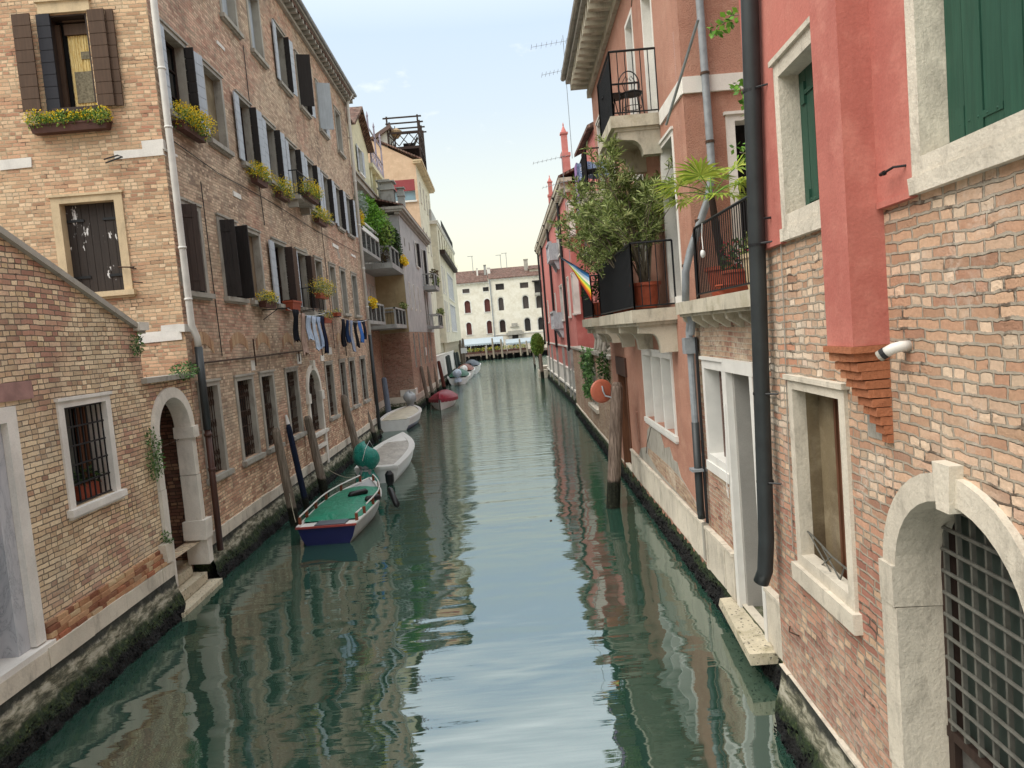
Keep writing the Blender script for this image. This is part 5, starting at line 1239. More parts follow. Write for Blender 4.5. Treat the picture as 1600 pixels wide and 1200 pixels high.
def tarp(mb, c, h, rx, ry, seed):       # tarpaulin gathered round an outboard: hooded head, tied neck, loose skirt
    rn = random.Random(seed); n, k = 34, 20; prof = [(0, .86), (.08, .80), (.16, .72), (.24, .58), (.32, .50), (.37, .50), (.42, .62), (.5, .86), (.58, .98), (.66, 1.02), (.74, 1.0), (.82, .92), (.88, .80), (.93, .62), (.97, .36), (1.0, .04)]
    c = Vector(c); vs = []; fs = []; ph = [rn.uniform(0, 6.28) for _ in range(6)]
    for (z, r) in prof:
        for i in range(n):
            a = 2*math.pi*i/n; m_ = 1+.07*math.sin(2*a+ph[0]+z*2)+.05*math.sin(5*a+ph[1]+z*5)+.035*math.sin(9*a+ph[2]-z*7)*(1.4 if z < .5 else .7)+rn.uniform(-.012, .012)
            zz = z*h+.05*math.sin(a+ph[3])*(.3+z); sl = .14*h*max(0, z-.5)
            vs.append(c+Vector((rx*r*m_*math.cos(a), ry*r*m_*math.sin(a)+sl, zz*(1+.05*math.sin(a+ph[4])))))
    for j in range(len(prof)-1):
        for i in range(n): a, b = j*n+i, j*n+(i+1) % n; fs.append((a, b, b+n, a+n))
    mb.add(vs, fs)
def place(root_, x, y, rz): root_.location = (x, y, 0); root_.rotation_euler = (0, 0, rz)
# green covered boat
B1 = thing('motor_boat', 'small boat with bright green cover, navy stern and brown railing posts', 'boat')
rg = hull(4.5, 1.5, .42, stern=.9, bow_rise=.18, bowp=1.3)
hull_mesh(rg, None, B1, mats=[M['hull_tin'], M['boat_navy'], M['boat_navy']], band=(0, 7) if False else ())
gunwale(rg, .07, .035, M['boat_white'], B1); deck(rg, 16, 22, -.02, M['boat_grey'], B1, name='foredeck', crown=.04)
deck(rg, 2, 17, .03, M['tarp_green'], B1, name='cover', crown=.12, inx=-.0, nx=16); deck(rg, 0, 2, 0, M['boat_white'], B1, name='stern_deck')
mb = MB(); w0_ = abs(rg[0][0].x); mb.box(-w0_-.02, w0_+.02, -.05, .0, .40, .44); mb.build('rubbing_strake', M['boat_trim'], B1)
mb = MB(); mb.box(-.28, .42, .02, .42, .425, .455); mb.build('hatch', flat_mat('hatch_grey', '#59616a', rough=.6), B1)
for i in (1, 4, 8, 12, 16, 20):
    for k, s in ((0, 1), (8, -1)):
        q = rg[i][k]; mb = MB(); mb.box(q.x+s*.03-.03, q.x+s*.03+.03, q.y-.03, q.y+.03, q.z, q.z+.2); mb.build('rail_post', M['boat_wood'], B1)
for k, s in ((0, 1), (8, -1)):
    mb = MB(); mb.tube([Vector((rg[i][k].x+s*.03, rg[i][k].y, rg[i][k].z+.21)) for i in (list(range(1, 21)) if k == 0 else list(range(1, 4))+[]) ], .018, 6); mb.build('rail', M['boat_white'], B1)
mb = MB(); mb.tube([Vector((rg[i][8].x-.03, rg[i][8].y, rg[i][8].z+.21)) for i in range(5, 21)], .018, 6); mb.build('rail', M['boat_white'], B1)
for (a, b) in (((-.02, 2.1, .64), (.4, 2.5, .64)), ((.5, 1.75, .58), (.78, 2.2, .52)), ((.8, 3.2, .55), (1.1, 2.7, .1))):
    mb = MB(); A, Bv = Vector(a), Vector(b); mb.tube([A, A.lerp(Bv, .12), A.lerp(Bv, .88), Bv], [.02, .085, .085, .02], 10); mb.build('fender', M['boat_black'], B1, smooth=True)
place(B1, -4.2, 16.2, R(-3))
# white boat with a teal shrouded outboard
B2 = thing('motor_boat', 'white boat with pale grey cover and an outboard shrouded in teal tarpaulin', 'boat')
rg = hull(5.9, 1.6, .50, stern=.88, bow_rise=.3, bowp=1.5)
hull_mesh(rg, M['boat_white'], B2); gunwale(rg, .2, .05, M['boat_white'], B2); deck(rg, 16, 22, .0, M['boat_white'], B2, name='foredeck', crown=.05); deck(rg, 1, 17, .02, M['tarp_grey'], B2, name='cover', crown=.05, inx=.18)
mb = MB(); mb.box(-.69, .69, -.05, .32, .44, .53); mb.build('stern_deck', M['boat_white'], B2)
ob = outboard(B2, 0, .45, x=-.25, s=1.2)
mb = MB(); tarp(mb, (-.25, -.3, .12), 1.2, .40, .50, 3); mb.build('tarpaulin', M['tarp_teal'], ob, smooth=True)
mb = MB(); mb.tube([(-.25+.22*math.cos(t*.7), -.3+.27*math.sin(t*.7), .53) for t in range(10)], .009, 4); mb.tube([(-.25, -.82, .9), (-.15, -.7, 1.25), (-.1, -.2, 1.42), (-.1, .25, 1.15)], .007, 4); mb.build('cord', M['plastic_white'], ob)
mb = MB(); mb.lathe((.45, -.4, .2), [(.05, -.3), (.13, -.1), (.14, .15), (.06, .25)], 10); mb.build('fender', M['boat_black'], B2)
place(B2, -4.15, 22.9, R(-1))
# navy and white boat with grey outboard in the recess
B3 = thing('motor_boat', 'white and navy boat with a grey outboard in the recess by the grey house', 'boat')
rg = hull(5.0, 1.9, .55, stern=.85, bow_rise=.25)
hull_mesh(rg, None, B3, mats=[M['boat_white'], M['boat_navy'], M['boat_white']], band=(1, 2, 5, 6)); gunwale(rg, .15, .06, M['boat_white'], B3); deck(rg, 1, 21, -.01, flat_mat('boat_cream', '#c9c2ad', rough=.5), B3, name='cover', crown=.1, inx=.1)
place(B3, -5.5, 36.4, R(-4)); 
mb = MB(); ob = outboard(B3, 4.9, .75, x=.0, s=1.0)
tarp(mb, (0, 4.65, .6), 1.0, .36, .44, 5); mb.build('tarpaulin', M['ob_grey'], ob, smooth=True)
# red covered boat seen bow-on
B4 = thing('motor_boat', 'cream boat under an arched red cover, bow towards the bridge', 'boat')
rg = hull(5.2, 1.8, .5, stern=.85, bow_rise=.15, bowp=1.0)
hull_mesh(rg, M['boat_white'], B4); deck(rg, 0, 22, .03, M['tarp_red'], B4, name='cover', crown=.42, inx=-.05); place(B4, -3.85, 50.2, R(180))
mb = MB()
for i in range(0, 22):
    for k, s in ((0, -1), (8, 1)):
        a, b = rg[i][k], rg[i+1][k]; e = Vector((s*.06, 0, 0)); mb.quad(a+e+Vector((0, 0, .04)), b+e+Vector((0, 0, .04)), b+e*1.2-Vector((0, 0, .16)), a+e*1.2-Vector((0, 0, .13+.03*(i % 2))))
mb.build('cover_skirt', M['tarp_red'], B4); mb = MB(); mb.tube([(0, 5.22, .6), (0, 5.3, .2), (0, 5.25, -.2)], .03, 6); mb.build('stem', M['boat_black'], B4)
# far boats
def far_boat(label, x, y, L, B, H, cov, ob_=True, rz=0, ws=False, tw=None):
    t = thing('motor_boat', label, 'boat'); rg = hull(L, B, H, stern=.85, bow_rise=.35)
    hull_mesh(rg, M['boat_white'], t); gunwale(rg, .15, .06, M['boat_white'], t); deck(rg, 15, 22, 0, M['boat_white'], t, name='foredeck', crown=.1); deck(rg, 2, 15, .1, M[cov], t, name='cover', crown=.5, inx=.1)
    if ob_:
        o = outboard(t, 0, .5, s=1.2); mb = MB(); tarp(mb, (0, -.35, .3), 1.2, .42, .5, 7); mb.build('tarpaulin', M[tw or 'tarp_blue'], o, smooth=True)
    if ws: mb = MB(); mb.box(-B*.3, B*.3, L*.6, L*.62, H+.1, H+.7); mb.build('windscreen', M['glass'], t)
    place(t, x, y, rz)
far_boat('white boat with pale blue shrouded outboard and green hood, nearest of the far group', -3.95, 68.5, 6, 2.2, .65, 'tarp_forest')
far_boat('white boat with a brown cockpit in the middle of the far group', -3.7, 76.5, 6.5, 2.2, .8, 'boat_wood', ws=True, tw='boat_white')
far_boat('white boat with a slate grey cover, farthest of the group', -3.3, 85.5, 7, 2.3, .9, 'tarp_slate', ws=True, tw='tarp_slate')

def rope(label, a, b, sag=.15):
    a, b = Vector(a), Vector(b); t = MB(); t.tube([a.lerp(b, k/8)-Vector((0, 0, sag*math.sin(math.pi*k/8))) for k in range(9)], .011, 5)
    tag(t.build('mooring_rope', M['rope'], None, smooth=True), label, 'rope', 'ropes mooring the boats')
M['rope'] = flat_mat('rope', '#8f8a78', rough=.9, var=.3, sc=20)
rope('blue-grey rope from the green boat stern to the nearest grey pole', (-4.9, 16.3, .55), (-5.56, 18.2, .9), .1)
rope('rope from the green boat bow back to the thick pole', (-4.1, 20.4, .7), (-5.72, 21.95, 1.0), .2)
rope('rope from the white boat to the pole behind the teal tarpaulin', (-4.7, 26.5, .62), (-5.75, 27.5, 1.0), .2)
rope('rope hanging from the navy and white boat to the palace wall', (-6.2, 36.8, .6), (-6.2, 34.6, .9), .2)
rope('rope from the red covered boat to the corner pole', (-3.95, 45.1, .6), (-5.1, 49.5, 1.0), .15)
# red fuel-can sized fenders and floating litter
for (k, (x, y)) in enumerate(((.9, 16.5), (-1.6, 24.0), (1.9, 31.5))):
    t = MB(); t.ball((x, y, .0), .035, .06, .02, 8, jit=.2); tag(t.build('floating_leaf', M['leaf_dry'], None), ('scrap of dead leaf afloat nearest the bridge', 'scrap of dead leaf afloat beside the white boat', 'scrap of dead leaf afloat far up the canal')[k], 'leaf', 'litter floating on the canal')
# =====================================================================
# RIGHT BANK
# =====================================================================
FR = Fac((2.35, 0), (.05, 1), (-1, .05)); FW2 = Fac((2.80, 0), (.03, 1), (-1, .03))
# ---------- red house in the right foreground ----------
RH = thing('red_house', 'red-plastered house with dark green shutters over a rough brick base in the right foreground', 'house', (4, 3, 0))
hr = []
hr.append(win(RH, FR, 5.36, 6.48, 5.12, 6.57, fr=.11, dep=.17, fm='stone_old', pane='closed', pm='shut_green', proud=.05, sill=.0, top=.16)); g1 = RH.children[-1]
mb = MB(); mb.rough(FR, 5.3, 6.52, 5.01, 5.12, -.17, .06, .004); mb.build('sill', M['stone_old'], g1)
hr.append(win(RH, FR, 2.3, 4.27, 5.11, 7.3, fr=.10, dep=.16, fm='stone_old', pane='closed', pm='shut_green', proud=.05, sill=0, top=.16)); g2 = RH.children[-1]
mb = MB(); mb.rough(FR, 2.25, 4.30, 5.01, 5.11, -.17, .06, .004); mb.build('sill', M['stone_old'], g2)
for (w_, u0, u1, zz) in ((g1, 5.52, 6.33, (5.3, 6.2)), (g2, 2.46, 4.11, (5.32, 6.9))):
    for z in zz:
        mb = MB(); mb.fb(FR, u1-.42, u1-.02, z, z+.035, -.13, -.112); mb.fb(FR, u1-.1, u1-.02, z-.07, z+.11, -.13, -.108); mb.fb(FR, u0+.02, u0+.42, z, z+.035, -.13, -.112)
        for k in range(5): mb.lathe(FR.P(u1-.06-k*.08, z+.017, -.112), [(.008, 0), (.004, .006)], 6, axis=FR.n)
        mb.build('hinge', M['shut_green'], w_)
hr.append(win(RH, FR, 5.42, 6.64, 2.02, 3.80, fr=.11, dep=.09, fm='stone_old', pane='none', proud=.03, sill=0, top=.12)); lw = RH.children[-1]
mb = MB(); mb.rough(FR, 5.37, 6.70, 1.86, 2.022, -.34, .07, .006); mb.build('sill', M['stone_old'], lw)
mb = MB(); mb.fb(FR, 6.09, 6.13, 1.97, 3.66, -.22, -.17); mb.fb(FR, 6.02, 6.07, 1.97, 3.66, -.23, -.18); mb.fb(FR, 5.54, 5.58, 1.97, 3.66, -.23, -.17); mb.build('sash', M['wood'], lw)
mb = MB(); mb.fb(FR, 5.54, 6.09, 1.97, 3.66, -.24, -.232); mb.build('pane', M['gate_pane'], lw)
mb = MB(); mb.fb(FR, 6.53, 6.63, 1.9, 3.79, -.46, -.091); mb.fb(FR, 6.13, 6.53, 1.97, 3.66, -.26, -.20); mb.fb(FR, 5.44, 5.54, 1.9, 3.79, -.46, -.091); mb.fb(FR, 5.54, 6.53, 3.67, 3.79, -.46, -.091); mb.fb(FR, 5.54, 6.53, 1.88, 1.96, -.46, -.345); mb.build('reveal', M['plaster_tired'], lw)
mb = MB(); r_ = .009       # bent wrought railing across the window foot
P = lambda u, z, o=-.04: FR.P(u, z, o)
mb.tube([P(6.6, 2.35), P(6.4, 2.34), P(6.0, 2.28), P(5.56, 2.26)], r_, 5); mb.tube([P(6.6, 2.1), P(6.1, 2.06), P(5.56, 2.05)], r_, 5)
for (a, b) in (((6.5, 2.34), (5.7, 1.97)), ((6.2, 2.3), (5.6, 2.0)), ((6.0, 2.28), (6.45, 1.98)), ((5.75, 2.27), (5.95, 1.97))): mb.tube([P(*a), P(*b)], r_*.8, 5)
mb.tube([P(5.56, 2.3), P(5.56, 1.98)], .012, 5); mb.tube([P(6.57+.0*k, 2.35-.04*k, -.04-.02*math.sin(k)) for k in range(8)], r_*.8, 5); mb.build('railing', M['gate_iron'], lw)
# arched gate
M['gate_dark'] = flat_mat('gate_dark', '#3c3e3c', rough=.6, var=.3)
M['door_tin'] = plaster_mat('door_tin', '#5b5a57', dark='#474644', light='#77756f', streak=.4)
DI = (4.72, 3.38); DO = (4.89, 3.21); zt_i, zt_o = 3.21, 3.38
out = arch_poly(DO[1], DO[0], .2, zt_o, 18, rise=.80); inn = arch_poly(DI[1], DI[0], .2, zt_i, 18, rise=.62)
hr.append(arch_poly(DO[1]+.005, DO[0]-.005, .2, zt_o-.005, 18, rise=.80)); 
ag = None
mb = MB(); nn = len(out); rn = random.Random(5)
blocks = [(2, 6), (6, 9), (12, 15), (15, 20)]
for i in range(2, nn-1):
    if 10 <= i-0 <= 11: pass
    a, b, c, d = out[i], out[i+1], inn[i+1], inn[i]; pr = .045
    mb.hexa([FR.P(*a, -.30), FR.P(*b, -.30), FR.P(*b, pr), FR.P(*a, pr), FR.P(*d, -.30), FR.P(*c, -.30), FR.P(*c, pr), FR.P(*d, pr)])
gate = mb.build('arch', M['stone_old'], RH)
kc = (DI[0]+DI[1])/2
mb = MB(); K = [FR.P(kc-.075, 3.17, -.28), FR.P(kc+.075, 3.17, -.28), FR.P(kc+.065, 3.17, .08), FR.P(kc-.065, 3.17, .08), FR.P(kc-.09, 3.45, -.2), FR.P(kc+.09, 3.45, -.2), FR.P(kc+.09, 3.45, .08), FR.P(kc-.09, 3.45, .08)]; mb.hexa(K); mb.build('keystone', M['stone_old'], gate)
for (a, b) in ((DI[0], DO[0]), (DO[1], DI[1])):
    for (z0, z1, e_) in ((.25, 1.16, .01), (1.165, 2.33, .015), (2.335, 2.62, .03)):
        mb = MB(); mb.rough(FR, a-(.0 if a == DI[0] else e_), b+(e_ if a == DI[0] else 0), z0, z1, -.30, .045+e_*.6, .006); mb.build('jamb_stone', M['stone_old'], gate)
ob_ = -.28; mb = MB()
mb.fb(FR, DI[1], DI[0], .75, 1.42, ob_-.08, ob_-.03); mb.build('door_panel', M['door_tin'], gate)
mb = MB(); mb.fb(FR, DI[1], DI[0], 1.49, 3.24, ob_-.09, ob_-.05); mb.build('pane', M['gate_pane'], gate)
mb = MB(); mb.fb(FR, DI[1], DI[0], 1.42, 1.49, ob_-.09, ob_+.03); mb.fb(FR, DI[0]-.07, DI[0], .75, 3.1, ob_-.09, ob_+.02); mb.fb(FR, DI[1], DI[1]+.07, .75, 3.1, ob_-.09, ob_+.02); mb.build('door_frame', M['wood_dark'], gate)
mb = MB(); r_ = .011; nbar = 8
for k in range(nbar+1):
    u = DI[1]+.07+(DI[0]-DI[1]-.14)*k/nbar; mb.fb(FR, u-.010, u+.010, 1.49, 3.18, ob_+.005, ob_+.035)
mb.build('grille', M['gate_iron'], gate); mb = MB()
z = 1.56
while z < 3.17:
    mb.tube([FR.P(DI[1]+.06+(DI[0]-DI[1]-.12)*k/18, z+(.006 if k % 2 else 0), ob_+.04+(.008 if k % 2 else 0)) for k in range(19)], .0135, 6); z += .148
mb.build('grille', M['gate_iron'], gate)
wall(FR, rect(-4, 7.35, .2, 5.035), hr, M['brick_red'], RH, name='brick_wall', th=.2)
PR = [rect(5.36, 6.56, 4.9, 6.6), rect(2.3, 4.33, 4.9, 7.3)]
wall(FR, rect(-4, 7.37, 5.035, 13), [rect(5.37, 6.47, 5.036, 6.56), rect(2.31, 4.26, 5.036, 7.29)], M['plaster_red'], RH, name='plaster_wall', th=.2, o=.035)
mb = MB(); mb.fb(FR, 6.53, 7.36, 5.0, 5.04, 0, .05); mb.build('render_edge', M['plaster_red'], RH); mb = MB(); mb.fb(FR, 4.31, 4.72, 5.0, 5.04, 0, .05); mb.build('render_edge', M['plaster_red'], RH)
# chimney breast on corbelled brick
mb = MB(); mb.fb(FR, 4.73, 5.15, 4.12, 13, 0, .24); ch = mb.build('chimney_breast', M['plaster_red'], RH)
mb = MB(); mb.fb(FR, 4.71, 5.17, 4.075, 4.118, 0, .265); mb.build('capping', M['brick_corbel'], ch)
z = 4.07; o_ = .235; a_ = 5.14; rn = random.Random(2)
for k in range(10):
    mb = MB(); z0 = z-.062; u = 4.74
    while u < a_-.01:
        n_ = min(a_, u+rn.choice((.12, .2))); mb.rough(FR, u+.002, n_-.003, z0+.006, z, -.01, o_, .003); u = n_
    mb.build('corbel_course', M['brick_corbel'], ch); z = z0; o_ -= .022; a_ -= .034
mb = MB(); mb.fb(FR, 4.75, 5.1, 3.45, 4.07, -.01, .008); mb.build('mortar', M['stone_grey'], ch)
mb = MB()      # vent grille, hooks
mb.fb(FR, 5.35, 5.6, 4.72, 4.98, 0, .02)
for k in range(8): mb.fb(FR, 5.36, 5.59, 4.74+k*.03, 4.752+k*.03, .02, .032)
mb.build('vent', M['stone_grey'], RH)
mb = MB(); mb.tube([FR.P(4.36, 5.2, .03), FR.P(4.38, 5.2, .1), FR.P(4.5, 5.19, .1)], .008, 6); mb.lathe(FR.P(4.51, 5.19, .1), [(.016, -.02), (.012, .03)], 8, axis=FR.d); mb.build('hook', M['iron'], RH)
mb = MB(); mb.tube([FR.P(6.8, 5.27, .03), FR.P(6.8, 5.27, .1)], .012, 6); mb.build('hook', M['iron'], RH)
mb = MB(); mb.tube([FR.P(7.0, 1.25, .02), FR.P(6.9, 1.24, .06), FR.P(6.75, 1.26, .02)], .008, 5); mb.build('hook', M['iron_rust'], RH)
# white elbow outlet
u_, z_ = FR.px(1421, 540); mb = MB(); A = FR.P(u_, z_, 0); mb.tube([A, FR.P(u_, z_+.0, .05), FR.P(u_+.02, z_-.01, .09), FR.P(u_+.06, z_-.045, .14)], .034, 14); ol = mb.build('outlet', M['pipe_white'], RH, smooth=True)
mb = MB(); mb.tube([FR.P(u_+.045, z_-.032, .125), FR.P(u_+.062, z_-.047, .142)], .037, 14); mb.build('ring', M['iron'], ol)
mb = MB(); mb.tube([FR.P(u_+.062, z_-.047, .142), FR.P(u_+.075, z_-.059, .155)], .036, 14); mb.build('mouth', M['stone_grey'], ol)
# downpipe at the far corner
mb = MB(); mb.tube([FR.P(6.35, 11, .13), FR.P(6.75, 7.2, .13), FR.P(7.0, 4.6, .13), FR.P(7.2, 2.1, .14), FR.P(7.24, 1.75, .16), FR.P(7.27, 1.62, .2)], .078, 16); dp = mb.build('drainpipe', M['pipe_dark'], RH, smooth=True)
for (u, z) in ((6.83, 6.45), (6.96, 5.05), (7.09, 3.6), (7.16, 2.7)):
    mb = MB(); mb.tube([FR.P(u, z-.012, .13), FR.P(u-.002, z+.012, .13)], .085, 14); mb.tube([FR.P(u-.09, z, .12), FR.P(u-.16, z, .02)], .01, 5); mb.build('clip', M['iron'], dp)
mb = MB(); mb.fb(FR, 7.1, 7.35, 0, 13, -7, -.2); mb.fb(FR, -4, 7.1, 0, 13, -7.3, -7); mb.build('rear_wall', M['plaster_red'], RH)
mb = MB(); mb.prism([FR.P(-4, 13, .5), FR.P(7.6, 13, .5), FR.P(7.6, 14.5, -3.5), FR.P(-4, 14.5, -3.5)], (0, 0, .15)); mb.prism([FR.P(-4, 14.5, -3.5), FR.P(7.6, 14.5, -3.5), FR.P(7.6, 13, -7.5), FR.P(-4, 13, -7.5)], (0, 0, .15)); mb.build('roof', M['roof_tile'], RH)
footing(FR, -2, 7.34, RH, .72, .70, seed=21, splay=.22, proud=.03)

# ---------- orange house with the balconies, and its low brick wing ----------
OH = thing('orange_house', 'orange roughcast house with stone balconies and a brick terrace wing beside the red house', 'house', (4.5, 15, 0))
hw = [win(OH, FW2, 9.84, 11.02, 2.2, 3.80, fr=.12, dep=.3, fm='white_paint', pane='dark', panemat='shut_dark', proud=.03, sill=0, top=.17)]
wg = OH.children[-1]
mb = MB(); mb.fb(FW2, 9.8, 11.05, 2.06, 2.2, -.3, .05); mb.build('sill', M['white_paint'], wg)
leafshut(FW2, wg, 9.97, 1, .6, 2.22, 3.6, 6, M['shut_slat'], o0=-.2, style='slats')
hw.append(rect(8.58, 9.84, .36, 3.81))
DF = MB(); DF.fb(FW2, 9.70, 9.835, .36, 3.64, -.04, .05); DF.fb(FW2, 8.585, 8.70, .36, 3.64, -.04, .05); DF.fb(FW2, 8.54, 9.835, 3.64, 3.81, -.04, .055); dfr = DF.build('door_surround', M['white_paint'], OH)
mb = MB(); mb.fb(FW2, 9.62, 9.70, .36, 3.64, -.62, -.041); mb.fb(FW2, 8.7, 8.78, .36, 3.64, -.62, -.041); mb.fb(FW2, 8.7, 9.7, .36, 3.64, -.66, -.6); mb.build('panel', M['plaster_panel'], dfr)
mb = MB(); mb.tube([FW2.P(9.75, 3.2, .07), FW2.P(9.8, 2.4, .08), FW2.P(9.83, 2.0, .09), FW2.P(9.76, 1.9, .1), FW2.P(9.72, 2.05, .1)], .006, 4); mb.build('cable', M['plastic_white'], dfr)
wall(FW2, rect(7.2, 11.45, .3, 4.45), hw, M['brick_wing'], OH, name='wing_wall', th=.2)
mb = MB(); Q = FW2; mb.hexa([Q.P(8.3, .22, -.6), Q.P(10.2, .22, -.6), Q.P(10.2, .22, .22), Q.P(8.3, .22, .36), Q.P(8.3, .36, -.6), Q.P(10.15, .36, -.6), Q.P(10.1, .36, .22), Q.P(8.3, .36, .37)]); mb.build('water_step', M['stone_step'], OH)
# terrace slab on little brackets, railing
mb = MB(); mb.fb(FW2, 7.2, 11.25, 4.47, 4.65, -2.6, .32); mb.fb(FW2, 7.22, 11.2, 4.43, 4.47, 0, .27); ts = mb.build('terrace', M['stone_balcony'], OH)
for k in range(7):
    u = 7.75+k*.57; mb = MB(); mb.prism([FW2.P(u, 4.43, 0), FW2.P(u, 4.43, .22), FW2.P(u, 4.36, .2), FW2.P(u, 4.24, .03), FW2.P(u, 4.24, 0)], FW2.d*.1); mb.build('bracket', M['stone_balcony'], ts)
railing(FW2, [(7.4, .26), (9.98, .26), (9.98+1.1, .26)][:2], 4.66, 5.62, M['iron'], ts, dv=.085, r=.007)
railing(FW2, [(9.98, .26), (11.05, .02)], 4.66, 5.62, M['iron'], ts, dv=.085, r=.007)
# orange walls
ho = []
ho.append(win(OH, FW2, 13.15, 16.32, 2.26, 3.82, fr=.10, dep=.5, fm='white_paint', pane='dark', panemat='plaster_panel', proud=.05, sill=.03, top=.14)); tw = OH.children[-1]
for a_ in (14.1, 15.15):
    mb = MB(); mb.fb(FW2, a_, a_+.1, 2.26, 3.68, -.5, .045); mb.build('mullion', M['white_paint'], tw)
ho += [win(OH, FW2, 11.9, 13.0, 4.68, 7.5, fr=.11, dep=.25, fm='stone_white', pane='dark', sill=0), win(OH, FW2, 14.7, 15.8, 4.68, 7.5, fr=.11, dep=.25, fm='stone_white', pane='glass', sill=0), win(OH, FW2, 17.6, 18.6, 4.9, 7.4, fr=.11, dep=.25, fm='stone_white', pane='glass', sill=0),
  win(OH, FW2, 12.85, 13.75, 8.0, 10.35, fr=.08, dep=.22, fm='stone_white', pane='closed', pm='plastic_white', sill=0), win(OH, FW2, 14.7, 15.6, 8.6, 10.6, fr=.08, dep=.22, fm='stone_white', pane='closed', pm='shut_light', sill=.05),
  win(OH, FW2, 18.4, 19.4, 7.9, 10.4, fr=.1, dep=.25, fm='stone_white', pane='closed', pm='shut_dark', sill=0), win(OH, FW2, 20.3, 21.3, 7.9, 10.2, fr=.1, dep=.25, fm='stone_white', pane='closed', pm='shut_dark', sill=0)]
ho.append(rect(19.0, 20.6, .3, 3.45))
wall(FW2, rect(11.45, 22, .3, 11.3), ho, M['plaster_orange'], OH, name='canal_wall', o=.02)
mb = MB(); mb.fb(FW2, 18.9, 20.7, 3.0, 3.5, -.3, .07); wd = mb.build('lintel', M['pipe_brown'], OH)
mb = MB(); mb.fb(FW2, 19.0, 19.12, .3, 3.0, -.5, .05); mb.fb(FW2, 20.48, 20.6, .3, 3.0, -.5, .05); mb.build('door_post', M['wood'], OH)
mb = MB(); mb.fb(FW2, 19.12, 20.48, .3, 1.75, -.3, -.22); mb.build('flood_panel', M['plaster_panel'], OH); mb = MB(); mb.fb(FW2, 19.12, 20.48, 1.75, 3.0, -.52, -.45); mb.build('door', M['wood'], OH)
FS = Fac((0, 11.1), (1, 0), (0, -1)); xw = FW2.P(11.1, 0, 0).x
hs = [win(OH, FS, 3.73, 5.0, 4.7, 7.43, fr=.13, dep=.25, fm='stone_white', pane='dark', sill=0, proud=.035)]
wall(FS, rect(xw-.0, 7.5, 4.6, 11.6), hs, M['plaster_orange'], OH, name='terrace_wall', o=.0)
mb = MB(); mb.fb(FW2, 11.1, 11.449, 4.66, 11.3, -.3, .019); mb.build('corner', M['plaster_orange'], OH)
mb = MB(); mb.fb(FS, xw-.03, 7.5, 7.76, 8.0, -.02, .05); mb.fb(FW2, 11.1, 12.72, 7.76, 8.0, 0, .05); mb.build('string_course', M['stone_white'], OH)
mb = MB(); mb.fb(FW2, 10.7, 22.3, 11.25, 11.45, -.2, .12); 
u = 10.8
mb.build('eaves_band', M['stone_balcony'], OH)
for k in range(26):
    u = 10.9+k*.44; mb = MB(); mb.fb(FW2, u, u+.17, 11.45, 11.75, -.1, .62); mb.build('modillion', M['stone_balcony'], OH)
mb = MB(); mb.fb(FW2, 10.6, 22.4, 11.75, 11.9, -.3, .72); mb.tube([FW2.P(10.5, 11.95, .78), FW2.P(22.5, 11.95, .78)], .08, 8); mb.build('gutter', M['stone_grey'], OH)
mb = MB(); mb.prism([FW2.P(10.5, 11.92, .7), FW2.P(22.4, 11.92, .7), FW2.P(22.4, 13.2, -3.2), FW2.P(10.5, 13.2, -3.2)], (0, 0, .12)); mb.build('roof', M['roof_tile'], OH)
mb = MB(); mb.fb(FW2, 21.7, 22, .3, 11.3, -6, -.3); mb.fb(FW2, 11.3, 21.7, .3, 12, -6.3, -6); mb.build('rear_wall', M['plaster_orange'], OH)
# white stone plinth of the whole house
def plates(F, u0, u1, par, z1, z0, seed):
    rn = random.Random(seed); mb = MB(); u = u0
    while u < u1-.01:
        n = min(u1, u+rn.uniform(.4, .6)); zt = z1+rn.uniform(-.01, .01); mb.fb(F, u+.004, n-.004, z0+rn.uniform(0, .05), zt, -.1, .055+rn.uniform(0, .012)); mb.fb(F, u+.002, n-.002, zt+.002, zt+.05, -.1, .085); u = n
    return mb.build('plinth', M['stone_old'], par)
plates(FW2, 11.45, 19.0, OH, 1.03, .42, 3); plates(FW2, 9.86, 11.4, OH, 1.03, .36, 4); plates(FW2, 7.3, 8.54, OH, 1.03, .36, 5)
footing(FW2, 7.3, 22, OH, .42, .40, seed=22, splay=.30, proud=.02)
mb = MB(); mb.fb(FW2, 11.36, 11.46, .5, 1.1, -.05, .09); mb.build('quoin', M['stone_grey'], OH)
# fallen render: exposed brick and grey undercoat as a thin shaped layer
def shape(F, pts, o, mat, name, par, th=.03):
    mb = MB(); mb.prism([F.P(u, z, o) for (u, z) in pts], F.n*(-th)); return mb.build(name, M[mat], par)
sp_ = [FW2.px(x, y) for (x, y) in ((1013, 672), (1018, 664), (1027, 664), (1034, 678), (1040, 700), (1048, 698), (1054, 718), (1060, 722), (1066, 745), (1078, 765), (1088, 782), (1098, 800), (1104, 818), (1000, 712), (1003, 700), (1012, 698))]
sp_ = [(u, max(1.09, z)) for u, z in sp_]
shape(FW2, sp_, .026, 'undercoat' if 'undercoat' in M else 'stone_grey', 'bare_patch', OH)
s2 = [FW2.px(x, y) for (x, y) in ((1014, 708), (1015, 700), (1030, 712), (1048, 728), (1066, 748), (1076, 762), (1088, 784), (1094, 802), (1080, 790), (1060, 768), (1030, 735))]
shape(FW2, [(u, max(1.1, z)) for u, z in s2], .030, 'brick_wing', 'exposed_brick', OH)
mb = MB(); a = [FW2.px(x, y) for x, y in ((1012, 708), (1013, 692), (1017, 678), (1019, 668), (1026, 664))]; mb.tube([FW2.P(u, z, .03) for u, z in a], .008, 4); mb.build('crack', M['iron_rust'], OH)
u_, z_ = FW2.px(998, 665); mb = MB(); mb.fb(FW2, u_-.12, u_+.12, z_-.35, z_+.35, .0, .045); mb.build('meter_hatch', M['plaster_orange'], OH)
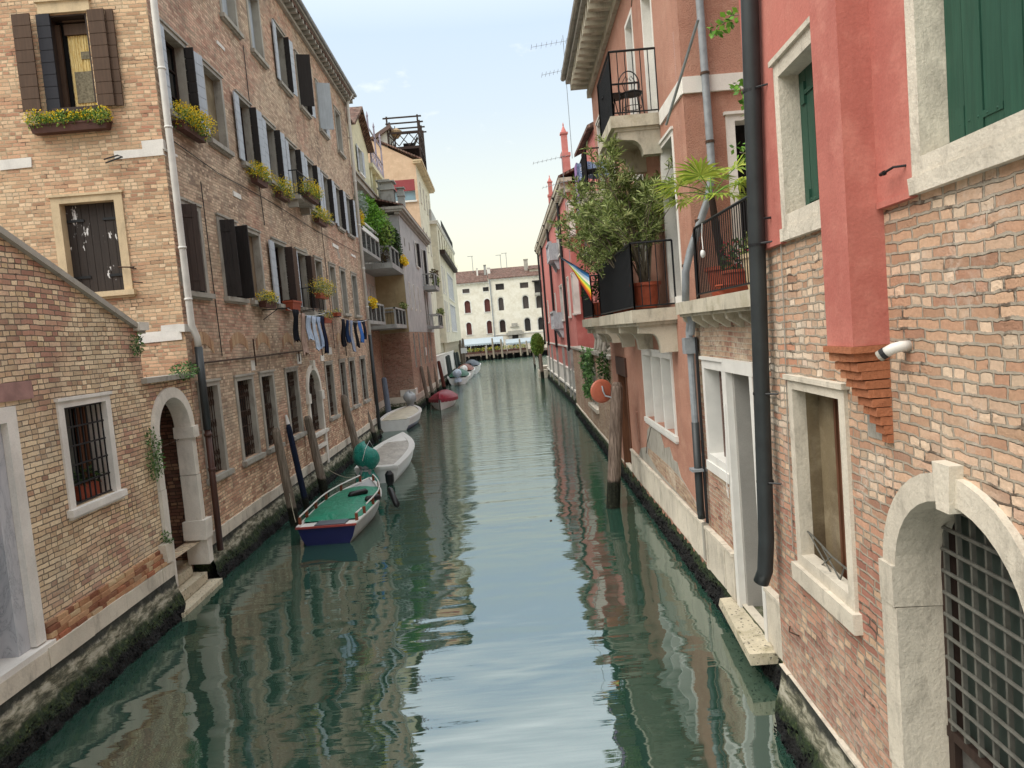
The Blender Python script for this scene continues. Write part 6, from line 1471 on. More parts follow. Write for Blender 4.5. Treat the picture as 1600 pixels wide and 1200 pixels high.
# zinc and black pipes
mb = MB(); yy = 10.98
mb.tube([(3.36, yy, 11.6), (3.42, yy, 9.07), (3.44, yy, 6.9), (3.44, yy, 6.55), (3.35, yy, 6.15), (3.02, yy-.05, 5.4), (2.93, yy-.05, 5.1), (2.90, yy-.05, 4.66)], .058, 12); zp = mb.build('drainpipe', M['pipe_zinc'], OH, smooth=True)
for (x, z) in ((3.4, 9.6), (3.43, 8.0), (3.44, 7.0), (3.2, 5.85), (2.96, 5.2)):
    mb = MB(); mb.tube([(x, yy, z-.02), (x, yy, z+.02)], .068, 10); mb.build('clip', M['iron_rust'], zp)
mb = MB(); F_ = FW2; mb.tube([F_.P(11.15, 4.44, .12), F_.P(11.3, 4.2, .12), F_.P(11.3, 2.75, .12)], .055, 10); mb.tube([F_.P(11.05, 4.44, .1), F_.P(11.15, 4.15, .12)], .05, 10); mb.fb(F_, 11.2, 11.4, 3.85, 4.1, .03, .22); mb.build('drainpipe', M['pipe_zinc'], OH)
mb = MB(); mb.tube([F_.P(11.3, 2.76, .12), F_.P(11.34, 1.35, .12), F_.P(11.38, 1.2, .1)], .062, 12); bp_ = mb.build('drainpipe', M['pipe_dark'], OH, smooth=True)
mb = MB(); mb.fb(F_, 11.2, 11.42, 1.98, 2.02, .0, .24); mb.build('clip', M['pipe_zinc'], bp_)
mb = MB(); mb.tube([F_.P(11.15, 4.1, .05), F_.P(11.2, 1.15, .05)], .014, 5); mb.tube([F_.P(11.18, 4.1, .06), F_.P(11.24, 1.15, .06)], .01, 5); mb.build('cable', M['iron'], OH)
# balconies
def stone_balcony(par, F, u0, u1, z, dep, th=.22, rail=1.15, brk=.36, screen=True, rsides=True, zb=None):
    mb = MB(); mb.fb(F, u0, u1, z-th, z, 0, dep); mb.fb(F, u0+.06, u1-.06, z-th-.06, z-th, 0, dep-.07); b = mb.build('balcony', M['stone_balcony'], par)
    for u in (u0+.12, (u0+u1)/2-.11, u1-.34) if u1-u0 > 2.5 else (u0+.08, u1-.3):
        zt = z-th-.06; q = [(0, zt), (dep-.12, zt), (dep-.12, zt-.13), (dep-.32, zt-.15)]
        for k in range(6): t = k/5*math.pi/2; q.append((dep-.34-(dep-.6)*math.sin(t)*.75, zt-.15-(brk-.15)*(1-math.cos(t))))
        q.append((.0, zt-brk)); mb = MB(); mb.prism([F.P(u, zz, o) for (o, zz) in q], F.d*.22); mb.build('console', M['stone_balcony'], b)
    railing(F, [(u0+.05, .02), (u0+.05, dep-.06), (u1-.05, dep-.06), (u1-.05, .02)], z, z+rail, M['iron'], b, dv=.135, r=.009, top=.02)
    if screen:
        mb = MB(); mb.fb(F, u0+.1, u1-.1, z+.08, z+rail-.05, dep-.085, dep-.075); mb.build('screen', flat_mat('mesh_screen', '#2c3033', rough=.7, var=.2, sc=20) if 'mesh_screen' not in MATS else MATS['mesh_screen'], b)
    return b
stone_balcony(OH, FW2, 12.5, 17.6, 4.62, .80, screen=True, brk=.5)
stone_balcony(OH, FW2, 12.78, 14.6, 8.0, .88, th=.2, rail=1.1, brk=.42)
stone_balcony(OH, FW2, 18.9, 21.6, 4.62, .85, rail=1.1, brk=.42)
stone_balcony(OH, FW2, 18.2, 21.8, 7.75, .80, rail=1.05, brk=.4, screen=False)
mb = MB(); mb.tube([FW2.P(8.8, 7.92, .35), FW2.P(10.2, 7.1, .5)], .02, 6)
o = mb.build('clothes_pole', M['pipe_zinc'], None); tag(o, 'pale diagonal rod sticking out above the palm terrace', 'pole')
mb = MB(); mb.tube([FW2.P(13.2, 11.2, .05), FW2.P(13.0, 10.2, .3), FW2.P(13.0, 9.9, .34)], .012, 5); mb.build('awning_rod', M['iron_rust'], OH)

# ---------- furniture and plants on the orange house ----------
def bistro_chair(name, label, x, y, z, rz=0, group=None):
    t = thing(name, label, 'chair', (0, 0, 0), group)
    mb = MB(); mb.lathe((0, 0, .44), [(.18, 0), (.2, .012), (.2, .03), (.17, .04)], 20); mb.build('seat', M['iron'], t)
    mb = MB()
    for (a, b) in ((-.13, -.13), (.13, -.13), (-.13, .13), (.13, .13)): mb.tube([(a, b, .44), (a*1.35, b*1.35, 0)], .011, 6)
    mb.tube([(.17*math.cos(k*.63), .17*math.sin(k*.63), .22) for k in range(11)], .007, 5, cap=False); mb.build('leg', M['iron'], t)
    mb = MB(); mb.tube([(.19*math.cos(a), .18, .66+.26*math.sin(a)) for a in [-.9+k*.247 for k in range(21)]], .011, 6)
    mb.tube([(-.17, .15, .45), (-.14, .18, .5)], .011, 6); mb.tube([(.17, .15, .45), (.14, .18, .5)], .011, 6)
    for s in (-1, 1):
        mb.tube([(s*.0, .18, .47), (s*.09, .18, .6), (s*.12, .18, .72), (s*.05, .18, .83), (s*.01, .18, .78), (s*.05, .18, .75)], .007, 5)
    mb.build('backrest', M['iron'], t)
    t.location = (x, y, z); t.rotation_euler = (0, 0, rz); return t
def bistro_table(label, x, y, z, r=.28):
    t = thing('bistro_table', label, 'table', (0, 0, 0)); mb = MB(); mb.lathe((0, 0, .68), [(r, 0), (r, .02)], 20); mb.build('table_top', M['iron'], t)
    mb = MB()
    for k in range(3): a = k*2.1; mb.tube([(0, 0, .66), (.05*math.cos(a), .05*math.sin(a), .4), (.22*math.cos(a), .22*math.sin(a), 0)], .01, 5)
    mb.build('leg', M['iron'], t); t.location = (x, y, z); return t
q = FW2.P(13.15, 8.0, .42); bistro_chair('wrought_chair', 'black wrought chair with a curled hoop back on the upper balcony', q.x, q.y, 8.0, R(0))
q = FW2.P(14.0, 8.0, .6); bistro_table('round black table behind the hoop-back chair on the upper balcony', q.x, q.y, 8.0, .24)
q = FW2.P(19.2, 7.75, .45); tb = bistro_table('round black table with a blue cloth on the far upper balcony', q.x, q.y, 7.75, .32)
mb = MB(); q = FW2.P(19.0, 0, .3)
V = [];
for j in range(2):
    for k in range(15):
        for i in range(6): V.append(Vector((q.x-.55+k*.06, q.y-.0+.02*math.sin(k*1.3)*(i+1)*.4+.012*j+.5, 8.75-i*.09-.02*math.sin(k*.9))))
fs = []
for j in range(2):
    for k in range(14):
        for i in range(5): a = j*90+k*6+i; fs.append((a, a+1, a+7, a+6))
mb.add(V, fs)
def cloth_pat():
    b = NB('cloth_pattern'); P = b.pos(); v = b.n('ShaderNodeTexVoronoi'); b.l(P, v.inputs[0]); v.inputs['Scale'].default_value = 14
    return b.fin(b.ramp(v.outputs['Distance'], [(.25, hexc('#c7cedd')), (.4, hexc('#5b6f9e')), (.6, hexc('#8fa0c4'))]), .9, .1)
tag(mb.build('tablecloth', cloth_pat(), None), 'blue patterned cloth hung by the round table on the far upper balcony', 'cloth')
q = FW2.P(20.6, 7.75, .45); bistro_chair('balcony_chair', 'dark round-seated chair below the blue cloth on the far upper balcony', q.x-.1, q.y-.9, 7.75, R(20))
mb = MB(); mb.fb(FW2, 19.9, 20.5, 7.5, 8.85, .80, .84); tag(mb.build('towel', flat_mat('lilac', '#a383b8', rough=.9), None), 'lilac towel over the railing of the far upper balcony', 'towel')
def pot(t, c, r0, r1, h, mat='terracotta', name='pot'):
    mb = MB(); mb.lathe(c, [(r0, 0), (r0+(r1-r0)*.6, h*.6), (r1*.93, h*.86), (r1*.93, h*.87), (r1*1.04, h*.88), (r1*1.04, h), (r1*.9, h), (r1*.86, h-.05)], 24); o = mb.build(name, M[mat], t, smooth=False)
    mb = MB(); mb.lathe(Vector(c)+Vector((0, 0, h-.06)), [(r1*.88, 0), (r1*.5, .012)], 16); mb.build('soil', M['soil'], t); return o
def oleander(label, base, pr, ph, H, spread, n_st, lf, mat='leaf_olive', seed=1, lean=(0, 0), L=.13):
    t = thing('potted_oleander', label, 'potted shrub', base); rn = random.Random(seed); b = Vector(base); pot(t, b, pr*.68, pr, ph)
    ms = MB(); ml = MB(); top = b+Vector((0, 0, ph-.04))
    def whorl(p, d, k):
        for _ in range(k):
            v = (d*rn.uniform(.2, 1.1)+Vector((rn.uniform(-1, 1), rn.uniform(-1, 1), rn.uniform(-.5, .9)))).normalized(); s = v.cross(Vector((rn.uniform(-1, 1), rn.uniform(-1, 1), rn.uniform(-1, 1)))).normalized()*.010*rn.uniform(.8, 1.4); l = L*rn.uniform(.6, 1.2); q_ = p-d*rn.uniform(0, .25)
            ml.add([q_, q_+v*l*.5+s, q_+v*l-Vector((0, 0, .01)), q_+v*l*.5-s], [(0, 1, 2, 3)])
    for i in range(n_st):
        a = rn.uniform(0, 6.28); sp = rn.uniform(.15, 1)*spread; h = H*rn.uniform(.55, 1)*(1-.25*sp/spread)
        p0 = top+Vector((rn.uniform(-.1, .1), rn.uniform(-.1, .1), 0)); e = top+Vector((math.cos(a)*sp+lean[0]*h, math.sin(a)*sp*1.1+lean[1]*h, h)); m_ = p0.lerp(e, .5)+Vector((-math.cos(a)*sp*.15, -math.sin(a)*sp*.15, h*.1))
        ms.tube([p0, m_, e], [.014, .010, .005], 5, cap=False)
        for k in range(5):
            f = rn.uniform(.4, 1); q_ = p0.lerp(m_, f*2) if f < .5 else m_.lerp(e, (f-.5)*2); d = Vector((rn.uniform(-1, 1), rn.uniform(-1, 1), rn.uniform(.1, 1))).normalized(); r2 = q_+d*rn.uniform(.15, .4)
            ms.tube([q_, r2], [.006, .003], 4, cap=False); whorl(r2, d, lf)
            whorl(q_, d, lf//3)
        whorl(e, (e-m_).normalized(), lf)
    ms.build('stem', M['stem'], t); ml.build('foliage', M[mat], t); return t
M['stem'] = flat_mat('stem', '#6a6152', rough=.85, var=.3)
q = FW2.P(12.98, 4.62, .45); oleander('big oleander in a wide terracotta pot at the near end of the main balcony', (q.x, q.y, 4.64), .27, .46, 2.75, 1.05, 34, 32, seed=3, lean=(-.10, .05), L=.15)
q = FW2.P(14.6, 4.62, .45); oleander('second oleander farther along the main balcony, spreading over the water', (q.x, q.y, 4.64), .26, .45, 2.5, 1.1, 32, 32, seed=5, lean=(-.30, .1))
q = FW2.P(16.5, 4.62, .42); oleander('farthest oleander on the main balcony behind the mesh screen', (q.x, q.y, 4.64), .24, .4, 2.2, 1.15, 24, 28, seed=8, lean=(-.30, .1))
# third balcony shrub
q = FW2.P(19.6, 4.62, .45); t = thing('planter_shrub', 'leafy shrub in a square terracotta trough on the small far balcony', 'potted shrub', (q.x, q.y, 4.63)); mb = MB()
mb.hexa([FW2.P(19.2, 4.63, .2), FW2.P(20.1, 4.63, .2), FW2.P(20.1, 4.63, .68), FW2.P(19.2, 4.63, .68), FW2.P(19.15, 5.02, .14), FW2.P(20.15, 5.02, .14), FW2.P(20.15, 5.02, .74), FW2.P(19.15, 5.02, .74)]); mb.build('trough', M['terracotta'], t)
mb = MB(); rn = random.Random(4)
for k in range(14): leaves(mb, FW2.P(19.65+rn.uniform(-.35, .45), 5.2+k*.11, .45+rn.uniform(-.2, .25)), (.28, .35, .22), 120, .09, .055, 0, rn, .1)
mb.build('foliage', M['leaf_dark'], t)
# rainbow flag
t = thing('flag', 'rainbow striped peace flag drooping from a black pole on the far balcony', 'flag', FW2.P(18.9, 5.5, .95)); A = FW2.P(18.6, 5.75, .85); Bp = FW2.P(19.6, 6.35, 1.5)
mb = MB(); mb.tube([A, Bp], .014, 6); mb.build('pole', M['iron'], t)
FC = ['#3b7fc4', '#a9c9e8', '#e8e6d8', '#7fb05a', '#e3cf3a', '#e58f2a', '#d2492f']; fm_ = [flat_mat('flag%d' % i, c, rough=.8, var=.1) for i, c in enumerate(FC)]
mb = MB(); nu, nv = 14, 14; G_ = []
for i in range(nu+1):
    s = i/nu
    for k in range(nv+1):
        v = k/nv; p_ = Bp.lerp(A, s*1.0); d = Vector((0, 0, -1)); wdt = (.28+.42*s); G_.append(p_+Vector((0.16*v*(1-s), .05*math.sin(s*9+v*3), -wdt*v*(.55+.45*s)))+FW2.d*(.06*math.sin(v*6)))
for i in range(nu):
    for k in range(nv): a = i*(nv+1)+k; mb.add([G_[a], G_[a+1], G_[a+nv+2], G_[a+nv+1]], [(0, 1, 2, 3)], min(6, int(k/nv*7)))
mb.build('cloth', fm_, t, smooth=True)
# palm terrace
def palm(label, base, H, nl, R_, seed=1):
    t = thing('fan_palm', label, 'potted palm', base); rn = random.Random(seed); b = Vector(base); pot(t, b, .17, .25, .42)
    c = b+Vector((-.12, -.05, H)); mb = MB(); mb.tube([b+Vector((0, 0, .38)), b+Vector((-.06, 0, H*.6)), c], [.06, .055, .045], 8); mb.build('trunk', M['wood_dark'], t)
    ml = MB(); mst = MB()
    for i in range(nl):
        a = 6.283*i/nl+rn.uniform(-.3, .3); el = rn.uniform(-.25, .9); st = rn.uniform(.35, .55); d = Vector((math.cos(a)*math.cos(el), math.sin(a)*math.cos(el), math.sin(el)))
        e = c+d*st; mst.tube([c, c+d*st*.5+Vector((0, 0, .03)), e], .007, 4, cap=False)
        up = Vector((0, 0, 1)); s = d.cross(up).normalized(); nrm = s.cross(d).normalized(); m_ = 26
        for k in range(m_):
            g = (k/(m_-1)-.5)*3.9; dd = (d*math.cos(g)+s*math.sin(g)+nrm*rn.uniform(-.12, .12)); l = R_*rn.uniform(.8, 1)*(1-.25*abs(g)/2); w_ = .019
            sd2 = dd.cross(nrm).normalized()*w_; tip = e+dd*l-Vector((0, 0, .08*l/R_)); md = e+dd*l*.55
            ml.add([e, md+sd2, tip, md-sd2], [(0, 1, 2, 3)])
    mst.build('stalk', M['leaf_bright'], t); ml.build('fronds', M['leaf_palm'], t); return t
q = FW2.P(10.15, 4.66, -.15); palm('fan palm with bright yellow-green fronds on the brick wing terrace', (q.x, q.y, 4.66), 1.40, 13, .52, 3)
def pots(label, u, o, r, h, mat, leaf=None, n=0, s=.2, fl=None, name='flower_pot'):
    q = FW2.P(u, 4.66, o); t = thing(name, label, 'plant pot', (q.x, q.y, 4.66), None); pot(t, q, r*.7, r, h, mat)
    if leaf: mb = MB(); leaves(mb, q+Vector((0, 0, h+s*.7)), (s, s, s), n, .07, .035, 0, random, .1); mb.build('foliage', M[leaf], t)
    if fl: mb = MB(); leaves(mb, q+Vector((0, 0, h+s)), (s*.9, s*.9, s*.8), 60, .035, .035, 0, random, .3); mb.build('flowers', M[fl], t)
pots('wide terracotta pot of red flowers behind the terrace railing', 9.2, -.05, .2, .3, 'terracotta', 'leaf_dark', 260, .22, 'flower_red')
pots('whitish ceramic pot close to the dark drainpipe on the terrace', 8.35, -.05, .2, .42, 'stone_cream', 'leaf_olive', 160, .2)
pots('shallow terracotta saucer pot on the terrace edge', 8.95, .1, .2, .12, 'terracotta')
t = thing('watering_bottle', 'white plastic bottle hooked on the terrace railing', 'bottle', FW2.P(9.45, 5.2, .3)); mb = MB(); mb.ball(FW2.P(9.45, 5.22, .31), .035, .035, .05, 9, jit=.15); mb.build('body', M['plastic_white'], t, smooth=True); mb = MB(); mb.tube([FW2.P(9.5, 5.62, .28), FW2.P(9.52, 5.45, .29), FW2.P(9.46, 5.28, .3)], .006, 5); mb.build('hook', M['plastic_white'], t)
t = thing('vine', 'leafy vine creeping in beside the dark drainpipe above the terrace', 'climbing plant', FW2.P(8.3, 6.5, 0)); mb = MB(); ml = MB(); rn = random.Random(9)
for (a, b) in (((7.7, 7.5), (8.9, 7.75)), ((7.6, 6.2), (8.1, 6.9)), ((7.6, 5.8), (8.2, 6.2))):
    A, B_ = FW2.P(a[0], a[1], .1), FW2.P(b[0], b[1], .15); mb.tube([A, A.lerp(B_, .5)+Vector((0, 0, .1)), B_], .006, 4)
    for k in range(16): leaves(ml, A.lerp(B_, rn.random())+Vector((0, 0, .05)), (.07, .07, .07), 4, .08, .055, .3, rn, 0)
mb.build('stem', M['stem'], t); ml.build('foliage', M['leaf_bright'], t)
# weathered pole's mirror
t = thing('traffic_mirror', 'round orange-backed canal mirror seen from behind next to the massive oak pole', 'mirror', (2.62, 17.3, 2.4)); c = at_y(940, 611, 17.4); ax = Vector((.25, -1, .05)).normalized()
mb = MB(); mb.lathe(c, [(.28, -.02), (.29, .0), (.26, .03), (.2, .05), (.1, .065), (.02, .07)], 28, axis=ax); mb.build('disc', flat_mat('orange_back', '#b5654e', rough=.45, var=.15), t)
mb = MB()
for r_ in (.12, .19, .24): mb.tube([c+ax*(.072-.12*r_**1.2)+Vector((math.cos(k*.42)*r_, 0, math.sin(k*.42)*r_)) for k in range(16)], .004, 4, cap=False)
mb.build('ridge', M['orange_back'] if 'orange_back' in M else MATS['orange_back'], t)
mb = MB(); mb.tube([c+ax*.06+Vector((0, 0, .12)), c+ax*.12+Vector((-.01, 0, .0)), c+ax*.14+Vector((.03, 0, -.12)), Vector((2.75, 17.2, c.z-.2))], .02, 8); mb.build('bracket', M['pipe_zinc'], t)
# antennas behind the orange house
for (lab, x, y, z) in (('tall thin antenna with two booms behind the orange house eaves', 3.35, 27, 12.6), ('lower antenna mast between the far balcony and the tall red chimney', 3.3, 30, 9.2)):
    t = thing('tv_antenna', lab, 'antenna', (x, y, z-2)); mb = MB(); mb.tube([(x, y, z-2), (x, y, z+2.4)], .012, 5); mb.build('mast', M['pipe_zinc'], t); mb = MB()
    for (dz_, l) in ((2.2, 1.2), (1.2, .9)):
        mb.tube([(x-l, y-.3, z+dz_-.25), (x+.3, y+.1, z+dz_+.05)], .007, 4)
        for k in range(8): p_ = Vector((x-l, y-.3, z+dz_-.25)).lerp(Vector((x+.3, y+.1, z+dz_+.05)), k/8); mb.tube([p_+Vector((0, -.25, 0)), p_+Vector((0, .25, 0))], .008, 3)
    mb.build('boom', M['pipe_zinc'], t)

for (pts) in (((6.62, 5.0), (6.66, 4.2), (6.74, 3.0), (6.78, 2.1)),):
    mb = MB(); mb.tube([FR.P(u, z, .02) for (u, z) in pts], .006, 5); mb.build('cable', M['stone_grey'], RH)
# ---------- brick garden wall with the lions ----------
GW = thing('brick_garden_wall', 'low grey-brown brick garden wall with ivy gap between the orange and pink houses', 'wall', (3.8, 29, 0))
g0, _ = FW2.px(931, 580); g1, _ = FW2.px(919, 580)
hole = rect(min(g0, g1), max(g0, g1), 1.25, 3.1)
wall(FW2, rect(22.0, 37.9, .42, 3.36), [hole], M['brick_wall2'] if 'brick_wall2' in M else M['brick_wing'], GW, th=.35)
mb = MB(); u = 22.0
while u < 37.8: n = min(37.85, u+1.6); mb.rough(FW2, u, n-.01, 3.36, 3.46, -.4, .08, .008); u = n
mb.build('coping', M['stone_grey'], GW)
mb = MB(); a, b = hole[0][0], hole[1][0]
for k in range(4): mb.lathe(FW2.P(a+(b-a)*(k+.5)/4, 1.3, -.15), [(.09, 0), (.06, .2), (.11, .6), (.06, 1.2), (.09, 1.6), (.09, 1.75)], 10)
mb.build('baluster', M['stone_grey'], GW); mb = MB(); mb.fb(FW2, a-.1, b+.1, 1.13, 1.27, -.3, .1); mb.build('sill', M['stone_old'], GW)
footing(FW2, 22.0, 37.9, GW, .46, .40, seed=31, splay=.3)
t = thing('ivy', 'ivy trailing down through the gap in the brick garden wall', 'climbing plant', FW2.P((a+b)/2, 1.3, .1)); mb = MB(); rn = random.Random(6)
for k in range(16): leaves(mb, FW2.P(a+(b-a)*rn.uniform(0, 1.1), 3.3-rn.random()**1.5*2.0, .12), (.12, .5, .3), 60, .16, .1, .4, rn, 0)
mb.build('foliage', M['ivy'], t)
q = FW2.P(23.0, 2.9, .1); t = thing('ivy', 'small dark bush at the wall top against the orange house', 'climbing plant', q); mb = MB(); leaves(mb, q+Vector((0, 0, .2)), (.2, .5, .5), 300, .14, .07, .3, rn, .1); mb.build('foliage', M['leaf_dark'], t)
def lion(label, x, y, z, rz):
    t = thing('lion_statue', label, 'statue', (0, 0, 0), None); me = bpy.data.meshes.new('lion'); 
    V = [(0, .18, .12), (0, .1, .3), (0, 0, .5), (0, -.08, .64), (0, -.16, .74), (0, -.28, .72), (.09, -.1, .42), (.1, -.16, .2), (.1, -.2, .02), (-.09, -.1, .42), (-.1, -.16, .2), (-.1, -.2, .02), (.12, .16, .14), (.14, 0, .06), (.14, -.1, .03), (-.12, .16, .14), (-.14, 0, .06), (-.14, -.1, .03), (0, .3, .05), (.07, -.1, .82), (-.07, -.1, .82)]
    E_ = [(0, 1), (1, 2), (2, 3), (3, 4), (4, 5), (2, 6), (6, 7), (7, 8), (2, 9), (9, 10), (10, 11), (0, 12), (12, 13), (13, 14), (0, 15), (15, 16), (16, 17), (0, 18), (4, 19), (4, 20)]
    rad = [.15, .16, .15, .16, .13, .06, .07, .05, .055, .07, .05, .055, .1, .06, .05, .1, .06, .05, .03, .03, .03]
    me.from_pydata(V, E_, []); o = bpy.data.objects.new('body', me); COL.objects.link(o); o.parent = t; me.materials.append(M['stone_grey'])
    m = o.modifiers.new('skin', 'SKIN'); 
    if not me.skin_vertices: 
        bpy.context.view_layer.objects.active = o
    for i, sv in enumerate(me.skin_vertices[0].data if me.skin_vertices else []): sv.radius = (rad[i], rad[i]); sv.use_root = (i == 0)
    o.modifiers.new('sub', 'SUBSURF').levels = 1; o.modifiers['sub'].render_levels = 2
    mb = MB(); mb.box(-.2, .2, -.3, .35, -.06, .02); mb.build('base', M['stone_grey'], t)
    t.location = (x, y, z); t.rotation_euler = (0, 0, rz); return t
q = at_y(915, 543, 25.2); lion('seated stone lion on the garden wall, the one nearer the pink house', FW2.P(25.6, 0, -.1).x, 25.6, 3.52, R(-70))
lion('seated stone lion on the garden wall, the one nearer the orange house', FW2.P(23.9, 0, -.1).x, 23.9, 3.52, R(-70))

# ---------- pink house ----------
PK = thing('pink_house', 'long pink house with grey stone balconies and dark drainpipes on the right bank', 'house', (6, 50, 0))
F8 = Fac((4.28, 38.2), (.0143, 1), (-1, .0143)); S8 = Fac((0, 38.2), (1, 0), (0, -1)); U8 = 31
def u8(x, y): return F8.px(x, y)[0]
hp = []
for (x, y, w_, z0, z1, nb_) in ((877, 455, 2.2, 5.0, 7.2, 1), (868, 465, .8, 5.1, 7.0, 0), (864, 468, .8, 5.1, 7.0, 0), (888, 445, 1.0, 5.1, 7.3, 0), (894, 430, 1.0, 5.2, 7.3, 0), (871, 355, 2.4, 9.0, 10.9, 1), (888, 330, 1.0, 9.2, 10.9, 0), (858, 375, 1.0, 9.3, 11.0, 0), (856, 470, .9, 5.1, 6.9, 0)):
    u = u8(x, y)
    if any(not (u+w_/2 < q[0][0]-.1 or u-w_/2 > q[1][0]+.1) and not (z1 < q[0][1] or z0 > q[2][1]) for q in hp): continue
    hp.append(win(PK, F8, u-w_/2, u+w_/2, z0, z1, fr=.12, dep=.25, fm='stone_white', pane='glass', sill=.06, bars=(2 if nb_ else 1, 1), pm='white_paint'))
wall(F8, rect(0, U8, 3.3, 11.45), hp, M['plaster_pink'], PK, name='canal_wall')
wall(F8, rect(0, U8, .9, 3.3), [], M['plaster_pink'], PK, name='ground_floor_wall', o=-.06)
mb = MB(); mb.fb(F8, 0, U8, 3.26, 3.36, -.1, .06)
mb.build('string_course', M['stone_white'], PK)
wall(S8, rect(4.284, 12, .9, 11.9), [], M['plaster_pink'], PK, name='side_wall')
mb = MB(); mb.fb(F8, -.3, U8+.2, 11.45, 11.65, -.2, .1); mb.fb(F8, -.45, U8+.3, 11.95, 12.15, -.3, .38); mb.build('eaves', M['stone_balcony'], PK)
for k in range(60): u = -.2+k*.52; mb = MB(); mb.fb(F8, u, u+.2, 11.65, 11.95, -.1, .32); mb.build('modillion', M['stone_balcony'], PK)
mb = MB(); mb.prism([F8.P(-.4, 12.16, .38), F8.P(U8, 12.16, .38), F8.P(U8, 13.6, -3.2), F8.P(-.4, 13.6, -3.2)], (0, 0, .12)); mb.prism([F8.P(-.4, 13.6, -3.2), F8.P(U8, 13.6, -3.2), F8.P(U8, 12.1, -7.5), F8.P(-.4, 12.1, -7.5)], (0, 0, .12)); mb.build('roof', M['roof_tile'], PK)
mb = MB(); mb.fb(F8, U8-.3, U8, .9, 11.9, -7.5, -.3); mb.fb(F8, 0, U8, .9, 11.9, -7.8, -7.5); mb.build('rear_wall', M['plaster_pink'], PK)
for (x, y) in ((884, 430), (865, 445), (853, 450), (847, 450)):
    u = u8(x, y); mb = MB(); mb.tube([F8.P(u, 12.0, .4), F8.P(u, 11.6, .14), F8.P(u, 3.1, .14)], .09, 8); mb.build('drainpipe', M['iron'], PK)
def pk_balc(u0, u1, z, dep=.6, lat=True):
    mb = MB(); mb.fb(F8, u0, u1, z-.2, z, 0, dep); mb.prism([F8.P(u0+.1, z-.2, 0), F8.P(u0+.1, z-.2, dep-.15), F8.P(u0+.1, z-.35, dep-.3), F8.P(u0+.1, z-.8, .1), F8.P(u0+.1, z-.8, 0)], F8.d*.25); mb.prism([F8.P(u1-.35, z-.2, 0), F8.P(u1-.35, z-.2, dep-.15), F8.P(u1-.35, z-.35, dep-.3), F8.P(u1-.35, z-.8, .1), F8.P(u1-.35, z-.8, 0)], F8.d*.25)
    mb.fb(F8, u0, u1, z+.85, z+.97, dep-.2, dep+.02); mb.fb(F8, u0, u0+.14, z, z+.85, 0, dep); mb.fb(F8, u1-.14, u1, z, z+.85, 0, dep)
    n = int((u1-u0)/.22)
    for k in range(n): mb.lathe(F8.P(u0+.2+(u1-u0-.4)*k/(n-1), z, dep-.1), [(.05, 0), (.035, .15), (.07, .4), (.035, .7), (.05, .85)], 8)
    mb.build('balcony', M['marble'], PK)
ub = u8(877, 500); pk_balc(ub-1.5, ub+1.7, 4.65); ub = u8(870, 390); pk_balc(ub-1.3, ub+1.5, 9.0)
for (u, zt) in ((u8(897, 560), 3.2), (u8(884, 560), 3.2), (u8(874, 560), 3.2), (u8(866, 560), 3.2), (u8(861, 560), 3.2), (u8(892, 560), 3.3)):
    mb = MB(); mb.fb(F8, u-.09, u+.09, .3, zt, .05, .2); mb.build('pillar', M['concrete'], PK)
mb = MB(); n = 40
for k in range(n): u = .1+(U8-.3)*k/n; mb.fb(F8, u, u+.7, .92, 1.9, .02, .06)
mb.fb(F8, 0, U8, 1.9, 1.98, -.05, .1); mb.fb(F8, 0, U8, .8, .92, -.1, .16); mb.build('dado', M['stone_white'], PK)
footing(F8, 0, U8, PK, .8, .78, seed=33)
mb = MB(); q1, q2, q3 = S8.px(909, 395), S8.px(921, 395), S8.px(914, 412); mb.prism([S8.P(q1[0], q1[1], .004), S8.P(q2[0], q2[1], .004), S8.P(q2[0]-.05, q2[1]-.4, .004), S8.P(q3[0], q3[1], .004)], (0, -.012, 0)); mb.prism([S8.P(q1[0]+.12, q1[1]+.001, .004), S8.P(q1[0]+.2, q1[1]+.6, .004), S8.P(q2[0]-.12, q2[1]+.6, .004), S8.P(q2[0]-.05, q2[1]+.001, .004)], (0, -.012, 0)); mb.build('grey_patch', M['concrete'], PK)
# taller wing behind
mb = MB(); mb.box(5.2, 11, 33.5, 38.15, .9, 13.3); wg_ = mb.build('rear_wing', M['plaster_pink'], PK)
mb = MB(); mb.prism([(4.9, 33.2, 13.3), (4.9, 38.6, 13.3), (8, 38.6, 14.6), (8, 33.2, 14.6)], (0, 0, .15)); mb.build('roof', M['roof_tile'], wg_)
def tall_chimney(par, x, y, z0, z1, w_):
    mb = MB(); h = z1-z0; mb.box(x-w_/2, x+w_/2, y-w_/2, y+w_/2, z0, z0+h*.6); mb.box(x-w_*.62, x+w_*.62, y-w_*.62, y+w_*.62, z0+h*.6, z0+h*.64)
    mb.box(x-w_*.38, x+w_*.38, y-w_*.38, y+w_*.38, z0+h*.64, z0+h*.88); mb.box(x-w_*.5, x+w_*.5, y-w_*.5, y+w_*.5, z0+h*.86, z0+h*.88)
    mb.lathe((x, y, z0+h*.88), [(w_*.42, 0), (w_*.2, h*.05), (w_*.07, h*.08), (w_*.1, h*.095), (.01, h*.12)], 10); mb.build('chimney', M['plaster_pink'], par)
tall_chimney(PK, 5.75, 50, 12.6, 18.3, .52); tall_chimney(PK, 5.45, 60, 12.6, 17.0, .42)
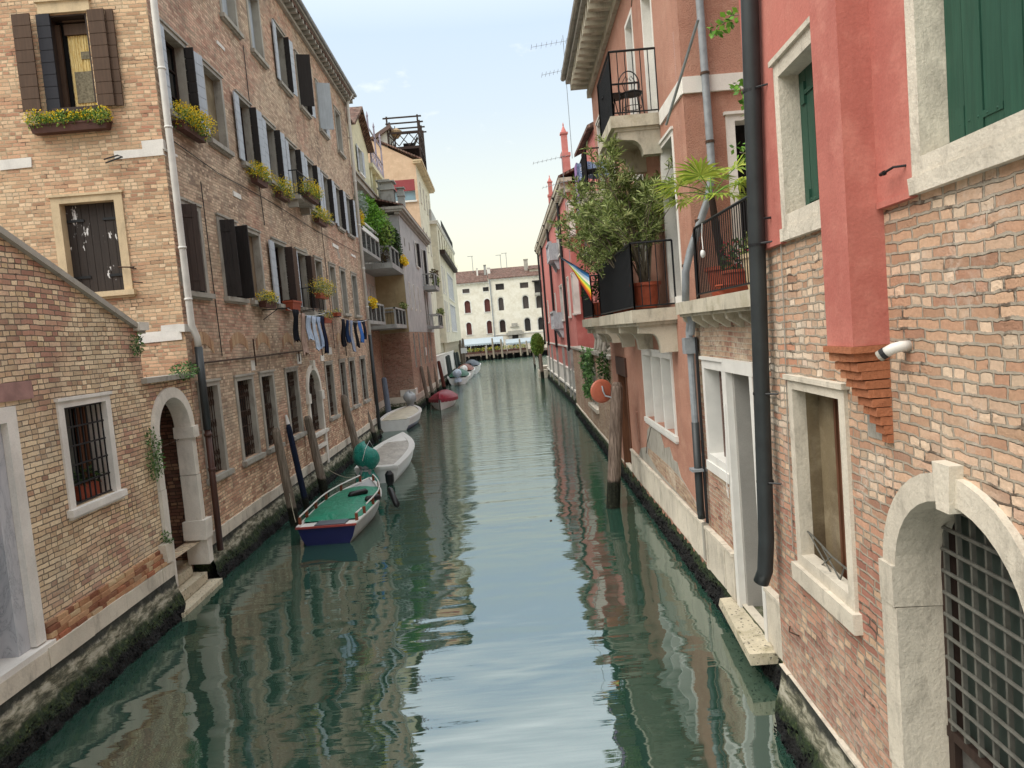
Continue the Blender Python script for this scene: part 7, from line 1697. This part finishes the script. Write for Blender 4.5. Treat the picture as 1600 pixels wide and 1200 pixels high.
# topiary at the far end
c = at_y(839.5, 538, 68.5); t = thing('topiary_tree', 'clipped egg-shaped tree standing at the far corner of the pink house', 'tree', (c.x, c.y, .9)); mb = MB(); rn = random.Random(3)
for k in range(3): leaves(mb, c, (.62-.06*k, .62-.06*k, 1.05-.08*k), 1500, .14, .08, 0, rn, .86)
mb.ball(c, .5, .5, .88, 12, jit=.03); mb.build('crown', M['leaf_green'], t); mb = MB(); mb.tube([(c.x+.1, c.y, .5), c], [.09, .06], 8); mb.build('trunk', M['wood_dark'], t)
mb = MB(); mb.box(4.2, 6.2, 69.3, 72, -.5, 1.0); mb.box(3.7, 4.6, 67.8, 69.2, -.5, .75); o = mb.build('landing', M['stone_old'], None); tag(o, 'small stone landing under the clipped tree', 'landing')
post('dark bollard pole at the landing beside the clipped tree', (3.95, 66.5, 0), (3.9, 66.5, 2.3), .16, 'pole_old', group=None)

# =====================================================================
# ACROSS THE WIDE CANAL
# =====================================================================
YP = 137; FP = Fac((0, YP), (1, 0), (0, -1))
def pp(x, y): return FP.px(x, y)
def palace(name, label, x0, x1, ez, rz_, wins, sq):
    t = thing(name, label, 'palace', ((x0+x1)/2, YP+5, 1)); hh = []
    for (a, b, c, d, pm_) in wins:
        l = (pp(a, (c+d)/2)[0]); r_ = pp(b, (c+d)/2)[0]; zt = pp((a+b)/2, c)[1]; zb = pp((a+b)/2, d)[1]
        hh.append(win(t, FP, l-.18, r_+.18, zb-.02, zt+.2, fr=.18, dep=.3, fm='stone_white', pane='closed', pm=pm_, arch=True, sill=.08))
    for (a, b, c, d, pm_) in sq:
        l = pp(a, (c+d)/2)[0]; r_ = pp(b, (c+d)/2)[0]; zt = pp((a+b)/2, c)[1]; zb = pp((a+b)/2, d)[1]
        hh.append(win(t, FP, l, r_, zb, zt, fr=.06, dep=.2, fm='stone_white', pane='closed', pm=pm_, sill=.04))
    return t, hh
pw1 = [(726, 735, 470, 489, 'far_red'), (757, 766, 467, 487, 'far_red'), (729, 737, 504, 523, 'far_red'), (761, 769, 501, 521, 'far_red')]
pw2 = [(779, 787, 465, 485, 'far_grey'), (817, 826, 462, 482, 'far_grey'), (838, 847, 462, 481, 'far_grey'), (781, 790, 500, 519, 'wood_dark'), (820, 829, 497, 517, 'far_dark'), (841, 850, 496, 515, 'far_dark')]
M['far_red'] = wood_mat('far_red', '#6e403a'); M['far_grey'] = wood_mat('far_grey', '#5d5450'); M['far_dark'] = wood_mat('far_dark', '#3c3836')
P1, h1 = palace('waterfront_palace', 'cream waterfront palace with reddish arched shutters across the wide canal, the left one', -18, 0, 14.6, 16.8, pw1, [(722, 734, 451, 458, 'far_grey'), (754, 766, 448, 455, 'far_dark')])
P2, h2 = palace('waterfront_palace', 'taller cream waterfront palace with a stone portal across the wide canal, the right one', 0, 14, 15, 17, pw2, [(774, 788, 443, 453, 'far_dark'), (812, 826, 441, 450, 'far_grey')])
xm = pp(766, 480)[0]; e1 = pp(740, 443)[1]; e2 = pp(800, 435)[1]; r1 = pp(730, 425)[1]; r2 = pp(800, 418)[1]
wall(FP, rect(-19, xm-.01, 1.2, e1), h1, M['palace'], P1, th=.4); wall(FP, rect(xm+.01, 15, 1.2, e2), h2, M['palace'], P2, th=.4, o=.15)
for (t, a, b, e_, r_) in ((P1, -19, xm-.05, e1, r1), (P2, xm+.05, 15, e2, r2)):
    mb = MB(); mb.fb(FP, a, b, e_, e_+.12, -.3, .35); k = a+.3
    while k < b: mb.fb(FP, k, k+.2, e_-.22, e_, 0, .3); k += .9
    mb.build('eaves', M['stone_white'], t)
    mb = MB(); d_ = 5.5; mb.prism([FP.P(a, e_+.12, .45), FP.P(b, e_+.12, .45), FP.P(b, e_+(r_-e_)*1.22, -d_), FP.P(a, e_+(r_-e_)*1.22, -d_)], (0, 0, .15)); mb.prism([FP.P(a, e_+(r_-e_)*1.22, -d_), FP.P(b, e_+(r_-e_)*1.22, -d_), FP.P(b, e_, -11), FP.P(a, e_, -11)], (0, 0, .15)); mb.build('roof', M['roof_tile'], t)
    mb = MB(); mb.fb(FP, a, a+.3, 1.2, e_, -11, -.4); mb.fb(FP, b-.3, b, 1.2, e_, -11, -.4); mb.fb(FP, a, b, 1.2, e_, -11.3, -11); mb.build('rear_wall', M['palace'], t)
def chim2(t, x, y0, y1, w_, mat):
    Yq = YP+3; A = at_y(x, y0, Yq); B = at_y(x, y1, Yq); mb = MB(); mb.box(A.x-w_/2, A.x+w_/2, Yq-.4, Yq+.4, B.z-1, A.z); mb.box(A.x-w_*.6, A.x+w_*.6, Yq-.5, Yq+.5, A.z-.15, A.z); mb.build('chimney', M[mat], t)
chim2(P1, 757, 414, 428, .45, 'concrete'); chim2(P1, 745, 419, 427, .3, 'stone_white'); chim2(P1, 763, 418, 426, .6, 'stone_white'); chim2(P2, 821, 405, 416, .75, 'stone_grey'); chim2(P2, 798, 427, 434, .35, 'stone_white')
for (x, y0, y1) in ((835, 418, 424),):
    A = at_y(x, y0, YP+2.5); mb = MB(); mb.box(A.x-1, A.x+1, YP+1.8, YP+4, A.z-1.2, A.z-.3); d_ = mb.build('dormer', M['palace'], P2); mb = MB(); mb.prism([(A.x-1.3, YP+1.5, A.z-.35), (A.x+1.3, YP+1.5, A.z-.35), (A.x+1.3, YP+4, A.z+.3), (A.x-1.3, YP+4, A.z+.3)], (0, 0, .12)); mb.build('roof', M['roof_tile'], d_)
u, _ = pp(769, 470); mb = MB(); mb.tube([FP.P(u-.15, e2, .3), FP.P(u-.1, 3.5, .3)], .1, 6); mb.build('drainpipe', M['pipe_zinc'], P2)
# portal and roof terrace
a, _ = pp(797, 530); b, _ = pp(814, 530); zt = pp(805, 523)[1]; mb = MB(); mb.fb(FP, a-.2, a+.45, 1.2, zt, .15, .45); mb.fb(FP, b-.45, b+.2, 1.2, zt, .15, .45); mb.fb(FP, a-.6, b+.6, zt, zt+.5, .15, .6); mb.fb(FP, a-.3, b+.3, zt+.5, zt+.8, .15, .4); mb.fb(FP, a+.5, b-.5, zt+1.6, zt+2.2, .15, .4); mb.fb(FP, a+.2, b-.2, zt+1.5, zt+1.6, .15, .5); pt = mb.build('portal', M['stone_grey'], P2)
mb = MB(); mb.fb(FP, a+.45, b-.45, 1.2, zt, .12, .2); mb.build('door', M['far_dark'], pt)
a, z = pp(835, 458); mb = MB(); mb.fb(FP, a, 12, z-.5, z, .15, 1.4); bb = mb.build('balcony', M['stone_grey'], P2); mb = MB(); mb.fb(FP, a+.1, 12, z, z+2.1, .15, .3); mb.fb(FP, a-.3, 12, z+2.1, z+2.3, .15, 1.2); mb.build('loggia', M['far_dark'], bb)
mb = MB(); mb.fb(FP, xm+.1, 15, pp(790, 523)[1], pp(790, 523)[1]+.18, .15, .28); mb.build('string_course', M['stone_white'], P2)
for (lab, x, y0, y1) in (('thin aerial on the left waterfront palace roof', 739, 400, 421), ('left of the two taller aerials on the right waterfront palace', 783, 398, 417), ('right of the two taller aerials on the right waterfront palace', 792, 395, 417)):
    Yq = YP+5; A = at_y(x-2, y0, Yq); B = at_y(x, y1, Yq); t = thing('tv_antenna', lab, 'antenna', (B.x, Yq, B.z)); mb = MB(); mb.tube([(B.x, Yq, B.z-1), (B.x, Yq, A.z)], .06, 5); mb.build('mast', M['pipe_zinc'], t)
    mb = MB(); mb.tube([(B.x-.9, Yq, A.z-.05), (B.x+.2, Yq, A.z-.05)], .05, 4)
    for k in range(5): mb.tube([(B.x-.8+k*.22, Yq-.3, A.z-.05), (B.x-.8+k*.22, Yq+.3, A.z-.05)], .02, 3)
    mb.build('boom', M['pipe_zinc'], t)
# quay, awnings, terrace
Yd = 129.5
t = thing('timber_jetty', 'long timber restaurant jetty on piles across the wide canal', 'jetty', (0, Yd, 0)); mb = MB(); mb.box(-16, 14, Yd, YP, 1.0, 1.22); mb.box(-16, 14, Yd-.05, Yd, .92, 1.3); mb.build('deck', M['pole_old'], t)
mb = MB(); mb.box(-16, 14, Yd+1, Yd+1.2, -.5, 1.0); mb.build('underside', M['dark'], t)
for x in (722, 733, 752, 766, 778, 792, 803, 817, 829, 838):
    A = at_y(x, 560, Yd); post('jetty pile under the restaurant deck across the canal', (A.x, Yd-.1, 0), (A.x, Yd-.1, 1.15), .14, 'pole_old', name='pile', group='piles under the jetty', tip=False, cat='pile')
for x in (740, 761, 772, 785, 798, 813.5, 824):
    A = at_y(x, 545, Yd); post('pale timber mooring post in front of the restaurant jetty', (A.x, Yd-.4, 0), (A.x, Yd-.4, 2.9 if x not in (761, 824) else 2.2), .16, 'pole_far', name='mooring_pole', group='pale posts at the jetty') if False else None
M['pole_far'] = pole_mat('pole_far', '#8f8676', '#736a5c', .4)
for (k, x) in enumerate((760, 771, 784.5, 813.5, 824)):
    A = at_y(x, 545, Yd); post('pale timber mooring post in front of the restaurant jetty', (A.x, Yd-.4, 0), (A.x-.1, Yd-.4, (2.6, 3.9, 3.6, 3.3, 2.9)[k]), .17, 'pole_far', group='pale posts at the jetty')
def awn(label, xa, xb, y0, y1, mat):
    A = at_y(xa, y1, Yd+1); B = at_y(xb, y1, Yd+1); za = (A.z+B.z)/2; zb = at_y((xa+xb)/2, y0, Yd+4).z
    t = thing('awning', label, 'awning', ((A.x+B.x)/2, Yd+2, 1.2)); mb = MB(); mb.prism([(A.x, Yd+1, za), (B.x, Yd+1, za), (B.x, Yd+4.6, zb), (A.x, Yd+4.6, zb)], (0, 0, .06)); mb.build('canopy', M[mat], t)
    mb = MB(); n = max(6, int((B.x-A.x)/.5))
    for k in range(n):
        x = A.x+(B.x-A.x)*k/n; w_ = (B.x-A.x)/n; mb.prism([(x, Yd+.97, za), (x+w_, Yd+.97, za), (x+w_, Yd+.97, za-.2), (x+w_*.5, Yd+.97, za-.32), (x, Yd+.97, za-.2)], (0, .03, 0))
    mb.build('valance', M[mat], t); 
    for k in range(4): x = A.x+.2+(B.x-A.x-.4)*k/3; mb = MB(); mb.tube([(x, Yd+1.1, 1.22), (x, Yd+1.1, za)], .05, 5); mb.build('post', M['plastic_white'], t)
M['awning_pale'] = flat_mat('awning_pale', '#9aa5ac', rough=.8, var=.12)
awn('long pale blue-grey awning over the restaurant jetty', 708, 787, 529, 537.5, 'awning_pale'); awn('shorter white awning beside the clipped tree, right part of the jetty', 790, 836, 529, 535, 'awning_pale')
mb = MB(); A = at_y(712, 550, Yd+4); B = at_y(788, 550, Yd+4); mb.box(A.x, B.x, Yd+5.2, Yd+5.3, 1.22, 4.0); tag(mb.build('wind_screen', M['far_dark'], None), 'dark glazed front under the long pale awning', 'partition')
for k in range(9):
    x = 735+k*10.5; A = at_y(x, 550, Yd+.5); t = thing('jetty_planter', 'planter of green and yellow plants along the restaurant jetty edge', 'planter', (A.x, Yd+.5, 1.22), 'planters along the jetty'); mb = MB(); mb.box(A.x-.55, A.x+.55, Yd+.35, Yd+.75, 1.22, 1.65); mb.build('box', M['box_brown'], t)
    mb = MB(); leaves(mb, (A.x, Yd+.55, 1.95), (.6, .25, .35), 90, .2, .12, 0, random, 0); mb.build('foliage', M['leaf_olive'], t); mb = MB(); leaves(mb, (A.x, Yd+.5, 2.0), (.6, .25, .3), 40, .13, .1, 0, random, .2); mb.build('flowers', M['flower_yellow'], t)
def person(label, x, y, z, top, pants, hair, sit=True, rz=0):
    t = thing('person', label, 'person', (0, 0, 0)); V = [(0, 0, .5), (0, .02, .75), (0, .02, 1.0), (0, 0, 1.12), (0, -.03, 1.25), (.18, .02, .98), (.24, -.05, .74), (.16, -.28, .72), (-.18, .02, .98), (-.24, -.05, .74), (-.16, -.28, .72), (.1, -.02, .48), (.12, -.42, .47), (.12, -.42, .08), (.12, -.55, .04), (-.1, -.02, .48), (-.12, -.42, .47), (-.12, -.42, .08), (-.12, -.55, .04), (0, -.12, 1.24)]
    E_ = [(0, 1), (1, 2), (2, 3), (3, 4), (2, 5), (5, 6), (6, 7), (2, 8), (8, 9), (9, 10), (0, 11), (11, 12), (12, 13), (13, 14), (0, 15), (15, 16), (16, 17), (17, 18), (4, 19)]
    rad = [.15, .13, .15, .055, .095, .06, .045, .035, .06, .045, .035, .1, .07, .045, .04, .1, .07, .045, .04, .03]
    me = bpy.data.meshes.new('body'); me.from_pydata(V, E_, []); o = bpy.data.objects.new('body', me); COL.objects.link(o); o.parent = t; me.materials.append(top); o.modifiers.new('skin', 'SKIN')
    for i, sv in enumerate(me.skin_vertices[0].data if me.skin_vertices else []): sv.radius = (rad[i], rad[i]*.85); sv.use_root = (i == 0)
    m = o.modifiers.new('sub', 'SUBSURF'); m.levels = 1; m.render_levels = 2
    mb = MB(); mb.ball((0, .03, 1.31), .1, .1, .08, 10); mb.build('hair', hair, t); t.location = (x, y, z); t.rotation_euler = (0, 0, rz)
A = at_y(805, 546, Yd+1.5); person('person in a pale pink top seated at the jetty tables', A.x, Yd+1.5, 1.22, flat_mat('pink_cloth', '#c79aa2', rough=.9), None, M['wood_dark'], rz=R(20))
for (k, x) in enumerate((808, 820)):
    A = at_y(x, 546, Yd+1.5); t = thing('cafe_table', 'white-topped cafe table on the right part of the jetty', 'table', (A.x, Yd+1.6, 1.22), 'cafe tables on the jetty'); mb = MB(); mb.box(A.x-.4, A.x+.4, Yd+1.2, Yd+2.0, 1.93, 1.97); mb.build('table_top', M['plastic_white'], t); mb = MB(); mb.tube([(A.x, Yd+1.6, 1.22), (A.x, Yd+1.6, 1.93)], .05, 6); mb.build('leg', M['iron'], t)
